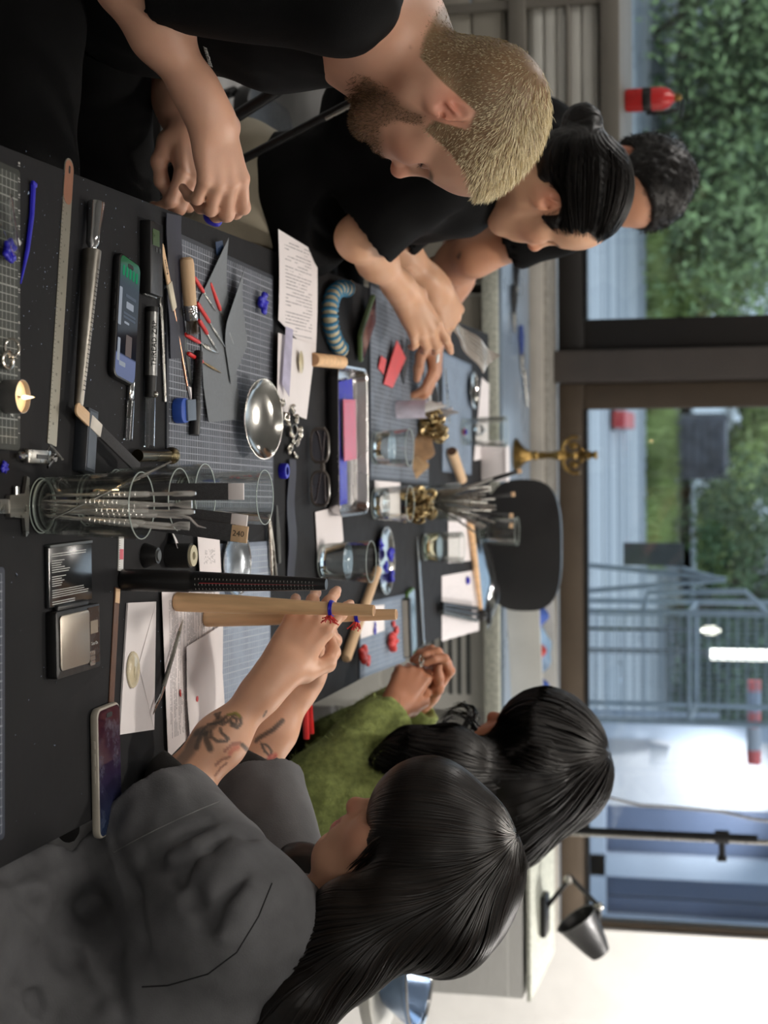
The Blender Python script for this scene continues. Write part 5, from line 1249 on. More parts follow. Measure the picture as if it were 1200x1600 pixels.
MB().lathe([(.0095, -.020), (.0175, -.021), (.0175, .014), (.0095, .014)], 26, Mx_, cap=False).build('thread', M_('black thread', srgb(20, 20, 21), .7, 0, .2, 300, .4), t)
MB().lathe([(.006, -.0213), (.0150, -.0213), (.0150, .018), (.006, .018), (.005, .012), (.005, -.015)], 22, Mx_, cap=False).build('core', M_('cream card core', srgb(196, 188, 160), .7), t)
t, L = put('paper_slip', 'small pale folded slip behind the thread spool', 'slip', (268, 838, 262, 862), ZT); MB().sheet(lambda u, v: ((u-.5)*.034, (v-.5)*.03, .002+.018*u), 5, 4, .0008).build('slip', m_paper, t)
c = T(226, 868); t = thing('dark_cone', 'black cone standing in front of the thread spool', 'cone', (c.x, c.y, ZT)); MB().lathe([(0, 0), (.017, 0), (.0172, .002), (.011, .020), (0, .020)], 22).build('cone', m_black, t); MB().lathe([(0, .0202), (.008, .0202), (.007, .022), (0, .022)], 16).build('top_plug', m_dgrey, t)  # plain black cone with a dark grey top, before the spool
# --- upright ring sticks
p0 = T(190, 906); top = D(510, 913, p0.y)
def rs_black(t, L):
    MB().lathe([(0, 0), (.014, 0), (.0145, .003), (.0145, L*.33), (.0125, L*.345), (.0125, L*.36), (0, L*.36)], 24).build('handle', m_black, t)
    MB().lathe([(0, L*.361), (.0135, L*.361), (.0078, L-.002), (.007, L), (0, L)], 24).build('sizing_cone', M_('black anodised cone', srgb(30, 30, 31), .35, .3, .1, 60), t)
    tk = MB()
    for k in range(34):
        f = k/34; r_ = .0135+(.0078-.0135)*f; z_ = L*(.38+.58*f)
        for a in (-1.9, -1.35, -.85): tk.box((0, 0, 0), (.0024, .0003, .0004), TR((r_+.0001)*math.cos(a), (r_+.0001)*math.sin(a), z_, a+PI/2))
    stuff(tk.build('size_ticks', m_wprint, t, smooth=False))
    MB().cyl((.001, -.0132, L*.40), (.001, -.0074, L*.97), .0005, n=4).build('red_line', M_('red scale line', srgb(170, 50, 56), .5), t, smooth=False)
st1 = upright('ring_sizer', 'black ring sizing stick standing upright with printed sizes', 'ring stick', (p0.x, p0.y, ZT+.001), (top.x, top.y, top.z), rs_black)
def rs_wood(r0, r1, mt):
    def f(t, L):
        MB().lathe([(0, 0), (r0*.86, 0), (r0*.98, .002), (r0, .006), (r0*.97, L*.3), (r1+.0018, L*.72), (r1, L-.001), (r1-.001, L), (0, L)], 28).build('turned_body', mt, t)
        MB().lathe([(0, L+.0001), (r1-.0012, L+.0001), (0, L+.0004)], 20).build('end_grain', m_kraft, t)
    return f
pa = T(268, 940); ta = D(585, 954, pa.y); ws1 = upright('wooden_ring_stick', 'tapered wooden ring stick in front of the fingers, carrying a wax ring', 'ring stick', (pa.x, pa.y, ZT+.006), ta, rs_wood(.0138, .0078, m_wood))
pb = T(315, 966); tb_ = D(620, 960, pb.y); ws2 = upright('wooden_ring_stick', 'second wooden ring stick gripped behind the fingers, farther from the camera', 'ring stick', (pb.x, pb.y, ZT+.006), tb_, rs_wood(.0130, .0078, m_wood2))
def wax_ring(lab, X, yv, axis_a, axis_b, f, R, seed):
    c = Vector(axis_a).lerp(Vector(axis_b), f); t = thing('wax_ring', lab, 'wax ring', c); d = (Vector(axis_b)-Vector(axis_a)).normalized(); yy = d.cross(Vector((1, 0, 0))).normalized(); t.rotation_euler = (Matrix((yy.cross(d), yy, d)).transposed() @ Matrix.Rotation(1.15, 3, 'Z')).to_euler()
    MB().torus((0, 0, 0), R+.0012, .0020, 26, 8).torus((0, 0, .0026), R+.001, .0012, 26, 6).build('band', m_wax, t)
    br = MB(); rr = random.Random(seed)
    br.tube([(-.004, -R-.004, 0), (0, -R-.006, 0), (.006, -R-.004, .001)], .0024, 6)
    for k in range(12):
        l_ = rr.uniform(.008, .014); ox = rr.uniform(-.006, .006)
        p_ = Vector((ox, -R-.003, rr.uniform(-.003, .003))); q_ = p_+Vector((rr.uniform(-.005, .005), -.004-.006*rr.random(), l_*rr.uniform(-1, 1))); br.tube([p_, (p_+q_)/2+Vector((rr.uniform(-.002, .002),)*3), q_], [.0014, .0012, .0006], 6).ball(q_, .0012, 6, 4)
    br.build('coral_branch', m_waxr, t)
wax_ring('blue wax ring with red coral on the front wooden stick', 0, 0, (pa.x, pa.y, ZT), ta, .790, .0092, 5)
wax_ring('thinner blue wax ring with red coral on the back wooden stick', 0, 0, (pb.x, pb.y, ZT), tb_, .800, .0092, 6)

# --- middle of the table
paper_sheet('papers', 'white sheet sticking out over the table edge beside the braided cord', ((434, 358), (495, 395), (492, 560), (434, 500)), ZT+.012, docmat('list page', WHITE, srgb(150, 146, 150), .006, .02, .55, along=2, dims=(.2, .2)), lambda u, v: .002*math.sin(v*3), cat='paper')
paper_sheet('envelope', 'white envelope with pale seal tucked beneath the silver jewellery', ((434, 520), (492, 540), (478, 655), (432, 640)), ZT+.016, m_paper, lambda u, v: .004*math.sin(u*3.1)*v, cat='envelope')
c = T(470, 566, ZT+.023); o = MB().lathe([(0, 0), (.013, 0), (.015, .001), (.012, .0022), (0, .002)], 22, Matrix.Diagonal((1.35, .9, 1, 1))).build('wax_seal', M_('cream seal', srgb(196, 184, 150), .3), None, loc=c); tag(o, 'cream wax seal on the white envelope by the jewellery', 'seal')
paper_sheet('pale_card', 'lilac shaded folded card between the two white papers', ((446, 510), (452, 515), (446, 620), (440, 600)), ZT+.022, M_('lilac card', srgb(176, 172, 196), .7), lambda u, v: .006*u)
ck = thing('cork_stick', 'round wooden stick end poking over the steel tray rim', 'stick', (0, 0, 0)); a = T(490, 562, ZT+.020); b_ = T(534, 566, ZT+.036); ck.location = a; d = b_-a
MB().lathe([(0, 0), (.0115, 0), (.0125, .002), (.0125, d.length), (0, d.length)], 20, frame((0, 0, 0), d.cross(Vector((0, 1, 0))), d)).build('stick', m_wood, ck); MB().lathe([(0, -.0004), (.0105, -.0004), (.0105, .0), (0, .0)], 20, frame((0, 0, 0), d.cross(Vector((0, 1, 0))), d)).build('end_face', m_kraft, ck)
# jewellery by the dish: chain of cast silver shells
jl = [(440, 628), (448, 655), (456, 640), (462, 655), (470, 648), (452, 672), (458, 688), (466, 676), (450, 702), (460, 708), (444, 648)]
def charm(seed, r):
    b = Body(); b.k = r*.25; rs = random.Random(seed)
    for k in range(5): b.ell((rs.uniform(-.6, .6)*r, rs.uniform(-.6, .6)*r, r*.5), (r*rs.uniform(.3, .7), r*rs.uniform(.25, .5), r*rs.uniform(.25, .45)), Euler((rs.random()*3, rs.random()*3, rs.random()*3)))
    b.ball((rs.uniform(-.3, .3)*r, rs.uniform(-.3, .3)*r, r*.75), r*.25, r*.1, -1); return b
chs = [surf(charm(s_, .011), 'silver_charm', .0012, m_silver, None, 1) for s_ in range(4)]
names9 = ('nearest the dish', 'leaf shaped', 'twisted', 'curled', 'flat', 'hollow', 'ridged', 'knobbly', 'lowest', 'last in the chain', 'small')
for k, (X, Y) in enumerate(jl):
    o = chs[k] if k < 4 else chs[k % 4].copy()
    if k >= 4: C.objects.link(o)
    z = ZT+(.028 if X < 464 and Y < 662 else .001); c = T(X, Y, z+.004); o.location = (c.x, c.y, z); o.rotation_euler = (0, 0, k*1.7); o.scale = (1.1,)*3 if k % 3 else (.85,)*3
    tag(o, 'cast silver charm of the tangled chain beside the silver dish, %s' % names9[k], 'charm', 'silver charms by the dish')
for k, (X, Y) in enumerate(((458, 672), (464, 690))):
    c = T(X, Y, ZT+.004); ring_thing(('looped silver ring in the charm tangle nearest the spectacles', 'second looped silver ring in the charm tangle')[k], (c.x, c.y, ZT+.001), .010, .0015, .3, True, rz=k*2.)
# spectacles
t = thing('spectacles', 'grey framed spectacles lying folded on the black table', 'glasses', (0, 0, 0)); a = T(478, 664); b_ = T(478, 796); c = (a+b_)/2; t.location = (c.x, c.y+.01, ZT); t.rotation_euler = (math.radians(8), 0, 0); W_ = (b_-a).length
m_spec = M_('smoky grey acetate', srgb(96, 90, 86), .25, 0, .1, 40)
fm = MB()
def lensloop(sgn):
    o = []
    for k in range(22):
        a_ = 2*PI*k/22; cx, cy = math.cos(a_), math.sin(a_); e_ = 2/3.2; o.append((sgn*(W_*.255)+W_*.20*math.copysign(abs(cx)**e_, cx), .006, .022+.0175*math.copysign(abs(cy)**e_, cy)))
    return o
for s_ in (-1, 1): q_ = lensloop(s_); fm.tube(q_+[q_[0], q_[1]], .0028, 6, caps=False)
fm.tube([(-W_*.06, .006, .027), (0, .004, .030), (W_*.06, .006, .027)], .0026, 6)
fm.build('frame_front', m_spec, t)
for s_ in (-1, 1):
    q_ = lensloop(s_); MB().add([(p_[0], p_[1]-.0006, p_[2]) for p_ in q_]+[(p_[0], p_[1]+.0006, p_[2]) for p_ in q_], [tuple(range(22)), tuple(range(43, 21, -1))]+[(i, 22+i, 22+(i+1) % 22, (i+1) % 22) for i in range(22)]).build('lens', glassy('smoke lens', (.75, .73, .82, 1), .0, 1.1), t)
    MB().tube([(s_*W_*.47, .008, .030), (s_*W_*.46, .016, .028), (0, .024+.006*s_, .020), (-s_*W_*.38, .022+.006*s_, .010), (-s_*W_*.43, .024+.006*s_, .004)], [.002, .002, .0018, .002, .0026], 6).build('temple', m_spec, t)
# blue wax ring, dark strip
c = T(438, 736); t = thing('wax_ring', 'plain thick blue wax ring lying before the spectacles', 'wax ring', (c.x, c.y, ZT)); MB().lathe([(.0075, 0), (.0125, 0), (.0135, .002), (.0135, .011), (.0125, .013), (.0075, .013), (.007, .006)], 24, cap=False).build('band', m_wax, t)
MB().lathe([(.0075, 0), (.007, .006), (.0075, .013)], 24, cap=False).build('bore', M_('worn bore', srgb(60, 58, 190), .5), t)
t, L = put('leather_offcut', 'long dark slate offcut behind the blue wax ring', 'offcut', (452, 905, 452, 718), ZT); MB().sheet(lambda u, v: ((u-.5)*L, (v-.5)*(.050-.02*abs(u-.4)), .004*math.sin(u*5)**2+.001), 14, 4, .002).build('strip', m_rubber, t)
# steel tray with wax sheets
a = T(508, 572); b_ = T(508, 806); c = (a+b_)/2; W_ = (b_-a).length; t = thing('steel_tray', 'shallow steel tray holding pink and blue wax sheets', 'tray', (c.x, c.y+.108, ZT))
dm = .215; hh = .027
def trayring(ins, z): 
    r = .024-ins*.4; return ins, z
tp_ = MB(); prof = [(.010, .001), (.004, .006), (0, hh-.002), (-.0035, hh), (-.0032, hh+.0012), (.0012, hh-.0008), (.005, .007), (.011, .0025)]; vs = []; fs = []; n_ = 6; m_ = 4*(n_+1)
for ins, z in prof:
    x, y, r = W_/2-ins, dm/2-ins, max(.022-ins*.3, .004)
    for cx, cy, a0 in ((x-r, y-r, 0), (-x+r, y-r, 90), (-x+r, -y+r, 180), (x-r, -y+r, 270)):
        for k in range(n_+1): aa = math.radians(a0+90*k/n_); vs.append((cx+r*math.cos(aa), cy+r*math.sin(aa), z))
for k in range(len(prof)-1):
    for i in range(m_): j = (i+1) % m_; fs.append((k*m_+i, k*m_+j, (k+1)*m_+j, (k+1)*m_+i))
fs.append(tuple(range(m_-1, -1, -1))); fs.append(tuple(range((len(prof)-1)*m_, len(prof)*m_))); tp_.add(vs, fs).build('tray_shell', M_('satin steel tray', srgb(186, 184, 184), .25, 1, .05, 10), t)
tx, ty = c.x, c.y+.108
def wsheet(lab, x, y, l, w, rz, z, mat, tilt=0):
    s_ = thing('wax_sheet', lab, 'wax sheet', (tx+x, ty+y, ZT+z), rz); s_.rotation_euler = (tilt, 0, rz); MB().box((0, 0, .001), (l, w, .002), bev=.0005).build('sheet', mat, s_); MB().box((0, 0, .0022), (l*.9, w*.9, .0003)).build('pressed_face', mat, s_, smooth=False)
wsheet('long blue wax sheet lowest in the steel tray', .015, -.030, .215, .085, .02, .012, m_wax, -.10); wsheet('pink wax sheet leaning over the blue ones in the steel tray', -.022, -.005, .118, .130, .03, .020, m_pink, -.08); wsheet('small blue wax sheet at the rounded corner of the tray', -.096, .0, .045, .12, .1, .0085, m_wax)
# braided cord, green cased phone
cp = [(516, 452), (513, 470), (514, 490), (517, 510), (524, 530), (534, 546)]; cp = [(545, 452), (532, 450), (521, 458), (516, 475), (515, 495), (518, 515), (524, 533), (534, 548)]
Pc = [T(X, Y, ZT+.018) for X, Y in cp]; c = sum(Pc, Vector())/len(Pc); t = thing('braided_cord', 'thick blue and beige braided cord handle curling by the green phone', 'cord', (c.x, c.y, ZT+.018))
Q_ = [p_-c for p_ in Pc]; S_ = []
for i in range(len(Q_)-1):
    for k in range(5): S_.append(Q_[i].lerp(Q_[i+1], k/5))
S_.append(Q_[-1])
for _ in range(3): S_ = [S_[0]]+[(S_[i-1]+S_[i]*2+S_[i+1])/4 for i in range(1, len(S_)-1)]+[S_[-1]]
m_cb = M_('blue cord', srgb(58, 124, 160), .6, 0, .15, 120, .3); m_cbe = M_('beige cord', srgb(190, 180, 150), .7, 0, .1, 120, .3)
MB().tube(S_, .0135, 12).build('core', m_cbe, t)
wr = MB(); sn = len(S_)-1
for k in range(15):
    f = (k+.5)/15*sn; i = int(f); p_ = S_[i].lerp(S_[min(i+1, sn)], f-i); d = (S_[min(i+1, sn)]-S_[max(i-1, 0)]).normalized(); wr.torus((0, 0, 0), .0125, .0042, 14, 6, frame(p_, d.cross(Vector((0, 0, 1)))+Vector((0, 0, .5)), d))
wr.build('wrapping', m_cb, t)
MB().ball(S_[0]+Vector((-.012, 0, .004)), .006, 8, 6).ball(S_[0]+Vector((-.006, .014, .002)), .005, 8, 6).build('metal_ferrules', m_silver, t)
m_gcase = M_('green phone case', srgb(84, 104, 62), .5, 0, .05, 40)
t = thing('phone', 'phone in an olive green case leaning by the braided cord', 'phone', (0, 0, 0)); a = T(545, 565, ZT); b_ = T(580, 462, ZT); c = (a+b_)/2; d = b_-a; t.location = (c.x, c.y, ZT+.002); t.rotation_euler = (.16, 0, math.atan2(d.y, d.x)); t.location.z = ZT+.0085
L = .150; MB().rslab((0, 0, .005), (L, .074, .010), .011, .003, 6).build('case', m_gcase, t); MB().rslab((0, 0, .0102), (L-.010, .064, .0008), .008, .0002, 6).build('screen', m_scr2, t, smooth=False); MB().rslab((L/2-.02, .0, .0107), (.006, .02, .0003), .0025, 0, 4).build('camera_notch', m_ink, t, smooth=False)
# red wax sheets
paper_sheet('red_wax_sheet', 'torn coral red wax sheet on the scuffed far mat', ((598, 600), (612, 606), (626, 560), (612, 532)), zM+.002, m_waxr, lambda u, v: .01*v, th=.002, cat='wax sheet'); paper_sheet('red_wax_scrap', 'small torn red wax scrap near the green phone', ((590, 575), (598, 585), (600, 562), (592, 556)), zM+.001, m_waxr, lambda u, v: .003*v, th=.002, cat='wax')
paper_sheet('black_card', 'black upright card edge behind the red wax sheet', ((626, 585), (630, 600), (632, 540), (627, 528)), zM+.001, m_black, lambda u, v: .012*v, th=.002, cat='card')
# rolled papers and cones
t, L = put('paper_roll', 'white paper roll with lilac inside standing by the first glass', 'paper', (600, 640, 636, 640), ZT+.0); t.location.z = ZT
MB().sheet(lambda u, v: (.02*math.cos(u*4.4+.8)*(1+.1*v)-.0, .02*math.sin(u*4.4+.8), .07*v), 16, 3, .0009).build('roll', M_('lilac white paper', srgb(206, 200, 214), .8), t); MB().lathe([(0, .0), (.017, .0), (.017, .002), (0, .002)], 16).build('base_disc', m_paper, t)
for k, (X, Y, hgt) in enumerate(((642, 640, .085), (655, 650, .095))):
    c = T(X, Y-5, ZT); t = thing('paper_cone', ('white paper cone beside the paper roll', 'greyer paper cone behind the white cone')[k], 'paper', (c.x, c.y, ZT), .4*k); MB().lathe([(.024, 0), (.0015, hgt), (.0008, hgt), (.023, 0)], 18, cap=False).build('cone', M_('cone paper', srgb(204, 200, 196) if k == 0 else srgb(150, 148, 150), .8), t); MB().box((.012, 0, hgt*.45), (.004, .003, hgt*.8), TR(ry=-.27)).build('seam', m_paper, t, smooth=False)
# drinking glasses
def drink(lab, X, Y, yw, hX, rb, rt, liquid=None, lv=.5, tilt=None):
    c = T(X, Y); tp_ = D(hX, yw, c.y); h = tp_.z-ZT; t = thing('drinking_glass', lab, 'glass', (c.x, c.y, ZT)); tumbler(None, rb, rt, h, .0018, .008).build('wall', m_glass, t); MB().torus((0, 0, h), rt-.0009, .00065, 44, 6).build('rim', m_glint, t); MB().torus((0, 0, .004), rb-.003, .0010, 40, 6).build('base_glint', m_glint, t)
    if liquid is not None:
        r0 = rb-.0014; r1 = rb+(rt-rb)*lv-.0014; MB().lathe([(0, .0082), (rb*.86, .0083), (r0, .013), (r1, h*lv), (0, h*lv)], 36).build('liquid', liquid, t)
    return t, c, h
drink('water glass in front of the charm chain, beside the steel tray', 583, 700, 699, 640, .036, .0405, m_water, .52)
drink('half filled water glass with reflections, second along the tray', 583, 787, 787, 641, .034, .0385, m_water, .35)
drink('nearest water glass, standing before the dish of blue wax', 500, 877, 877, 580, .033, .0395, m_water, .55)
drink('glass of pale yellow drink among the papers', 662, 855, 855, 722, .034, .0375, m_wine, .42)
drink('empty far glass beside the black chair back', 750, 830, 830, 808, .036, .041, None)
drink('small far glass next to the white tub', 722, 675, 675, 790, .036, .042, None)
# glass full of metal files at the far middle
c = T(664, 785); t = thing('file_glass', 'wide glass crowded with fanned metal files near the far end', 'glass', (c.x, c.y, ZT)); tumbler(None, .040, .048, .085, .002, .006).build('wall', m_glass, t)
rr = random.Random(9)
for k in range(26):
    a = rr.uniform(0, 6.28); r0 = rr.uniform(0, .026); f_ = k/25; L = rr.uniform(.14, .19)
    b0 = Vector((c.x+r0*math.cos(a), c.y+r0*math.sin(a), ZT+.009)); X_ = rr.uniform(740, 775); Y_ = 752+f_*78+rr.uniform(-4, 4)
    tp_ = D(X_, Y_, c.y+rr.uniform(-.02, .05))
    upright('metal_file', 'thin grey steel file in the fanned bunch in the wide glass', 'file', b0, tp_, lambda t, L: (MB().box((0, 0, L*.5), (.0048, .0016, L), bev=.0004).build('blade', m_steel, t),), 'fanned grey files')
for k, (X_, Y_, lab) in enumerate(((815, 735, 'black handled file leaning towards the candelabra'), (805, 772, 'black handled file standing upright with pale tag'), (802, 806, 'black handled file with tag above the far glass'), (802, 822, 'black handled file with tag leaning lowest in the far glass'))):
    b0 = Vector((c.x-.01+.008*k, c.y+.01, ZT+.012))
    def bh(t, L):
        MB().box((0, 0, L*.28), (.004, .002, L*.56)).build('blade', m_steel, t, smooth=False); MB().rslab((0, 0, L*.75), (.010, .006, L*.40), .003, .001, 4).build('handle', m_black, t); MB().box((0, 0, L*.975), (.012, .004, L*.05), bev=.001).build('tag', m_birch, t)
    upright('handled_file', lab, 'file', b0, D(X_, Y_, c.y+.05), bh)
# gilt chains
def chain(lab, pts, z, r, mat, pile=1, seed=1, n=34):
    P_ = [T(X, Y, z+.01) for X, Y in pts]; c = sum(P_, Vector())/len(P_); t = thing('gilt_chain', lab, 'chain', (c.x, c.y, z)); rr = random.Random(seed); proto = None
    for k in range(n):
        f = k/(n-1)*(len(P_)-1); i = min(int(f), len(P_)-2); p_ = P_[i].lerp(P_[i+1], f-i)-c
        loc = (p_.x+rr.uniform(-.012, .012), p_.y+rr.uniform(-.012, .012), r*1.2+rr.uniform(0, .022*pile))
        if proto is None: proto = MB().torus((0, 0, 0), r, r*.36, 14, 7, Matrix.Diagonal((1.3, .9, 1, 1))).build('link', mat, t); o = proto
        else: o = proto.copy(); C.objects.link(o)
        o.location = loc; o.rotation_euler = (rr.uniform(0, 3), rr.uniform(0, 3), rr.uniform(0, 3))
    return t
chain('heaped antique gilt chain beside the clear lid', ((655, 640), (662, 655), (658, 672), (665, 682)), ZT, .010, m_antique, 2, 1, 40); chain('heaped antique gilt chain before the glass of files', ((630, 765), (638, 785), (634, 805), (640, 795)), ZT, .010, m_antique, 2.4, 2, 44)
wadded('brown_cloth', 'crumpled brown paper between the two gilt chains', 'paper', (T(652, 700).x, T(652, 700).y, ZT), (.035, .05, .05), M_('brown crumpled paper', srgb(140, 108, 76), .8, 0, .2, 30, .4), 5); wadded('tan_cloth', 'second tan crumpled scrap next to the brown paper', 'paper', (T(640, 725).x, T(648, 722).y, ZT), (.03, .03, .035), M_('tan scrap', srgb(158, 128, 92), .8, 0, .2, 30, .4), 6)
# far table bits
t, L = put('wooden_peg', 'short pale handle with brown end lying on the far mat', 'handle', (706, 705, 722, 750), ZT+.019); MB().lathe([(0, 0), (.013, 0), (.014, .003), (.0125, L), (0, L)], 18, frame((-L/2, 0, 0), (0, 0, 1), (1, 0, 0))).build('handle', m_birch, t); MB().lathe([(0, -.0006), (.0125, -.0006), (.0125, 0), (0, 0)], 18, frame((-L/2, 0, 0), (0, 0, 1), (1, 0, 0))).build('brown_end', M_('brown cork', srgb(86, 58, 40), .8), t)
o = wax_blob('wax_gem', 'tiny red and blue wax flower on the pale far mat', 722, 675, ZT+.004, .010, m_waxr, 20, False); MB().ball((0, -.004, .010), (.008, .006, .006), 8, 6).build('blue_heart', m_wax, o)
t, L = put('steel_tweezers', 'long bright steel tweezers in front of the pale drink', 'tweezers', (662, 1008, 652, 838), ZT+.006)
for s_ in (-1, 1): MB().tube([(-L/2, s_*.001, 0), (-L*.1, s_*.007, 0), (L*.35, s_*.004, 0), (L/2, s_*.0004, 0)], [.004, .005, .0042, .0012], 8, flat=.5).build('arm', m_chrome, t)
MB().box((-L/2+.006, 0, 0), (.014, .010, .006), bev=.002).build('joint', m_chrome, t)
t, L = put('steel_pliers', 'steel pliers with thin arms on the scuffed mat behind the tall glass', 'pliers', (428, 905, 420, 805), zM+.004)
for s_ in (-1, 1): MB().tube([(L/2, s_*.002, 0), (0, s_*.006, 0), (-L/2, s_*.012, 0)], [.002, .004, .003], 8).build('arm', m_steel, t)
t, L = put('dark_tweezers', 'thin dark tweezers lying beside the steel pliers', 'tweezers', (436, 880, 432, 790), ZT+.004)
for s_ in (-1, 1): MB().tube([(L/2, s_*.001, 0), (0, s_*.005, 0), (-L/2, s_*.002, 0)], [.0015, .003, .003], 8).build('arm', m_dgrey, t)
t = thing('phone', 'phone in a bright green case lying by the red blossoms', 'phone', (0, 0, 0)); a = T(636, 920, ZT); b_ = T(640, 1022, ZT); c = (a+b_)/2; t.location = (c.x, c.y, ZT); t.rotation_euler = (0, 0, math.atan2((b_-a).y, (b_-a).x)); MB().rslab((0, 0, .005), (.150, .074, .010), .012, .003, 6).build('case', M_('leaf green case', srgb(70, 104, 40), .4), t); MB().rslab((0, 0, .0103), (.140, .064, .0008), .009, 0, 6).build('screen', M_('pale reflecting glass', srgb(90, 110, 120), .08), t, smooth=False)
t = thing('slate_slab', 'black slab with pale edge standing left of the green phone', 'slab', (0, 0, 0)); a = T(629, 935); b_ = T(632, 1025); c = (a+b_)/2; t.location = (c.x, c.y-.01, ZT); t.rotation_euler = (0, 0, math.atan2((b_-a).y, (b_-a).x)); MB().box((0, 0, .010), (.135, .020, .020), bev=.001).build('slab', m_black, t); MB().box((0, -.0104, .010), (.13, .0012, .012)).build('pale_edge', m_rail, t, smooth=False)
for k, (X, Y, r, lab) in enumerate(((560, 1022, .020, 'large red wax blossom nearest the pliers'), (606, 1003, .021, 'full red wax blossom on the blue grey mat'), (616, 985, .010, 'small red wax bud behind the full blossom'), (612, 975, .008, 'tiny red wax bud nearest the wooden stick tip'), (570, 1032, .012, 'pointed red wax petal next to the large blossom'))): wax_blob('wax_blossom', lab, X, Y, ZT+.0036, r, m_waxr, 30+k, False, 1.1)
paper_sheet('white_card', 'white card with a blue wax vase shape on the blossom mat', ((563, 948), (563, 998), (600, 985), (600, 945)), ZT+.0042, m_paper, cat='card')
c = T(585, 985, ZT+.007); o = MB().ball((0, 0, .0018), (.006, .010, .0024), 10, 6).ball((0, .011, .0018), (.0026, .005, .002), 8, 6).ball((-.003, .016, .0018), (.002, .003, .0015), 8, 5).build('wax_vase', m_wax, None, loc=c, rz=1.4); tag(o, 'flat blue wax vase shape on the white card', 'wax')
t, L = put('wood_dowel', 'wooden dowel lying behind the gripping hand', 'dowel', (540, 1030, 590, 890), ZT+.012); MB().lathe([(0, 0), (.008, .001), (.011, .006), (.0095, L), (0, L)], 18, frame((-L/2, 0, 0), (0, 0, 1), (1, 0, 0))).build('dowel', m_birch, t); MB().lathe([(0, L+.0004), (.009, L+.0004), (0, L+.001)], 14, frame((-L/2, 0, 0), (0, 0, 1), (1, 0, 0))).build('end_face', m_kraft, t)
t, L = put('black_tripod', 'small folded black tripod clamp lying on the papers', 'tripod', (690, 950, 757, 962), ZT+.014)
for k in range(3): MB().cyl((-L/2, (k-1)*.010, 0), (L*.30, (k-1)*.016, .0), .006).build('leg', m_black if k else m_dgrey, t)
MB().ball((L*.40, 0, .004), .017, 12, 8).build('head', m_black, t); MB().box((L*.48, 0, .016), (.022, .05, .012), bev=.004).build('clamp', m_black, t)
t, L = put('red_pliers', 'red handled pliers hanging over the table edge by the forearm', 'pliers', (480, 1046, 486, 1150), ZT+.010); t.location.z = ZT+.006
for s_ in (-1, 1): MB().tube([(-L*.2, s_*.004, 0), (L*.05, s_*.012, 0), (L/2, s_*.016, .0)], [.005, .0062, .0055], 8).build('handle', m_redh, t); MB().tube([(-L/2, s_*.001, 0), (-L*.35, s_*.005, 0), (-L*.18, -s_*.002, 0)], [.002, .006, .006], 8).build('jaw', m_dgrey, t)
doc('long printed paper under the black tripod', ((690, 900), (690, 1002), (748, 985), (745, 890)), ZT+.001, .006, 1, None, .4, 'printed_page'); doc('white paper with red print behind the pale drink', ((700, 800), (700, 880), (735, 876), (733, 800)), ZT+.002, .006, 1, None, .4)
doc('white paper beside the gilt chain and the far glass', ((752, 590), (740, 720), (762, 715), (764, 600)), ZT+.001, .006, 1, None, .3); doc('square white paper at the rounded tray corner', ((492, 800), (496, 880), (536, 845), (532, 790)), ZT+.002, .006, 1, None, .15)
doc('white paper with print under the water glass', ((585, 730), (585, 800), (625, 815), (625, 735)), ZT+.001, .006, 1, None, .3)
t, L = put('long_wood_stick', 'long wooden stick running behind the pale drink', 'stick', (735, 815, 752, 960), ZT+.014); MB().lathe([(0, 0), (.009, 0), (.0085, L*.5), (.006, L), (0, L)], 16, frame((-L/2, 0, 0), (0, 0, 1), (1, 0, 0))).build('stick', m_wood, t); MB().lathe([(0, -.0008), (.0082, -.0008), (0, -.0012)], 12, frame((-L/2, 0, 0), (0, 0, 1), (1, 0, 0))).build('end_face', m_kraft, t)
t, L = put('dark_file', 'flat dark file beside the long wooden stick', 'file', (745, 830, 757, 925), ZT+.004); MB().box((0, 0, .002), (L*.75, .016, .005), bev=.001).build('blade', m_black, t); MB().box((-L*.42, 0, .002), (L*.16, .006, .004)).build('tang', m_dgrey, t, smooth=False)
wadded('plastic_bag', 'crinkled clear plastic bag at the far table edge', 'bag', (T(765, 900).x, 4.70, ZT), (.14, .05, .05), m_clear, 12)
wadded('blue_film', 'blue plastic film beneath the clear bag', 'film', (T(758, 900).x, 4.62, ZT), (.10, .03, .025), m_lblue, 13)
o = MB().ball((0, 0, .006), (.012, .008, .006), 10, 6).build('wax_token', m_wax, None, loc=T(728, 907, ZT+.002)); tag(o, 'small blue wax token on the white paper near the tripod', 'wax')
# bunch of tools before the patterned hands
for k, (e, lab, mt) in enumerate((((668, 560, 672, 660), 'pale plastic ruler lying by the hand with white nails', m_wht), ((680, 570, 686, 665), 'clear acrylic strip next to the pale ruler', m_clear), ((694, 575, 700, 660), 'grey steel rule farthest of the strips', m_steel), ((658, 560, 662, 625), 'black flat tool nearest the paper cone', m_black))):
    t, L = put('flat_strip', lab, 'strip', e, ZT+.0005); MB().box((0, 0, .002), (L, .014, .004), bev=.0008).build('strip', mt, t)
    tk = MB(); [tk.box((-L*.45+j*L*.06, .004, .0041), (.0005, .004, .0002)) for j in range(15)]; stuff(tk.build('tick_marks', m_ink, t, smooth=False))
t, L = put('blue_clip', 'small square blue plastic clip beside the black flat tool', 'clip', (672, 572, 676, 590), ZT); MB().box((0, 0, .009), (.024, .018, .018), bev=.003).build('body', M_('blue clip plastic', srgb(36, 44, 180), .4), t); MB().box((0, 0, .0195), (.018, .012, .003), bev=.001).build('button', m_black, t)
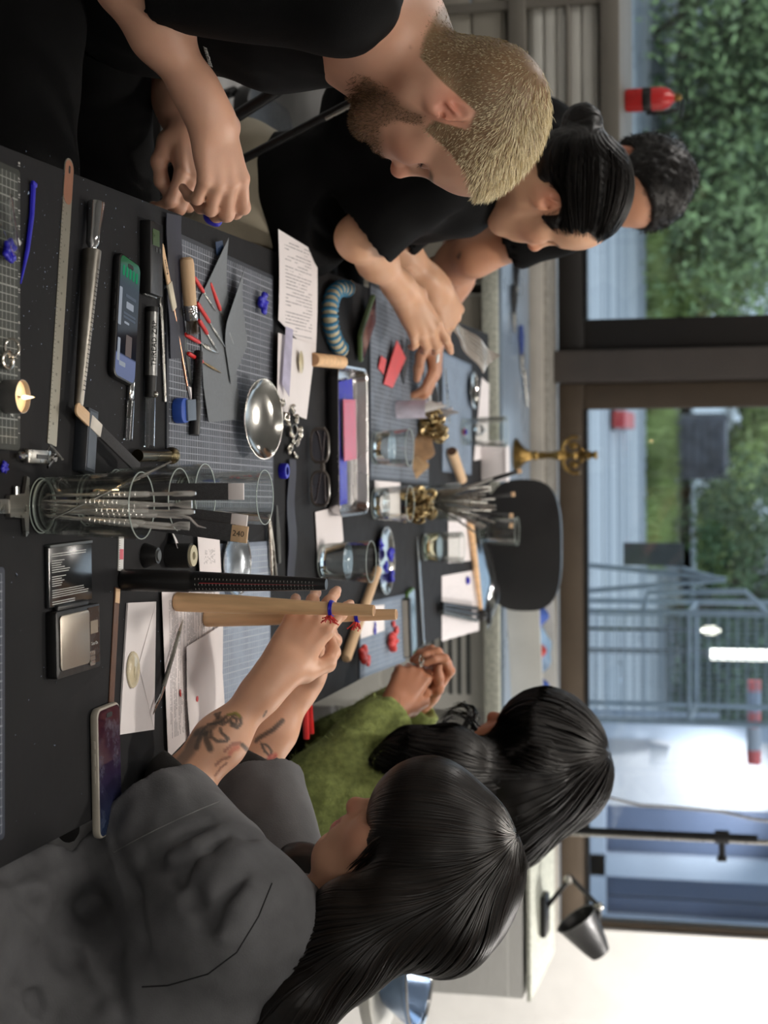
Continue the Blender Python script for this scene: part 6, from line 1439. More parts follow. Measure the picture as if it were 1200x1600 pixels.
t, L = put('acrylic_cover', 'clear box lid standing by the gilt chain', 'lid', (648, 660, 690, 660), ZT); MB().box((0, 0, .012), (.09, .002, .024)).box((0, .03, .001), (.09, .06, .002)).build('shell', m_clear, t, smooth=False); MB().box((0, 0, .025), (.092, .004, .002)).build('lip', m_clear, t, smooth=False)
c = T(742, 672, ZT+.004); t = thing('glass_stopper', 'round faceted glass stopper on the far mat', 'stopper', (c.x, c.y, ZT+.004)); MB().lathe([(0, 0), (.010, 0), (.018, .010), (.014, .020), (0, .026)], 10).build('facets', m_clear, t); MB().lathe([(0, .026), (.005, .026), (.005, .032), (0, .032)], 10).build('knob', m_clear, t)
# shavings of wax scattered on the black table, too many to count
rs = np.random.RandomState(12); V = []; n_ = 420
for k in range(n_):
    x = rs.uniform(-.33, .44); y = rs.uniform(1.72, 2.7)
    if rs.rand() < .5: x = rs.normal(-.22, .06); y = rs.uniform(1.75, 2.25)
    s_ = rs.uniform(.0004, .0016)*(2.4 if rs.rand() < .06 else 1); a = rs.rand()*6.28; dx, dy = math.cos(a)*s_, math.sin(a)*s_; q_ = s_*.45; zz = ZT+.0006
    V += [(x-dx, y-dy, zz), (x-dy*.4, y+dx*.4, zz+q_), (x+dx, y+dy, zz), (x+dy*.4, y-dx*.4, zz+q_*.4)]
o = mesh_obj('wax_shavings', np.array(V), np.arange(len(V)).reshape(-1, 4), M_('pale blue shavings', srgb(140, 156, 184), .6, 0, .2, 30)); stuff(o); o['label'] = 'fine pale wax shavings scattered over the black table'
# ---------------------------------------------------------------- people
def skinmat(name):
    m = bpy.data.materials.new(name); t = NT(m); v = t.coord(); a = t.n('ShaderNodeVertexColor', layer_name='Col')
    n1 = t.noise(v, 45, 4); n2 = t.noise(v, 420, 2)
    c = t.mix(t.math('MULTIPLY', t.ramp(n1, .35, .7), .35), a.outputs[0], (.35, .12, .08, 1)); mx = t.n('ShaderNodeMix', data_type='RGBA'); mx.inputs[0].default_value = .22
    t.l(a.outputs[0], mx.inputs[6]); t.l(c, mx.inputs[7])
    t.pbsdf(mx.outputs[2], .46, 0, t.bump(n2, .12, .0006), Subsurface_Weight=.12, Subsurface_Radius=(.012, .004, .002), Subsurface_Scale=.6); return m
m_skin = skinmat('skin')
def hairmat(name, c0, c1, rough=.32):
    m = bpy.data.materials.new(name); t = NT(m); a = t.n('ShaderNodeVertexColor', layer_name='Col'); v = t.coord()
    c = t.mix(a.outputs[0], c0, c1); t.pbsdf(c, rough, 0, None, Specular_IOR_Level=.38); return m
m_hblond = hairmat('bleached blond hair', srgb(136, 116, 86), srgb(236, 222, 184), .5)
m_hbeard = hairmat('brown beard', srgb(66, 50, 36), srgb(150, 116, 80), .5)
m_hdark = hairmat('dark brown hair', srgb(11, 9, 8), srgb(36, 27, 21), .34)
m_hblack = hairmat('black hair', srgb(12, 11, 11), srgb(32, 27, 24), .48)
def L3(c): return np.array(srgb(*c)[:3])
def to_local(M, V):
    A = np.array(M.inverted()); return V @ A[:3, :3].T + A[:3, 3]
def near(V, p, r): return np.exp(-((V-np.array(p))**2).sum(1)/(r*r))
def face_paint(cols, V, M, base, s=1.0, beard=None, lips=(178, 96, 92), brow=(70, 52, 40), scalp=None, hairfn=None):
    q = to_local(M, V)/s; hm = ((np.abs(q) < .16).all(1)) & (q[:, 2] > -.14)
    def mix(w, c): 
        w = np.clip(w, 0, 1)*hm; cols[:] = cols*(1-w[:, None])+L3(c)*w[:, None]
    red = tuple(int(a*b) for a, b in zip(base, (1.03, .82, .80)))
    mix(.8*near(q, (.115, 0, -.034), .017), red)
    for y in (-1, 1):
        mix(.55*near(q, (.07, y*.043, -.03), .026), red); mix(.75*near(q, (-.012, y*.088, 0), .030)*(np.abs(q[:, 1]) > .074), red)
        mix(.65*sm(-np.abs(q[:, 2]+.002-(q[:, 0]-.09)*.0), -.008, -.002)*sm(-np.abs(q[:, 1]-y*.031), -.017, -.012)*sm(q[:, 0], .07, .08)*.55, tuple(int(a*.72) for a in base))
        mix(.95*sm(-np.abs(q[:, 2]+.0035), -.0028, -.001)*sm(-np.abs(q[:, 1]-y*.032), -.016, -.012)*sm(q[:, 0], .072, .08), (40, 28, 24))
        mix(.85*sm(-np.abs(q[:, 2]-.021+.002*np.abs(q[:, 1]-y*.03)/.01), -.0065, -.0025)*sm(-np.abs(q[:, 1]-y*.034), -.023, -.015)*sm(q[:, 0], .06, .07), brow)
    lw = sm(-np.abs(q[:, 2]+.067), -.0125, -.0085)*sm(-np.abs(q[:, 1]), -.022, -.016)*sm(q[:, 0], .088, .096)
    mix(.85*lw, lips)
    if beard is not None:
        w, c = beard(q); mix(w*(1-lw), c)
    if hairfn is not None: mix(hairfn(q), scalp)
    return q
def base_cols(V, base):
    c = np.tile(L3(base), (len(V), 1)); n = wob(V, 60); return np.clip(c*(1+.05*n)[:, None], 0, 1)
def polyline_paint(cols, V, pts, r, col, a=.85):
    pts = [np.array(p) for p in pts]; best = np.full(len(V), 9.0)
    for p0, p1 in zip(pts[:-1], pts[1:]):
        d = p1-p0; t = np.clip((V-p0)@d/max(d@d, 1e-9), 0, 1); best = np.minimum(best, np.linalg.norm(V-p0-t[:, None]*d, axis=1))
    w = a*sm(-best, -r*1.5, -r*.6); cols[:] = cols*(1-w[:, None])+L3(col)*w[:, None]
def blades(name, P, N, dirs, L, w, mat, parent, shade, seg=2):
    """real short hairs: tapered bent blades rooted on the skin"""
    n = len(P); rs = np.random.RandomState(1); side = np.cross(dirs, rs.normal(size=(n, 3))); side /= np.linalg.norm(side, axis=1)[:, None]+1e-9
    L = L[:, None]; mid = P+dirs*L*.5+N*L*.04; tip = P+dirs*L-N*L*.10
    V = np.stack([P-side*w, P+side*w, mid+side*w*.8, mid-side*w*.8, tip], 1).reshape(-1, 3)
    b = np.arange(n)*5; F = np.concatenate([np.stack([b, b+1, b+2, b+3], 1), np.stack([b+3, b+2, b+4, b+4], 1)])
    me = bpy.data.meshes.new(name); fl = [tuple(x) for x in F[:n]]+[tuple(x[:3]) for x in F[n:]]
    me.from_pydata(V, [], fl); me.polygons.foreach_set('use_smooth', [True]*len(fl)); me.materials.append(mat)
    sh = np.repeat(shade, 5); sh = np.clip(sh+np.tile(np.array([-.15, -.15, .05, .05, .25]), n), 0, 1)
    at = me.color_attributes.new('Col', 'FLOAT_COLOR', 'POINT'); at.data.foreach_set('color', np.stack([sh, sh, sh, np.ones_like(sh)], 1).astype(np.float32).ravel())
    me.update(); o = bpy.data.objects.new(name, me); C.objects.link(o); o.parent = parent; stuff(o); return o
def sample(V, Q, mask, n, seed):
    rs = np.random.RandomState(seed); cen = V[Q].mean(1); nr = np.cross(V[Q[:, 2]]-V[Q[:, 0]], V[Q[:, 3]]-V[Q[:, 1]]); ar = np.linalg.norm(nr, axis=1); nr = nr/(ar[:, None]+1e-12)
    w = ar*mask(cen); w = w/w.sum(); k = rs.choice(len(Q), n, p=w); u, v = rs.rand(n, 1), rs.rand(n, 1)
    P = V[Q[k, 0]]*(1-u)*(1-v)+V[Q[k, 1]]*u*(1-v)+V[Q[k, 2]]*u*v+V[Q[k, 3]]*(1-u)*v; return P, nr[k], rs
def grad(b, P, e=.004):
    g = np.stack([b.ev(P+np.eye(3, dtype=np.float32)[i]*e, disp=False)-b.ev(P-np.eye(3, dtype=np.float32)[i]*e, disp=False) for i in range(3)], 1); return g/(np.linalg.norm(g, axis=1)[:, None]+1e-9)
def trace(b, P, flow, steps, ds, off=.002, seed=0, jit=.0):
    """strand paths running over the surface of b along a flow field"""
    P = P.astype(np.float32); path = []; rs = np.random.RandomState(seed); vel = None; oo = off*(.2+1.6*rs.rand(len(P)).astype(np.float32))
    for k in range(steps):
        g = grad(b, P); d = b.ev(P, disp=False); P = P-g*(d-oo)[:, None]*.8; path.append(P.copy())
        f = flow(P, k); f = f-g*(f*g).sum(1)[:, None]*.9; f /= np.linalg.norm(f, axis=1)[:, None]+1e-9
        vel = f if vel is None else vel*.55+f*.45; vel /= np.linalg.norm(vel, axis=1)[:, None]+1e-9
        P = P+vel*ds+(rs.normal(size=P.shape)*jit).astype(np.float32)
    return np.stack(path, 1)
def strands(name, paths, lens, w, mat, parent, shade, nrm_src=None):
    """ribbon strands with a shallow ridge; one mesh of hair nobody could count"""
    n, k, _ = paths.shape; tn = np.gradient(paths, axis=1); tn /= np.linalg.norm(tn, axis=2)[..., None]+1e-9
    up = nrm_src if nrm_src is not None else np.tile(np.array([0, 0, 1.0]), (n, k, 1)); sd = np.cross(tn, up); sd /= np.linalg.norm(sd, axis=2)[..., None]+1e-9; up2 = np.cross(sd, tn)
    t = np.linspace(0, 1, k)[None, :, None]; ww = w[:, None, None]*np.clip(1.02-t**3, .05, 1)*np.clip(.4+t*8, 0, 1)
    V = np.stack([paths-sd*ww, paths+up2*ww*.45, paths+sd*ww], 2).reshape(-1, 3)
    idx = np.arange(n*k*3).reshape(n, k, 3); F = []
    for i in range(k-1):
        ok = lens > i+1
        for a in (0, 1): F.append(np.stack([idx[ok, i, a], idx[ok, i, a+1], idx[ok, i+1, a+1], idx[ok, i+1, a]], 1))
    F = np.concatenate(F); sh = np.repeat(shade, k*3); cols = np.stack([sh, sh, sh], 1)
    o = mesh_obj(name, V, F, mat, parent, cols); stuff(o); return o
def hcol(v): return np.full((1, 3), v)
def cap_paint(seed, f=60):
    return lambda V: np.clip(.25+.25*wob(V, f, o=seed), 0, 1)[:, None]*np.ones((1, 3))
m_tee = M_('black jersey', srgb(10, 10, 11), .8, 0, .10, 30, .15, bscale=500, Specular_IOR_Level=.15); m_tee2 = M_('soft black jersey', srgb(7, 7, 8), .85, 0, .1, 30, .15, bscale=500, Specular_IOR_Level=.15)
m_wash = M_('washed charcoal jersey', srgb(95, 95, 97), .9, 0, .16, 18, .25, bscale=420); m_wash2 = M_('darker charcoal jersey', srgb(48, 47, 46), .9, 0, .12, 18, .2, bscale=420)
m_khaki = M_('khaki cotton', srgb(150, 142, 124), .85, 0, .06, 20, .2, bscale=400); m_dark = M_('black trousers', srgb(8, 8, 9), .85, 0, .12, 20, .2, bscale=400, Specular_IOR_Level=.15)
m_knit = M_('green mohair knit', srgb(136, 147, 84), .95, 0, .20, 90, .6, bscale=260)
m_shoe = M_('black shoe', srgb(20, 20, 20), .5, 0, .1, 30)
def trousers(hips, knees, ankles, mat, parent, r=(.115, .085, .062, .058), res=.011, seed=1):
    b = Body(); b.k = .05; hc = (hips[0]+hips[1])/2
    b.ell(hc+Vector((0, 0, .02)), (.155, .185, .115) if r[0] > .1 else (.105, .165, .10))
    for h, k, a in zip(hips, knees, ankles): b.cone(h, k, r[0], r[1], .05); b.cone(k, a, r[2]*1.2, r[3], .04); b.ball(k, r[1], .03)
    b.disp.append(lambda P: .004*wob(P, 26, o=seed))
    o = surf(b, 'trousers', res, mat, parent, 2)
    for a, k in zip(ankles, knees):
        sb = Body(); sb.k = .03; sg = 1 if a[0] > hc[0] else -1
        sb.ell((a[0]+sg*.05, a[1], .048), (.13, .046, .040)); sb.ell((a[0]-sg*.02, a[1], .075), (.055, .042, .055)); surf(sb, 'shoe', .009, m_shoe, parent, 1)
    return o
def person(b, label, res, cols_fn, it=1):
    V, Q = b.mesh(res); V = smooth_np(V, Q, it) if it else V
    cols = cols_fn(V); o = mesh_obj('person', V, Q, m_skin, None, cols); tag(o, label, 'person'); return o, V, Q
def headM(ear_px, y_ear, yaw, pitch, s=1.0, right_ear=True, roll=0):
    R = (Matrix.Rotation(math.radians(yaw), 4, 'Z') @ Matrix.Rotation(math.radians(pitch), 4, 'Y') @ Matrix.Rotation(math.radians(roll), 4, 'X'))
    e = Vector(D(ear_px[0], ear_px[1], y_ear)); return Matrix.Translation(e-R @ (Vector((-.012, -.080 if right_ear else .080, 0))*s)) @ R

def hit(pts, y0, sh):
    P_ = []
    for X, Y in pts:
        d = np.array(ray(X, Y)); k = y0/d[1]
        for _ in range(40):
            p = (EYE+d*k).astype(np.float32)[None]; v = float(sh.ev(p)[0]); k += max(min(v*.7, .02), -.02)/np.linalg.norm(d)
            if abs(v) < .0005: break
        P_.append(Vector(EYE+d*k))
    return P_
def dens(pts, n=8): 
    o = []
    for (a, b_), (c, d) in zip(pts[:-1], pts[1:]): o += [(a+(c-a)*k/n, b_+(d-b_)*k/n) for k in range(n)]
    return o+[pts[-1]]
# ------------------------------------------------ the blond man at the near left
M1 = headM((703, 168), 2.18, 15, 31, .95, roll=-4)
B1 = Body(); N1 = D(592, 48, 2.27); S1 = D(535, -12, 2.09); E1 = D(200, -32, 2.07); W1 = D(330, 180, 2.135); P1 = Vector((-.80, 2.27, .56))
head(B1, M1, .95, neck_to=N1, neck_r=.060)
B1.cone(N1, N1+Vector((-.06, 0, -.16)), .066, .10, .05); B1.cone(S1, N1, .055, .07, .06); B1.cone(D(520, -10, 2.45), N1, .055, .07, .06)
B1.cone(S1, E1, .056, .046, .04)
g1, t1 = hand(B1, W1, D(346, 276, 2.165)-W1, (.12, -.64, .76), True, {'index': (16, 50, 34), 'middle': (26, 54, 32), 'ring': (34, 56, 30), 'little': (40, 54, 30)}, {'index': 4, 'middle': 1, 'ring': -2, 'little': -6}, [(.022, .030, -.014), (.056, .040, -.034), (.082, .030, -.052), (.104, .016, -.062)], 1.0, E1, (.037, .0275))
Wl = D(290, 205, 2.40); El = D(200, -60, 2.56); hand(B1, Wl, D(306, 280, 2.37)-Wl, (-.1, -.5, .85), False, {'index': (50, 50, 30), 'middle': (55, 55, 30), 'ring': (60, 55, 30), 'little': (60, 55, 30)}, None, [(.022, .03, -.012), (.056, .046, -.024), (.084, .040, -.034), (.106, .026, -.038)], .97, El, (.045, .031)); B1.cone(D(500, -20, 2.45), El, .05, .045, .04)
BASE1 = (212, 164, 138)
def hair1(q):
    x, y, z = q[:, 0], q[:, 1], q[:, 2]
    zl = np.interp(x, [-.13, -.075, -.050, -.036, -.024, .004, .014, .032, .044, .060, .078, .092, .11], [-.085, -.080, -.070, -.02, .034, .036, -.012, -.020, .028, .060, .074, .084, .10]); 
    return sm(z-zl, -.004, .006)
def beard1(q):
    x, y, z = q[:, 0], q[:, 1], q[:, 2]
    top = np.interp(x, [-.02, .004, .012, .030, .040, .060, .085, .10, .12], [-.2, -.06, -.020, -.024, -.056, -.074, -.060, -.052, -.064])
    w = sm(top-z, -.006, .012)*sm(x, .004, .022)*sm(z, -.145, -.120); return w*.62, (112, 86, 64)
def cols1(V):
    c = base_cols(V, BASE1); face_paint(c, V, M1, BASE1, .95, beard1, (176, 104, 96), (120, 92, 64), (134, 108, 80), hair1)
    for p in ((-.02, -.07, -.075), (-.052, -.05, -.085), (-.045, -.052, -.06)): w = .8*near(to_local(M1, V), p, .0022); c[:] = c*(1-w[:, None])+L3((84, 54, 42))*w[:, None]
    return c
per1, V1, Q1 = person(B1, 'bearded man with short bleached hair and black tee, bent over blue wax', .0027, cols1)
msk = lambda P: np.where((np.abs(to_local(M1, P)) < .15).all(1), hair1(to_local(M1, P)), 0)*(np.abs(to_local(M1, P)[:, 1]) < .0805)
P, N, rs = sample(V1, Q1, msk, 15000, 3); q = to_local(M1, P); R1m = np.array(M1.to_3x3())
fl = np.stack([.55+.4*sm(q[:, 2], .02, .1), .25*np.sign(q[:, 1])*0, -.75+.6*sm(q[:, 2], .0, .12)], 1) @ R1m.T
swirl = wob(P, 38)[:, None]*np.cross(N, fl)*.7; ln = .004+.013*sm(q[:, 2], .03, .11); d = fl*.85+swirl+N*(.34+.25*rs.rand(len(P), 1))+rs.normal(size=P.shape)*.14; d /= np.linalg.norm(d, axis=1)[:, None]
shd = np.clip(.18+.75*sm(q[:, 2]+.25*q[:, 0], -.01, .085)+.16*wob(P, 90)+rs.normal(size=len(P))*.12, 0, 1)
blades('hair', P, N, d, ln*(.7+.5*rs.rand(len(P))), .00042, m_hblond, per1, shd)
bm = lambda P: np.where((np.abs(to_local(M1, P)) < .16).all(1), beard1(to_local(M1, P))[0], 0)*(np.abs(to_local(M1, P)[:, 1]) < .075)
P, N, rs = sample(V1, Q1, bm, 5200, 4); q = to_local(M1, P); fl = np.tile(np.array([.25, 0, -.8]), (len(P), 1)) @ R1m.T; d = fl*.6+N*.7+rs.normal(size=P.shape)*.35; d /= np.linalg.norm(d, axis=1)[:, None]
blades('beard', P, N, d, (.003+.005*sm(-q[:, 2], .06, .11))*(.7+.6*rs.rand(len(P))), .00034, m_hbeard, per1, np.clip(.3+rs.normal(size=len(P))*.25, 0, 1))
for sgn in (-1, 1):
    P = np.array([[.0865-.0015*abs(k), sgn*(.031+.0016*k), -.0045] for k in range(-7, 8)])*.98 @ R1m.T+np.array(M1.translation); nn = np.tile(R1m @ np.array([.8, 0, -.5]), (len(P), 1)); blades('eyelashes', P, nn, nn, np.full(len(P), .007), .0003, m_hbeard, per1, np.zeros(len(P)))
# black tee
sh = Body(); sh.k = .05
sh.cone(N1+Vector((-.012, 0, -.030)), N1+Vector((-.05, 0, -.12)), .080, .13, .05)
sh.ell((-.680, 2.275, .90), (.140, .205, .19), (0, .18, 0)); sh.ell((-.705, 2.30, .72), (.150, .19, .18), (0, .15, 0)); sh.ell(P1+Vector((0, 0, .02)), (.16, .19, .10))
sh.cone(S1+Vector((-.005, 0, .0)), N1+Vector((-.035, 0, -.03)), .074, .085, .05); sh.cone(D(520, -10, 2.45), N1+Vector((-.035, 0, -.03)), .074, .085, .05)
hem = S1.lerp(E1, .86); sh.cone(S1, hem, .074, .066, .03); sh.cone(D(500, -20, 2.45), D(215, -60, 2.55), .074, .070, .03)
sh.cone(hem-(E1-S1)*.10, hem+(E1-S1)*.22, .056, .062, .006, -1); sh.cut(hem, E1-S1, .10)
inv = N1-(M1 @ Vector((-.03, 0, -.045))); NA = (-inv).normalized(); sh.cone(N1-NA*.05, N1+NA*.12, .064, .078, .012, -1); sh.cut(N1+NA*.006, NA, .12, .010)
sh.disp.append(lambda P: .0045*wob(P*np.array([1, 1, .35], np.float32), 34, o=2)+.004*np.abs(wob(P*np.array([1.6, 1, .3], np.float32), 22, o=9)))
surf(sh, 't_shirt', .006, m_tee, per1, 2)
# silver chain at the neck
nk = MB(); ctr = N1+Vector((.002, 0, -.004)); ax = (M1 @ Vector((-.03, 0, -.045))-N1).normalized(); fr0 = frame(ctr, ax.cross(Vector((0, 1, 0))), ax)
for k in range(70):
    a = 2*PI*k/70; rr_ = Vector((.080*math.cos(a), .079*math.sin(a), -.010+.012*math.cos(a)))
    nk.torus((0, 0, 0), .0026, .0009, 7, 5, fr0 @ Matrix.Translation(rr_) @ Matrix.Rotation(a+PI/2, 4, 'Z') @ Matrix.Rotation(PI/2*(k % 2), 4, 'X') @ Matrix.Diagonal((1.5, 1, 1, 1)))
o = stuff(nk.build('chain_links', m_silver, None)); tag(o, 'thin silver curb chain round the blond man neck', 'necklace')
ca, cb_ = hit([(320, 66), (332, 106)], 1.9, sh)
gA = grad(sh, np.array([ca, cb_], dtype=np.float32)).mean(0); lt = text('AVANTARDE', .0080, frame((ca+cb_)/2+Vector(gA)*.003, cb_-ca, Vector(gA)), m_wprint, None, 'shirt_lettering', .0005); lt.parent = per1
trousers([Vector((-.80, 2.17, .555)), Vector((-.80, 2.37, .555))], [Vector((-.40, 2.12, .56)), Vector((-.40, 2.42, .56))], [Vector((-.42, 2.10, .10)), Vector((-.42, 2.44, .10))], m_dark, per1, seed=3)
# what he carves, and his graver
gw_ = D(331, 334, 2.235); b = Body(); b.k = .006; b.ell((0, 0, 0), (.016, .012, .013)); b.ell((.008, .004, .006), (.010, .009, .008)); b.ball((-.004, -.012, .004), .006, .004, -1)
o = surf(b, 'wax_model', .0016, m_wax, None, 1); o.location = gw_; tag(o, 'dark blue wax lump held between the blond man fingers', 'wax')
ga, gb = D(355, 333, 2.215), D(318, 285, 2.225); t = thing('graver', 'short grey steel graver pinched in the blond man hand', 'tool', ga); d = gb-ga; Mf = frame((0, 0, 0), d.cross(Vector((0, 0, 1))), d)
MB().lathe([(0, 0), (.0004, .001), (.0026, .03), (.0026, d.length*.7), (0, d.length*.7)], 8, Mf).build('blade', m_steel, t); MB().lathe([(0, d.length*.7), (.004, d.length*.7), (.005, d.length), (0, d.length)], 10, Mf).build('handle', m_wood, t)

# ------------------------------------------------ woman with the bun
M2 = headM((861, 312), 2.925, 27, 9, .92)
B2 = Body(); N2 = Vector(M2 @ Vector((-.085, 0, -.185))); head(B2, M2, .92, fem=True, mouth_open=True, neck_to=N2, neck_r=.050)
S2 = D(690, 262, 2.90); E2 = D(560, 372, 2.90); W2 = D(634, 460, 3.12); S2b = D(730, 260, 3.22); E2b = D(600, 372, 3.20); W2b = D(682, 448, 3.30)
B2.cone(N2, N2+Vector((-.05, 0, -.16)), .055, .09, .05); B2.cone(S2, N2, .048, .06, .05); B2.cone(S2b, N2, .048, .06, .05); B2.cone(S2, E2, .046, .041, .03); B2.cone(S2b, E2b, .046, .040, .03)
hand(B2, W2, D(668, 522, 3.17)-W2, (.30, -.74, .60), True, {'index': (8, 14, 8), 'middle': (22, 26, 12), 'ring': (26, 30, 14), 'little': (30, 32, 16)}, {'index': 2, 'middle': 0, 'ring': -2, 'little': -6}, [(.022, .028, -.016), (.054, .034, -.036), (.080, .026, -.048), (.10, .016, -.054)], .93, E2, (.034, .026))
hand(B2, W2b, D(708, 502, 3.35)-W2b, (.35, -.50, .80), False, {'index': (34, 44, 22), 'middle': (48, 50, 30), 'ring': (56, 52, 30), 'little': (60, 52, 30)}, None, [(.022, .03, -.012), (.056, .044, -.022), (.082, .036, -.032), (.10, .022, -.038)], .92, E2b, (.033, .026))
BASE2 = (206, 160, 128)
def cols2(V):
    c = base_cols(V, BASE2); q = face_paint(c, V, M2, BASE2, .92, None, (170, 98, 88), (36, 28, 24), (30, 24, 22), None)
    w = sm(-np.abs(q[:, 2]+.0665), -.0035, -.0015)*sm(-np.abs(q[:, 1]), -.014, -.010)*sm(q[:, 0], .082, .088); c[:] = c*(1-w[:, None])+L3((225, 215, 200))*w[:, None]; return c
per2, V2, Q2 = person(B2, 'smiling woman with black hair in a bun and black tee leaning over the table', .0036, cols2)
hb = Body(); hb.M = M2 @ Matrix.Scale(.92, 4); s_ = .92; hb.k = .012
hb.ell((-.014, 0, .050), (.108*s_, .085*s_, .090*s_)); hb.ell((-.058, 0, .02), (.064*s_, .070*s_, .072*s_), None, .02)
hb.ell((.110, 0, -.035), (.070*s_, .13*s_, .112*s_), None, .008, -1); hb.cone((-.008, -.10, -.012), (-.008, -.055, -.012), .036*s_, .030*s_, .008, -1); hb.cone((-.008, .10, -.012), (-.008, .055, -.012), .036*s_, .030*s_, .008, -1)
hb.cone((.032, -.078, .012), (.026, -.076, -.012), .010*s_, .004*s_, .010); bunc = to_local(M2 @ Matrix.Scale(s_, 4), np.array([D(912, 192, 2.99)]))[0]
hb.cone((-.09, 0, .045), tuple(bunc), .034*s_, .026*s_, .02); hb.M = None; bw = D(910, 192, 2.99); hb.ball(bw, .036, .012); hb.torus = None
Rl = np.array(M2.to_3x3()); bwv = np.array(bw, dtype=np.float32)
hb.disp.append(lambda P: .0013*np.sin(420*((P-bwv)/(np.linalg.norm(P-bwv, axis=1)[:, None]+1e-4))[:, 2]/6+60*wob(P, 12))+.0012*wob(P, 90))
h2 = surf(hb, 'hair', .0034, m_hblack, per2, 1, cap_paint(3, 90))
rs = np.random.RandomState(5); n = 900; ang_ = rs.rand(n)*6.28
ph = rs.rand(n); st0 = np.stack([.075-.02*np.abs(rs.normal(size=n)), (rs.rand(n)-.5)*.16, .09+.02*rs.rand(n)], 1)*s_; st0 = np.concatenate([st0[:n//2], np.stack([.035+.03*rs.rand(n-n//2), np.sign(rs.rand(n-n//2)-.6)*.085, .00+.09*rs.rand(n-n//2)], 1)*s_]) @ Rl.T+np.array(M2.translation)
pth = trace(hb, st0, lambda P, k: (bwv-P)/(np.linalg.norm(bwv-P, axis=1)[:, None]+1e-6), 22, .009, .0022, 3, .0004)
strands('hair_strands', pth, rs.randint(14, 23, n), .0006+.0008*rs.rand(n), m_hblack, per2, np.clip(.3+.3*rs.rand(n), 0, 1))
sh = Body(); sh.k = .05; P2 = Vector((-.53, 3.02, .60))
sh.cone(N2+Vector((-.01, 0, -.02)), N2+Vector((-.04, 0, -.12)), .070, .125, .05); sh.ell((-.500, 3.02, .92), (.105, .170, .19), (0, .15, 0)); sh.ell((-.505, 3.02, .76), (.105, .165, .14)); sh.ell(P2+Vector((.02, 0, .05)), (.095, .165, .09))
sh.cone(S2, N2+Vector((-.03, 0, -.03)), .058, .07, .05); sh.cone(S2b, N2+Vector((-.03, 0, -.03)), .058, .07, .05); sh.cone(S2, S2.lerp(E2, .90), .064, .070, .03); sh.cone(S2b, S2b.lerp(E2b, .90), .062, .066, .03); sh.ell(D(470, 350, 2.98), (.10, .13, .10), None, .05)
sh.cone(S2.lerp(E2, .78), S2.lerp(E2, 1.15), .052, .060, .006, -1); sh.cone(S2b.lerp(E2b, .78), S2b.lerp(E2b, 1.15), .05, .058, .006, -1); sh.cut(S2.lerp(E2, .92), E2-S2, .10); sh.cut(S2b.lerp(E2b, .92), E2b-S2b, .10); sh.disp.append(lambda P: .005*wob(P, 30, o=5)); surf(sh, 't_shirt', .0075, m_tee2, per2, 2)
trousers([Vector((-.52, 2.93, .60)), Vector((-.52, 3.11, .60))], [Vector((-.36, 2.86, .605)), Vector((-.34, 3.16, .60))], [Vector((-.40, 2.86, .10)), Vector((-.38, 3.18, .10))], m_khaki, per2, (.098, .084, .062, .058), .010, 6)
rg = D(687, 556, 3.30); o = MB().box((0, 0, 0), (.020, .008, .003), bev=.001).build('white_nail', m_wht, None); o.parent = per2; o.location = D(684, 560, 3.20); o.rotation_euler = (.6, .2, .8)
# the zip bag in her hands
P4 = [D(X, Y, y) for X, Y, y in ((702, 512, 3.36), (752, 583, 3.38), (778, 556, 3.46), (716, 506, 3.45))]; c = sum(P4, Vector())/4; zb_ = thing('zip_bag', 'clear zip bag with printed lines held by the woman with the bun', 'bag', c)
MB().sheet(lambda u, v: tuple((P4[0]*(1-u)*(1-v)+P4[1]*u*(1-v)+P4[2]*u*v+P4[3]*(1-u)*v-c)+Vector((0, 0, .005*math.sin(u*9+v*4)))), 12, 8, .004).build('film', M_('milky zip bag film', srgb(176, 172, 166), .25, 0, .12, 18, .3), zb_)
for k in range(4):
    v = .25+.16*k; MB().tube([(P4[0]*(1-u)*(1-v)+P4[1]*u*(1-v)+P4[2]*u*v+P4[3]*(1-u)*v-c)+Vector((0, -.001, .0065+.005*math.sin(u*9+v*4))) for u in (.1, .3, .5, .7, .85)], .0011, 5).build('print_line', m_wprint, zb_)

# ------------------------------------------------ the farthest man
M3 = headM((972, 234), 3.52, -46, 13, .95)
B3 = Body(); N3 = Vector(M3 @ Vector((-.085, 0, -.185))); head(B3, M3, .95, neck_to=N3, neck_r=.058)
S3 = D(868, 345, 3.42); E3 = D(742, 398, 3.44); W3 = D(672, 432, 3.60); S3b = Vector((-.56, 3.85, 1.13)); E3b = Vector((-.50, 3.86, .86)); W3b = Vector((-.28, 3.80, .80))
B3.cone(N3, N3+Vector((-.03, 0, -.16)), .06, .10, .05); B3.cone(S3, N3+Vector((-.02, 0, -.03)), .05, .055, .05); B3.cone(S3b, N3+Vector((-.02, 0, -.03)), .05, .055, .05); B3.cone(S3, E3, .050, .043, .03); B3.cone(S3b, E3b, .05, .044, .03)
hand(B3, W3, Vector((.5, .8, -.2)), (.1, -.2, 1), True, None, None, None, 1.0, E3, (.043, .031)); hand(B3, W3b, Vector((1, -.1, 0)), (0, 0, 1), False, None, None, None, 1.0, E3b, (.045, .031))
BASE3 = (192, 140, 110)
def cols3(V):
    c = base_cols(V, BASE3); face_paint(c, V, M3, BASE3, .95, None, (150, 88, 80), (30, 24, 20))
    polyline_paint(c, V, [D(700, 398, 3.40), D(716, 402, 3.40), D(722, 394, 3.40), D(735, 396, 3.40)], .004, (70, 66, 66), .8); polyline_paint(c, V, [D(690, 410, 3.41), D(708, 414, 3.41)], .003, (80, 74, 72), .8); return c
per3, V3, Q3 = person(B3, 'dark haired man in black tee bowing his head, farthest on the left side', .0042, cols3)
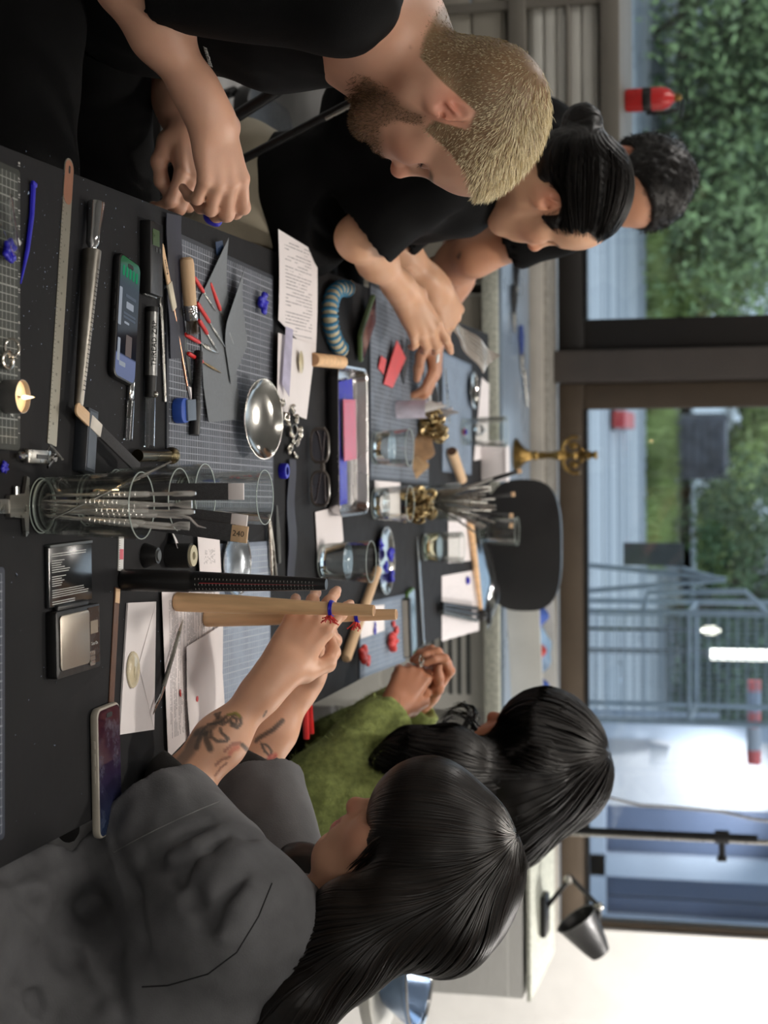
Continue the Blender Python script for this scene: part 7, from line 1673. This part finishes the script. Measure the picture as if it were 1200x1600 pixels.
hb = Body(); s_ = .95; hb.M = M3 @ Matrix.Scale(s_, 4); hb.k = .014
hb.ell((-.012, 0, .062), (.116*s_, .090*s_, .092*s_)); hb.ell((-.058, 0, .03), (.066*s_, .074*s_, .075*s_), None, .02)
hb.ell((.118, 0, -.030), (.080*s_, .15*s_, .122*s_), None, .01, -1); hb.cone((-.008, -.11, -.016), (-.008, -.055, -.016), .042*s_, .034*s_, .008, -1); hb.cone((-.008, .11, -.016), (-.008, .055, -.016), .042*s_, .034*s_, .008, -1); hb.ell((-.02, 0, -.085), (.12*s_, .1*s_, .05*s_), None, .01, -1); hb.M = None
hb.disp.append(lambda P: .003*wob(P, 55)+.002*wob(P, 120, o=5)); h3 = surf(hb, 'hair', .004, m_hblack, per3, 1, cap_paint(5, 80))
me = h3.data; Vh = np.zeros(len(me.vertices)*3, np.float32); me.vertices.foreach_get('co', Vh); Vh = Vh.reshape(-1, 3); Qh = np.array([p.vertices[:] for p in me.polygons if len(p.vertices) == 4])
P, N, rs = sample(Vh, Qh, lambda P: np.ones(len(P)), 4500, 6); d = N*.5+rs.normal(size=P.shape)*.4+np.array(M3.to_3x3()) @ np.array([.5, 0, -.3]); d /= np.linalg.norm(d, axis=1)[:, None]; blades('hair_tips', P, N, d, .006+.010*rs.rand(len(P)), .0006, m_hblack, per3, np.clip(.3+.3*rs.rand(len(P)), 0, 1))
sh = Body(); sh.k = .05
sh.cone(N3+Vector((-.01, 0, -.02)), N3+Vector((-.03, 0, -.12)), .080, .14, .05); sh.ell((-.60, 3.63, .98), (.115, .20, .20)); sh.ell((-.61, 3.63, .74), (.115, .19, .20)); sh.cone(S3, N3+Vector((-.03, 0, -.03)), .068, .08, .05); sh.cone(S3b, N3+Vector((-.03, 0, -.03)), .068, .08, .05); sh.cone(S3, S3.lerp(E3, .60), .068, .070, .03); sh.cone(S3b, S3b.lerp(E3b, .6), .070, .074, .03); sh.cone(S3.lerp(E3, .45), S3.lerp(E3, 1.), .056, .064, .006, -1); sh.cut(S3.lerp(E3, .60), E3-S3, .10)
sh.disp.append(lambda P: .005*wob(P, 28, o=7)); surf(sh, 't_shirt', .009, m_tee2, per3, 2)
trousers([Vector((-.62, 3.54, .555)), Vector((-.62, 3.74, .555))], [Vector((-.30, 3.50, .55)), Vector((-.30, 3.78, .55))], [Vector((-.32, 3.5, .10)), Vector((-.32, 3.78, .10))], m_dark, per3, (.098, .082, .062, .058), .014, 4)

# ------------------------------------------------ the woman in the washed grey shirt
R_ = Matrix.Rotation(math.radians(184), 4, 'Z') @ Matrix.Rotation(math.radians(31), 4, 'Y') @ Matrix.Rotation(math.radians(-2), 4, 'X')
M4 = Matrix.Translation(D(648, 1350, 2.06)) @ R_; HS = .90
B4 = Body(); N4 = D(545, 1432, 2.07); head(B4, M4, HS, fem=True, ears=True, neck_to=N4, neck_r=.050)
S4 = D(385, 1438, 1.94); E4 = T(284, 1228, .80); W4 = D(438, 1048, 2.205); S4b = D(440, 1385, 2.24); E4b = D(392, 1196, 2.34); W4b = D(480, 1052, 2.40)
B4.cone(N4, N4+Vector((.07, 0, -.15)), .052, .085, .05); B4.cone(S4, N4+Vector((.05, 0, -.05)), .05, .05, .05); B4.cone(S4b, N4+Vector((.05, 0, -.05)), .05, .05, .05); B4.cone(S4, E4, .046, .034, .04); B4.cone(S4b, E4b, .045, .034, .04)
K4 = D(474, 982, 2.235)
m4, t4 = hand(B4, W4, K4-W4+Vector((0, .016, 0)), (-.20, -.92, .30), False, {'index': (10, 22, 12), 'middle': (12, 22, 12), 'ring': (16, 24, 14), 'little': (20, 26, 16)}, {'index': 6, 'middle': 0, 'ring': -6, 'little': -13}, [(.024, .032, -.014), (.060, .056, -.026), (.086, .054, -.036), (.106, .040, -.044)], .92, E4, (.0325, .0245))
hand(B4, W4b, D(505, 990, 2.375)-W4b, (.15, .75, .45), True, {'index': (50, 50, 28), 'middle': (60, 55, 30), 'ring': (64, 56, 30), 'little': (64, 56, 30)}, None, [(.022, .03, -.012), (.056, .044, -.022), (.082, .036, -.034), (.102, .020, -.040)], .91, E4b, (.0325, .0245))
BASE4 = (214, 164, 134)
TAT = (58, 58, 54)
def cols4(V):
    c = base_cols(V, BASE4); face_paint(c, V, M4, BASE4, HS, None, (178, 92, 92), (40, 30, 26))
    yv = 2.10
    def tp(X, Y):                      # the near forearm's skin facing the camera
        return np.array(hit([(X, Y)], 1.8, B4)[0])
    def tq(X, Y):
        return np.array(hit([(X, Y)], 1.8, B4)[0])
    px_ = lambda zx, zy: (280+zx/6, 1090+zy/6)
    def pl(zs, r, f=tp, col=TAT, a=.85): polyline_paint(c, V, [f(*px_(*z)) for z in dens(zs, 3)], r*1.25+.0004, col, a)
    pl([(215, 310), (270, 250), (340, 240), (400, 225), (450, 165), (520, 150), (570, 180), (580, 240), (545, 280), (490, 260), (480, 200), (440, 230), (400, 255)], .0016); pl([(500, 180), (540, 200), (530, 250), (500, 240)], .0014); pl([(460, 160), (530, 140), (565, 175)], .0012, tp, (150, 140, 60), .7)
    pl([(160, 330), (210, 300), (250, 320), (330, 250), (380, 200)], .0040, tp, TAT, .75); pl([(340, 150), (360, 190), (380, 140)], .0016); pl([(300, 320), (300, 370), (360, 410), (440, 410), (462, 385), (440, 365), (395, 330), (385, 290)], .0014)
    pl([(250, 340), (255, 400), (290, 480)], .0032); pl([(205, 350), (175, 420), (165, 465)], .0030); pl([(150, 350), (110, 420), (90, 500), (40, 560), (10, 600)], .0075, tp, TAT, .7)
    pl([(430, 500), (500, 435), (570, 425)], .0014, tp, (140, 84, 76), .7); pl([(480, 520), (510, 480), (550, 470)], .0026, tp, (190, 96, 84), .6); pl([(345, 630), (400, 580), (470, 560)], .0013, tp, (120, 80, 70), .7); pl([(340, 730), (390, 660), (440, 620)], .0013, tp, (120, 80, 70), .7)
    pl([(710, 410), (760, 370), (880, 300), (970, 215)], .0024, tq); pl([(590, 440), (630, 480), (680, 530)], .0020, tq); pl([(790, 180), (820, 130)], .0010, tq)
    pl([(770, 430), (830, 450), (870, 510), (850, 550), (800, 500), (770, 430)], .0010, tq); pl([(580, 605), (640, 585), (700, 590), (740, 620), (850, 590), (905, 555)], .0010, tq); pl([(590, 610), (690, 620), (720, 600), (850, 570)], .0010, tq); pl([(850, 565), (900, 545)], .0030, tq, (196, 84, 76), .7)
    return c
per4, V4, Q4 = person(B4, 'long haired woman in washed charcoal tee, tattooed forearms raised, holding wooden ring sticks', .0027, cols4)
# hair: volume first, then strands traced over it
hb = Body(); s_ = HS; hb.M = M4 @ Matrix.Scale(s_, 4); hb.k = .03
hb.k = .018; hb.ell((-.010, 0, .050), (.108*s_, .085*s_, .089*s_)); hb.ell((-.052, 0, .0), (.076*s_, .080*s_, .09*s_))
hb.ell((.064, .0, .056), (.056*s_, .068*s_, .064*s_), None, .015)
hb.cone((.070, .046, .040), (.062, .062, -.006), .022*s_, .007*s_, .012); hb.cone((.060, -.052, .050), (.040, -.072, -.050), .024*s_, .012*s_, .02)
hb.cone((.018, .064, .05), (.010, .072, -.050), .030*s_, .017*s_, .02); hb.cone((.0, -.072, .05), (-.02, -.082, -.11), .034*s_, .024*s_, .03)
hb.M = None
b0 = Vector(M4 @ Vector((-.075, .01, .01)))
for dy in (-.045, .03): hb.chain([b0+Vector((0, dy, 0)), D(618, 1432, 2.04+dy), D(545, 1492, 2.01+dy*1.1), D(470, 1560, 1.99+dy*1.2), D(400, 1625, 1.98+dy*1.2)], [.062, .050, .044, .040, .03], .03)
hb.chain([Vector(M4 @ Vector((-.015, .076, -.06))), D(540, 1428, 1.985), D(502, 1488, 1.965), D(450, 1556, 1.95)], [.026, .030, .028, .02], .03)
hb.chain([Vector(M4 @ Vector((-.02, -.08, -.10))), D(470, 1370, 2.18), D(410, 1400, 2.17)], [.028, .040, .020], .03)
hb.disp.append(lambda P: .0011*wob(P, 150, o=3)+.0016*wob(P, 60, o=11))
h4 = surf(hb, 'hair', .0042, m_hdark, per4, 2, cap_paint(4, 110))
R4 = np.array(M4.to_3x3()); O4 = np.array(M4.translation); back = np.array([.62, -.10, -.78]); 
def flow4(P, k):
    q = (P-O4) @ R4; f = np.tile(np.array([0, 0, -1.0]), (len(P), 1)); w = sm(-q[:, 0], -.015, .07)[:, None]; w2 = sm(P[:, 0], .53, .64)[:, None]; f = f*(1-w*.75)+np.array([.75, 0, -.35])*w*.75; f = f+np.array([.55, -.05, -.2])*w2; return f.astype(np.float32)
rs = np.random.RandomState(8); n = 3200
sx = rs.uniform(-.085, .092, n); sy = np.where(rs.rand(n) < .72, 1, -1)*np.abs(rs.normal(size=n))*.018
st0 = (np.stack([sx, sy, .152-.5*np.maximum(sx-.02, 0)**1.2-.9*sy**2*20], 1)*s_) @ R4.T+O4
more = (np.stack([rs.uniform(-.06, .045, n//2), .085+0*rs.rand(n//2), rs.uniform(-.01, .11, n//2)], 1)*s_) @ R4.T+O4; st0 = np.concatenate([st0, more]); n2_ = len(st0)
pth = trace(hb, st0, flow4, 46, .0088, .0030, 4, .00025)
x0 = ((st0-O4) @ R4)[:, 0]; ln = np.where(x0 > .05, rs.randint(12, 17, n2_), np.where(x0 > .025, rs.randint(15, 22, n2_), rs.randint(32, 46, n2_)))
nr = np.stack([grad(hb, pth[:, k].astype(np.float32)) for k in range(pth.shape[1])], 1)
strands('hair_strands', pth, ln, .0007+.0010*rs.rand(n2_), m_hdark, per4, np.clip(.12+.6*rs.rand(n2_)**2.2, 0, 1), nr)
# loose locks along the cheek
lk = MB()
for k in range(26):
    r0 = random.Random(k); f = k/25; a = M4 @ (Vector((.070-.016*f, .070+.008*f, .040))*HS); b_ = M4 @ (Vector((.066-.014*f+r0.uniform(-.003, .003), .074+.004*r0.random(), -.005))*HS); e_ = M4 @ (Vector((.052-.012*f+r0.uniform(-.004, .004), .068+.006*r0.random(), -.045-.022*r0.random()))*HS)
    lk.tube([a, a.lerp(b_, .5)+Vector((0, -.003, 0)), b_, b_.lerp(e_, .55), e_], [.0010, .0011, .0009, .0006, .0002], 4, caps=False)
lo_ = stuff(lk.build('cheek_lock', m_hdark, per4)); at = lo_.data.color_attributes.new('Col', 'FLOAT_COLOR', 'POINT'); at.data.foreach_set('color', np.tile(np.array([.2, .2, .2, 1], np.float32), len(lo_.data.vertices)))
# washed tee with wide sleeve, dark under sleeve
H0, H1 = D(335, 1235, 2.08), D(160, 1312, 2.02); Hm = (H0+H1)/2
sh = Body(); sh.k = .05
sh.cone(N4+Vector((.02, 0, -.045)), N4+Vector((.06, 0, -.13)), .064, .11, .05); sh.ell((.705, 2.04, .85), (.135, .195, .19), (0, -.2, 0)); sh.ell((.735, 2.02, .70), (.155, .20, .17)); sh.chain([(.515, 2.00, .690), (.530, 1.84, .680), (.55, 1.68, .655)], [.035, .045, .05], .02); sh.ell((.66, 1.84, .62), (.15, .17, .10), (0, .2, 0), .05); sh.ell((.80, 2.0, .56), (.17, .20, .10)); sh.ell((.61, 2.02, .60), (.13, .22, .09)); sh.ell((.525, 2.06, .655), (.055, .14, .07))
sh.cone(S4+Vector((.01, .01, 0)), N4+Vector((.055, 0, -.06)), .078, .070, .05); sh.cone(S4b+Vector((.01, 0, 0)), N4+Vector((.055, 0, -.06)), .068, .070, .05)
sl_ax = (Hm-S4).normalized(); sh.cone(S4+Vector((0, .005, -.01)), Hm+sl_ax*.03, .092, .080, .04); sh.cone(S4+Vector((.03, 0, -.06)), H1.lerp(Hm, .45)+sl_ax*.03, .065, .055, .05)
sh.cone(S4b, S4b.lerp(E4b, .86), .070, .072, .04)
sh.cone(Hm-sl_ax*.05, Hm+sl_ax*.10, .066, .074, .006, -1); sh.cone(H1.lerp(Hm, .45)-sl_ax*.04, H1.lerp(Hm, .45)+sl_ax*.1, .042, .05, .006, -1); sh.cut(Hm, sl_ax, .17, .004); sh.cone(S4b.lerp(E4b, .7), S4b.lerp(E4b, 1.15), .058, .064, .006, -1); sh.cut(S4b.lerp(E4b, .86), E4b-S4b, .10)
def crease(pts, y, r=.006, k=.012):
    P_ = [D(X, Y, yy) for (X, Y), yy in zip(pts, y)]; sh.chain(P_, [r*.5]+[r]*(len(P_)-2)+[r*.4], k, -1)
nz = lambda P, f, o: wob(P, f, o=o)
ax4 = np.array(sl_ax, np.float32)
def fold4(P):
    t = (P @ ax4)[:, None]; Q_ = P+ax4*t*1.2; s_w = sm(np.linalg.norm(P-np.array(H0, np.float32), axis=1), .26, .06)
    return .0016*nz(P, 22, 3)+.0007*nz(P, 60, 9)-.0075*s_w*np.maximum(np.abs(nz(P*np.array([.7, .7, 1.5], np.float32), 30, 6))-.35, 0)-.004*(1-np.minimum(1, np.abs(nz(P, 11, 14))*6))*sm(P[:, 2], 1.05, .70)
folds = [[(259, 1327), (296, 1309), (326, 1290)], [(285, 1376), (311, 1346), (349, 1320), (356, 1305)], [(319, 1372), (337, 1350), (367, 1327), (388, 1312)], [(337, 1444), (360, 1400), (378, 1372)], [(225, 1345), (262, 1352), (300, 1392), (318, 1440)], [(180, 1330), (205, 1400), (228, 1470)],
         [(30, 1400), (70, 1425), (100, 1480)], [(10, 1375), (60, 1350), (120, 1330)], [(60, 1480), (110, 1500), (150, 1560)], [(20, 1540), (60, 1560), (80, 1590)], [(130, 1420), (170, 1490), (190, 1580)]]
FP = [hit(f_, 1.75, sh) for f_ in folds]
for f_ in FP: sh.chain(f_, [.003]+[.007]*(len(f_)-2)+[.002], .024, -1)
for f_ in FP[:4]: sh.chain([p_+Vector((.012, -.004, .012)) for p_ in f_], [.003]+[.006]*(len(f_)-2)+[.002], .025)
sh.disp.append(fold4)
tee4 = surf(sh, 't_shirt', .0042, m_wash, per4, 1)
# stitched seams lie on the cloth: sleeve hem, armhole, shoulder
def seam(pts, y0, col, r=.0011): return MB().tube(hit(pts, y0, sh), r, 6).build('seam', col, per4)
m_seam = M_('dark seam', srgb(26, 26, 28), .9)
seam(dens([(425, 1380), (404, 1432), (370, 1488), (325, 1522), (262, 1540), (222, 1542)]), 1.80, m_seam, .0009)
seam(dens([(343, 1252), (318, 1262), (282, 1278), (240, 1298), (205, 1316), (178, 1332)]), 1.80, M_('pale stitching', srgb(112, 112, 112), .9), .0008)
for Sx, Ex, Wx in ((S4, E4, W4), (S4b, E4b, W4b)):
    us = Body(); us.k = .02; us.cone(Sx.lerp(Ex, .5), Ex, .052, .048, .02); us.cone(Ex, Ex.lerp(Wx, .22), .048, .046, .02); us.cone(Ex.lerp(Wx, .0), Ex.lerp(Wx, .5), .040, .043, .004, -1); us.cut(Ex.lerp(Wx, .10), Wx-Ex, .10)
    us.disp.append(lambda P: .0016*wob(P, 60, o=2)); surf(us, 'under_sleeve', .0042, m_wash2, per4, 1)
trousers([Vector((.84, 1.88, .555)), Vector((.84, 2.10, .555))], [Vector((.44, 1.84, .56)), Vector((.44, 2.14, .56))], [Vector((.46, 1.84, .10)), Vector((.46, 2.14, .10))], m_dark, per4, seed=8, res=.012)

# ------------------------------------------------ the woman in the green knit
R_ = Matrix.Rotation(math.radians(172), 4, 'Z') @ Matrix.Rotation(math.radians(26), 4, 'Y'); HS5 = .90
M5 = Matrix.Translation(D(826, 1188, 3.12)) @ R_
B5 = Body(); N5 = Vector(M5 @ Vector((-.085, 0, -.185))); head(B5, M5, HS5, fem=True, neck_to=N5, neck_r=.050)
S5 = D(705, 1285, 2.98); E5 = D(505, 1240, 2.96); W5 = D(618, 1108, 3.12); S5b = D(720, 1250, 3.30); E5b = D(540, 1170, 3.26); W5b = D(664, 1086, 3.26)
B5.cone(N5, N5+Vector((.05, 0, -.15)), .06, .11, .05); B5.cone(S5, N5, .048, .06, .05); B5.cone(S5b, N5, .048, .06, .05); B5.cone(S5, E5, .045, .040, .03); B5.cone(S5b, E5b, .045, .04, .03)
hand(B5, W5, D(652, 1040, 3.18)-W5, (-.30, -.85, .40), False, {'index': (50, 60, 35), 'middle': (56, 62, 35), 'ring': (60, 62, 35), 'little': (62, 60, 35)}, None, [(.022, .03, -.012), (.054, .048, -.020), (.080, .044, -.034), (.098, .030, -.042)], .93, E5, (.035, .026))
hand(B5, W5b, D(692, 1036, 3.24)-W5b, (.35, .75, .5), True, {'index': (46, 56, 30), 'middle': (56, 60, 30), 'ring': (60, 60, 30), 'little': (60, 60, 30)}, None, [(.022, .03, -.012), (.054, .048, -.020), (.080, .044, -.030), (.098, .034, -.036)], .92, E5b, (.035, .026))
BASE5 = (186, 128, 98)
def cols5(V):
    c = base_cols(V, BASE5); face_paint(c, V, M5, BASE5, HS5, None, (150, 80, 74), (30, 22, 20)); 
    for X, Y in ((675, 1028), (688, 1024)): w = .9*near(V, D(X, Y, 3.22), .012); c[:] = c*(1-w[:, None])+L3((196, 60, 56))*w[:, None]
    return c
per5, V5, Q5 = person(B5, 'long haired woman in fuzzy green knit with both hands raised over the table edge', .0036, cols5)
hb = Body(); s_ = HS5; hb.M = M5 @ Matrix.Scale(s_, 4); hb.k = .035
hb.ell((-.016, 0, .056), (.122*s_, .098*s_, .096*s_)); hb.ell((-.055, 0, -.01), (.095*s_, .098*s_, .11*s_)); hb.ell((.052, .010, .05), (.058*s_, .080*s_, .070*s_), None, .02)
hb.cone((.05, .072, .04), (.035, .092, -.10), .034*s_, .028*s_, .03); hb.cone((.0, .08, .03), (-.01, .10, -.14), .045*s_, .045*s_, .03); hb.cone((.05, -.07, .04), (.03, -.09, -.12), .034*s_, .03*s_, .03); hb.M = None
hb.chain([Vector(M5 @ Vector((.01, .098, -.10))), D(700, 1190, 2.98), D(640, 1180, 2.96), D(600, 1192, 2.95)], [.05, .052, .036, .018], .04)
hb.chain([Vector(M5 @ Vector((-.06, .05, -.02))), D(790, 1290, 3.05), D(720, 1330, 3.0), D(640, 1350, 2.98)], [.08, .072, .06, .05], .04)
hb.disp.append(lambda P: .002*wob(P, 90, o=1)+.003*wob(P, 40, o=7)); surf(hb, 'hair', .006, m_hblack, per5, 2, cap_paint(7, 80))
R5 = np.array(M5.to_3x3()); O5 = np.array(M5.translation); rs = np.random.RandomState(3); n = 1100
st0 = (np.stack([rs.uniform(-.09, .09, n), rs.normal(size=n)*.03, .15+0*rs.rand(n)], 1)*s_) @ R5.T+O5
st0 = np.concatenate([st0, (np.stack([rs.uniform(-.05, .08, n//2), .10+0*rs.rand(n//2), rs.uniform(-.06, .08, n//2)], 1)*s_) @ R5.T+O5]); nn_ = len(st0)
def flow5(P, k):
    q = (P-O5) @ R5; w = sm(-q[:, 0], .0, .07)[:, None]; return (np.tile(np.array([-.12, -.05, -1.0]), (len(P), 1))*(1-w*.7)+np.array([.6, 0, -.5])*w*.7+.35*np.stack([wob(P, 18, o=2), wob(P, 18, o=5), 0*P[:, 0]], 1)).astype(np.float32)
pth = trace(hb, st0, flow5, 40, .010, .005, 5, .0006); strands('hair_strands', pth, rs.randint(24, 40, nn_), .0010+.0012*rs.rand(nn_), m_hblack, per5, np.clip(.2+.5*rs.rand(nn_)**2, 0, 1))
lk = MB()
for k, (pts) in enumerate((((720, 1150), (735, 1115), (725, 1100), (700, 1108)), ((745, 1140), (728, 1118), (708, 1112), (690, 1122)), ((700, 1150), (690, 1135), (700, 1122), (712, 1120)), ((690, 1165), (672, 1160), (660, 1170), (640, 1165)), ((735, 1155), (745, 1118), (738, 1104), (712, 1100)))):
    for j in range(7):
        r0 = random.Random(k*9+j); lk.tube([D(X+r0.uniform(-5, 5), Y+r0.uniform(-5, 5), 3.0+.02*i) for i, (X, Y) in enumerate(pts)], [.0016, .0014, .001, .0004], 4, caps=False)
lo_ = stuff(lk.build('flyaway_curls', m_hblack, per5)); at = lo_.data.color_attributes.new('Col', 'FLOAT_COLOR', 'POINT'); at.data.foreach_set('color', np.tile(np.array([.2, .2, .2, 1], np.float32), len(lo_.data.vertices)))
sh = Body(); sh.k = .05
sh.cone(N5+Vector((.01, 0, -.02)), N5+Vector((.04, 0, -.12)), .07, .12, .05); sh.ell((.72, 3.12, .90), (.13, .19, .19)); sh.ell((.78, 3.10, .70), (.14, .19, .18)); sh.ell((.80, 3.10, .57), (.16, .19, .09)); sh.cone(S5, N5+Vector((.04, 0, -.03)), .075, .08, .05); sh.cone(S5b, N5+Vector((.04, 0, -.03)), .07, .08, .05)
sh.cone(S5, E5, .082, .080, .04); sh.cone(E5, W5+(E5-W5)*.08, .080, .060, .04); sh.cone(S5b, E5b, .078, .074, .04); sh.cone(E5b, W5b+(E5b-W5b)*.06, .072, .056, .04)
sh.cone(W5+(E5-W5)*.2, W5-(E5-W5)*.3, .046, .052, .006, -1); sh.cone(W5b+(E5b-W5b)*.2, W5b-(E5b-W5b)*.3, .044, .05, .006, -1); sh.cut(W5+(E5-W5)*.05, W5-E5, .08); sh.cut(W5b+(E5b-W5b)*.04, W5b-E5b, .08)
sh.disp.append(lambda P: .006*wob(P, 24, o=4)+.004*np.abs(wob(P, 40, o=9))); kn = surf(sh, 'knit_jumper', .0065, m_knit, per5, 2)
me = kn.data; Vh = np.zeros(len(me.vertices)*3, np.float32); me.vertices.foreach_get('co', Vh); Vh = Vh.reshape(-1, 3); Qh = np.array([p.vertices[:] for p in me.polygons if len(p.vertices) == 4])
P, N, rs = sample(Vh, Qh, lambda P: (P[:, 1] < 3.4)*1.0, 9000, 6); d = N+rs.normal(size=P.shape)*.8; d /= np.linalg.norm(d, axis=1)[:, None]
m_fuzz = hairmat('mohair fuzz', srgb(126, 138, 78), srgb(172, 182, 116), .9); blades('knit_fuzz', P, N, d, .006+.010*rs.rand(len(P)), .0004, m_fuzz, per5, rs.rand(len(P)))
rgc = D(655, 1032, 3.155); ring_thing('chunky silver ring on the raised hand of the woman in green', (0, 0, 0), .0095, .0018, .2, True).location = rgc
trousers([Vector((.80, 2.98, .555)), Vector((.80, 3.20, .555))], [Vector((.44, 2.95, .55)), Vector((.44, 3.22, .55))], [Vector((.46, 2.95, .10)), Vector((.46, 3.22, .10))], m_dark, per5, res=.014, seed=9)
print('PEOPLE', [round(v, 1) for v in (len(V1)/1e3, len(V2)/1e3, len(V3)/1e3, len(V4)/1e3, len(V5)/1e3)])
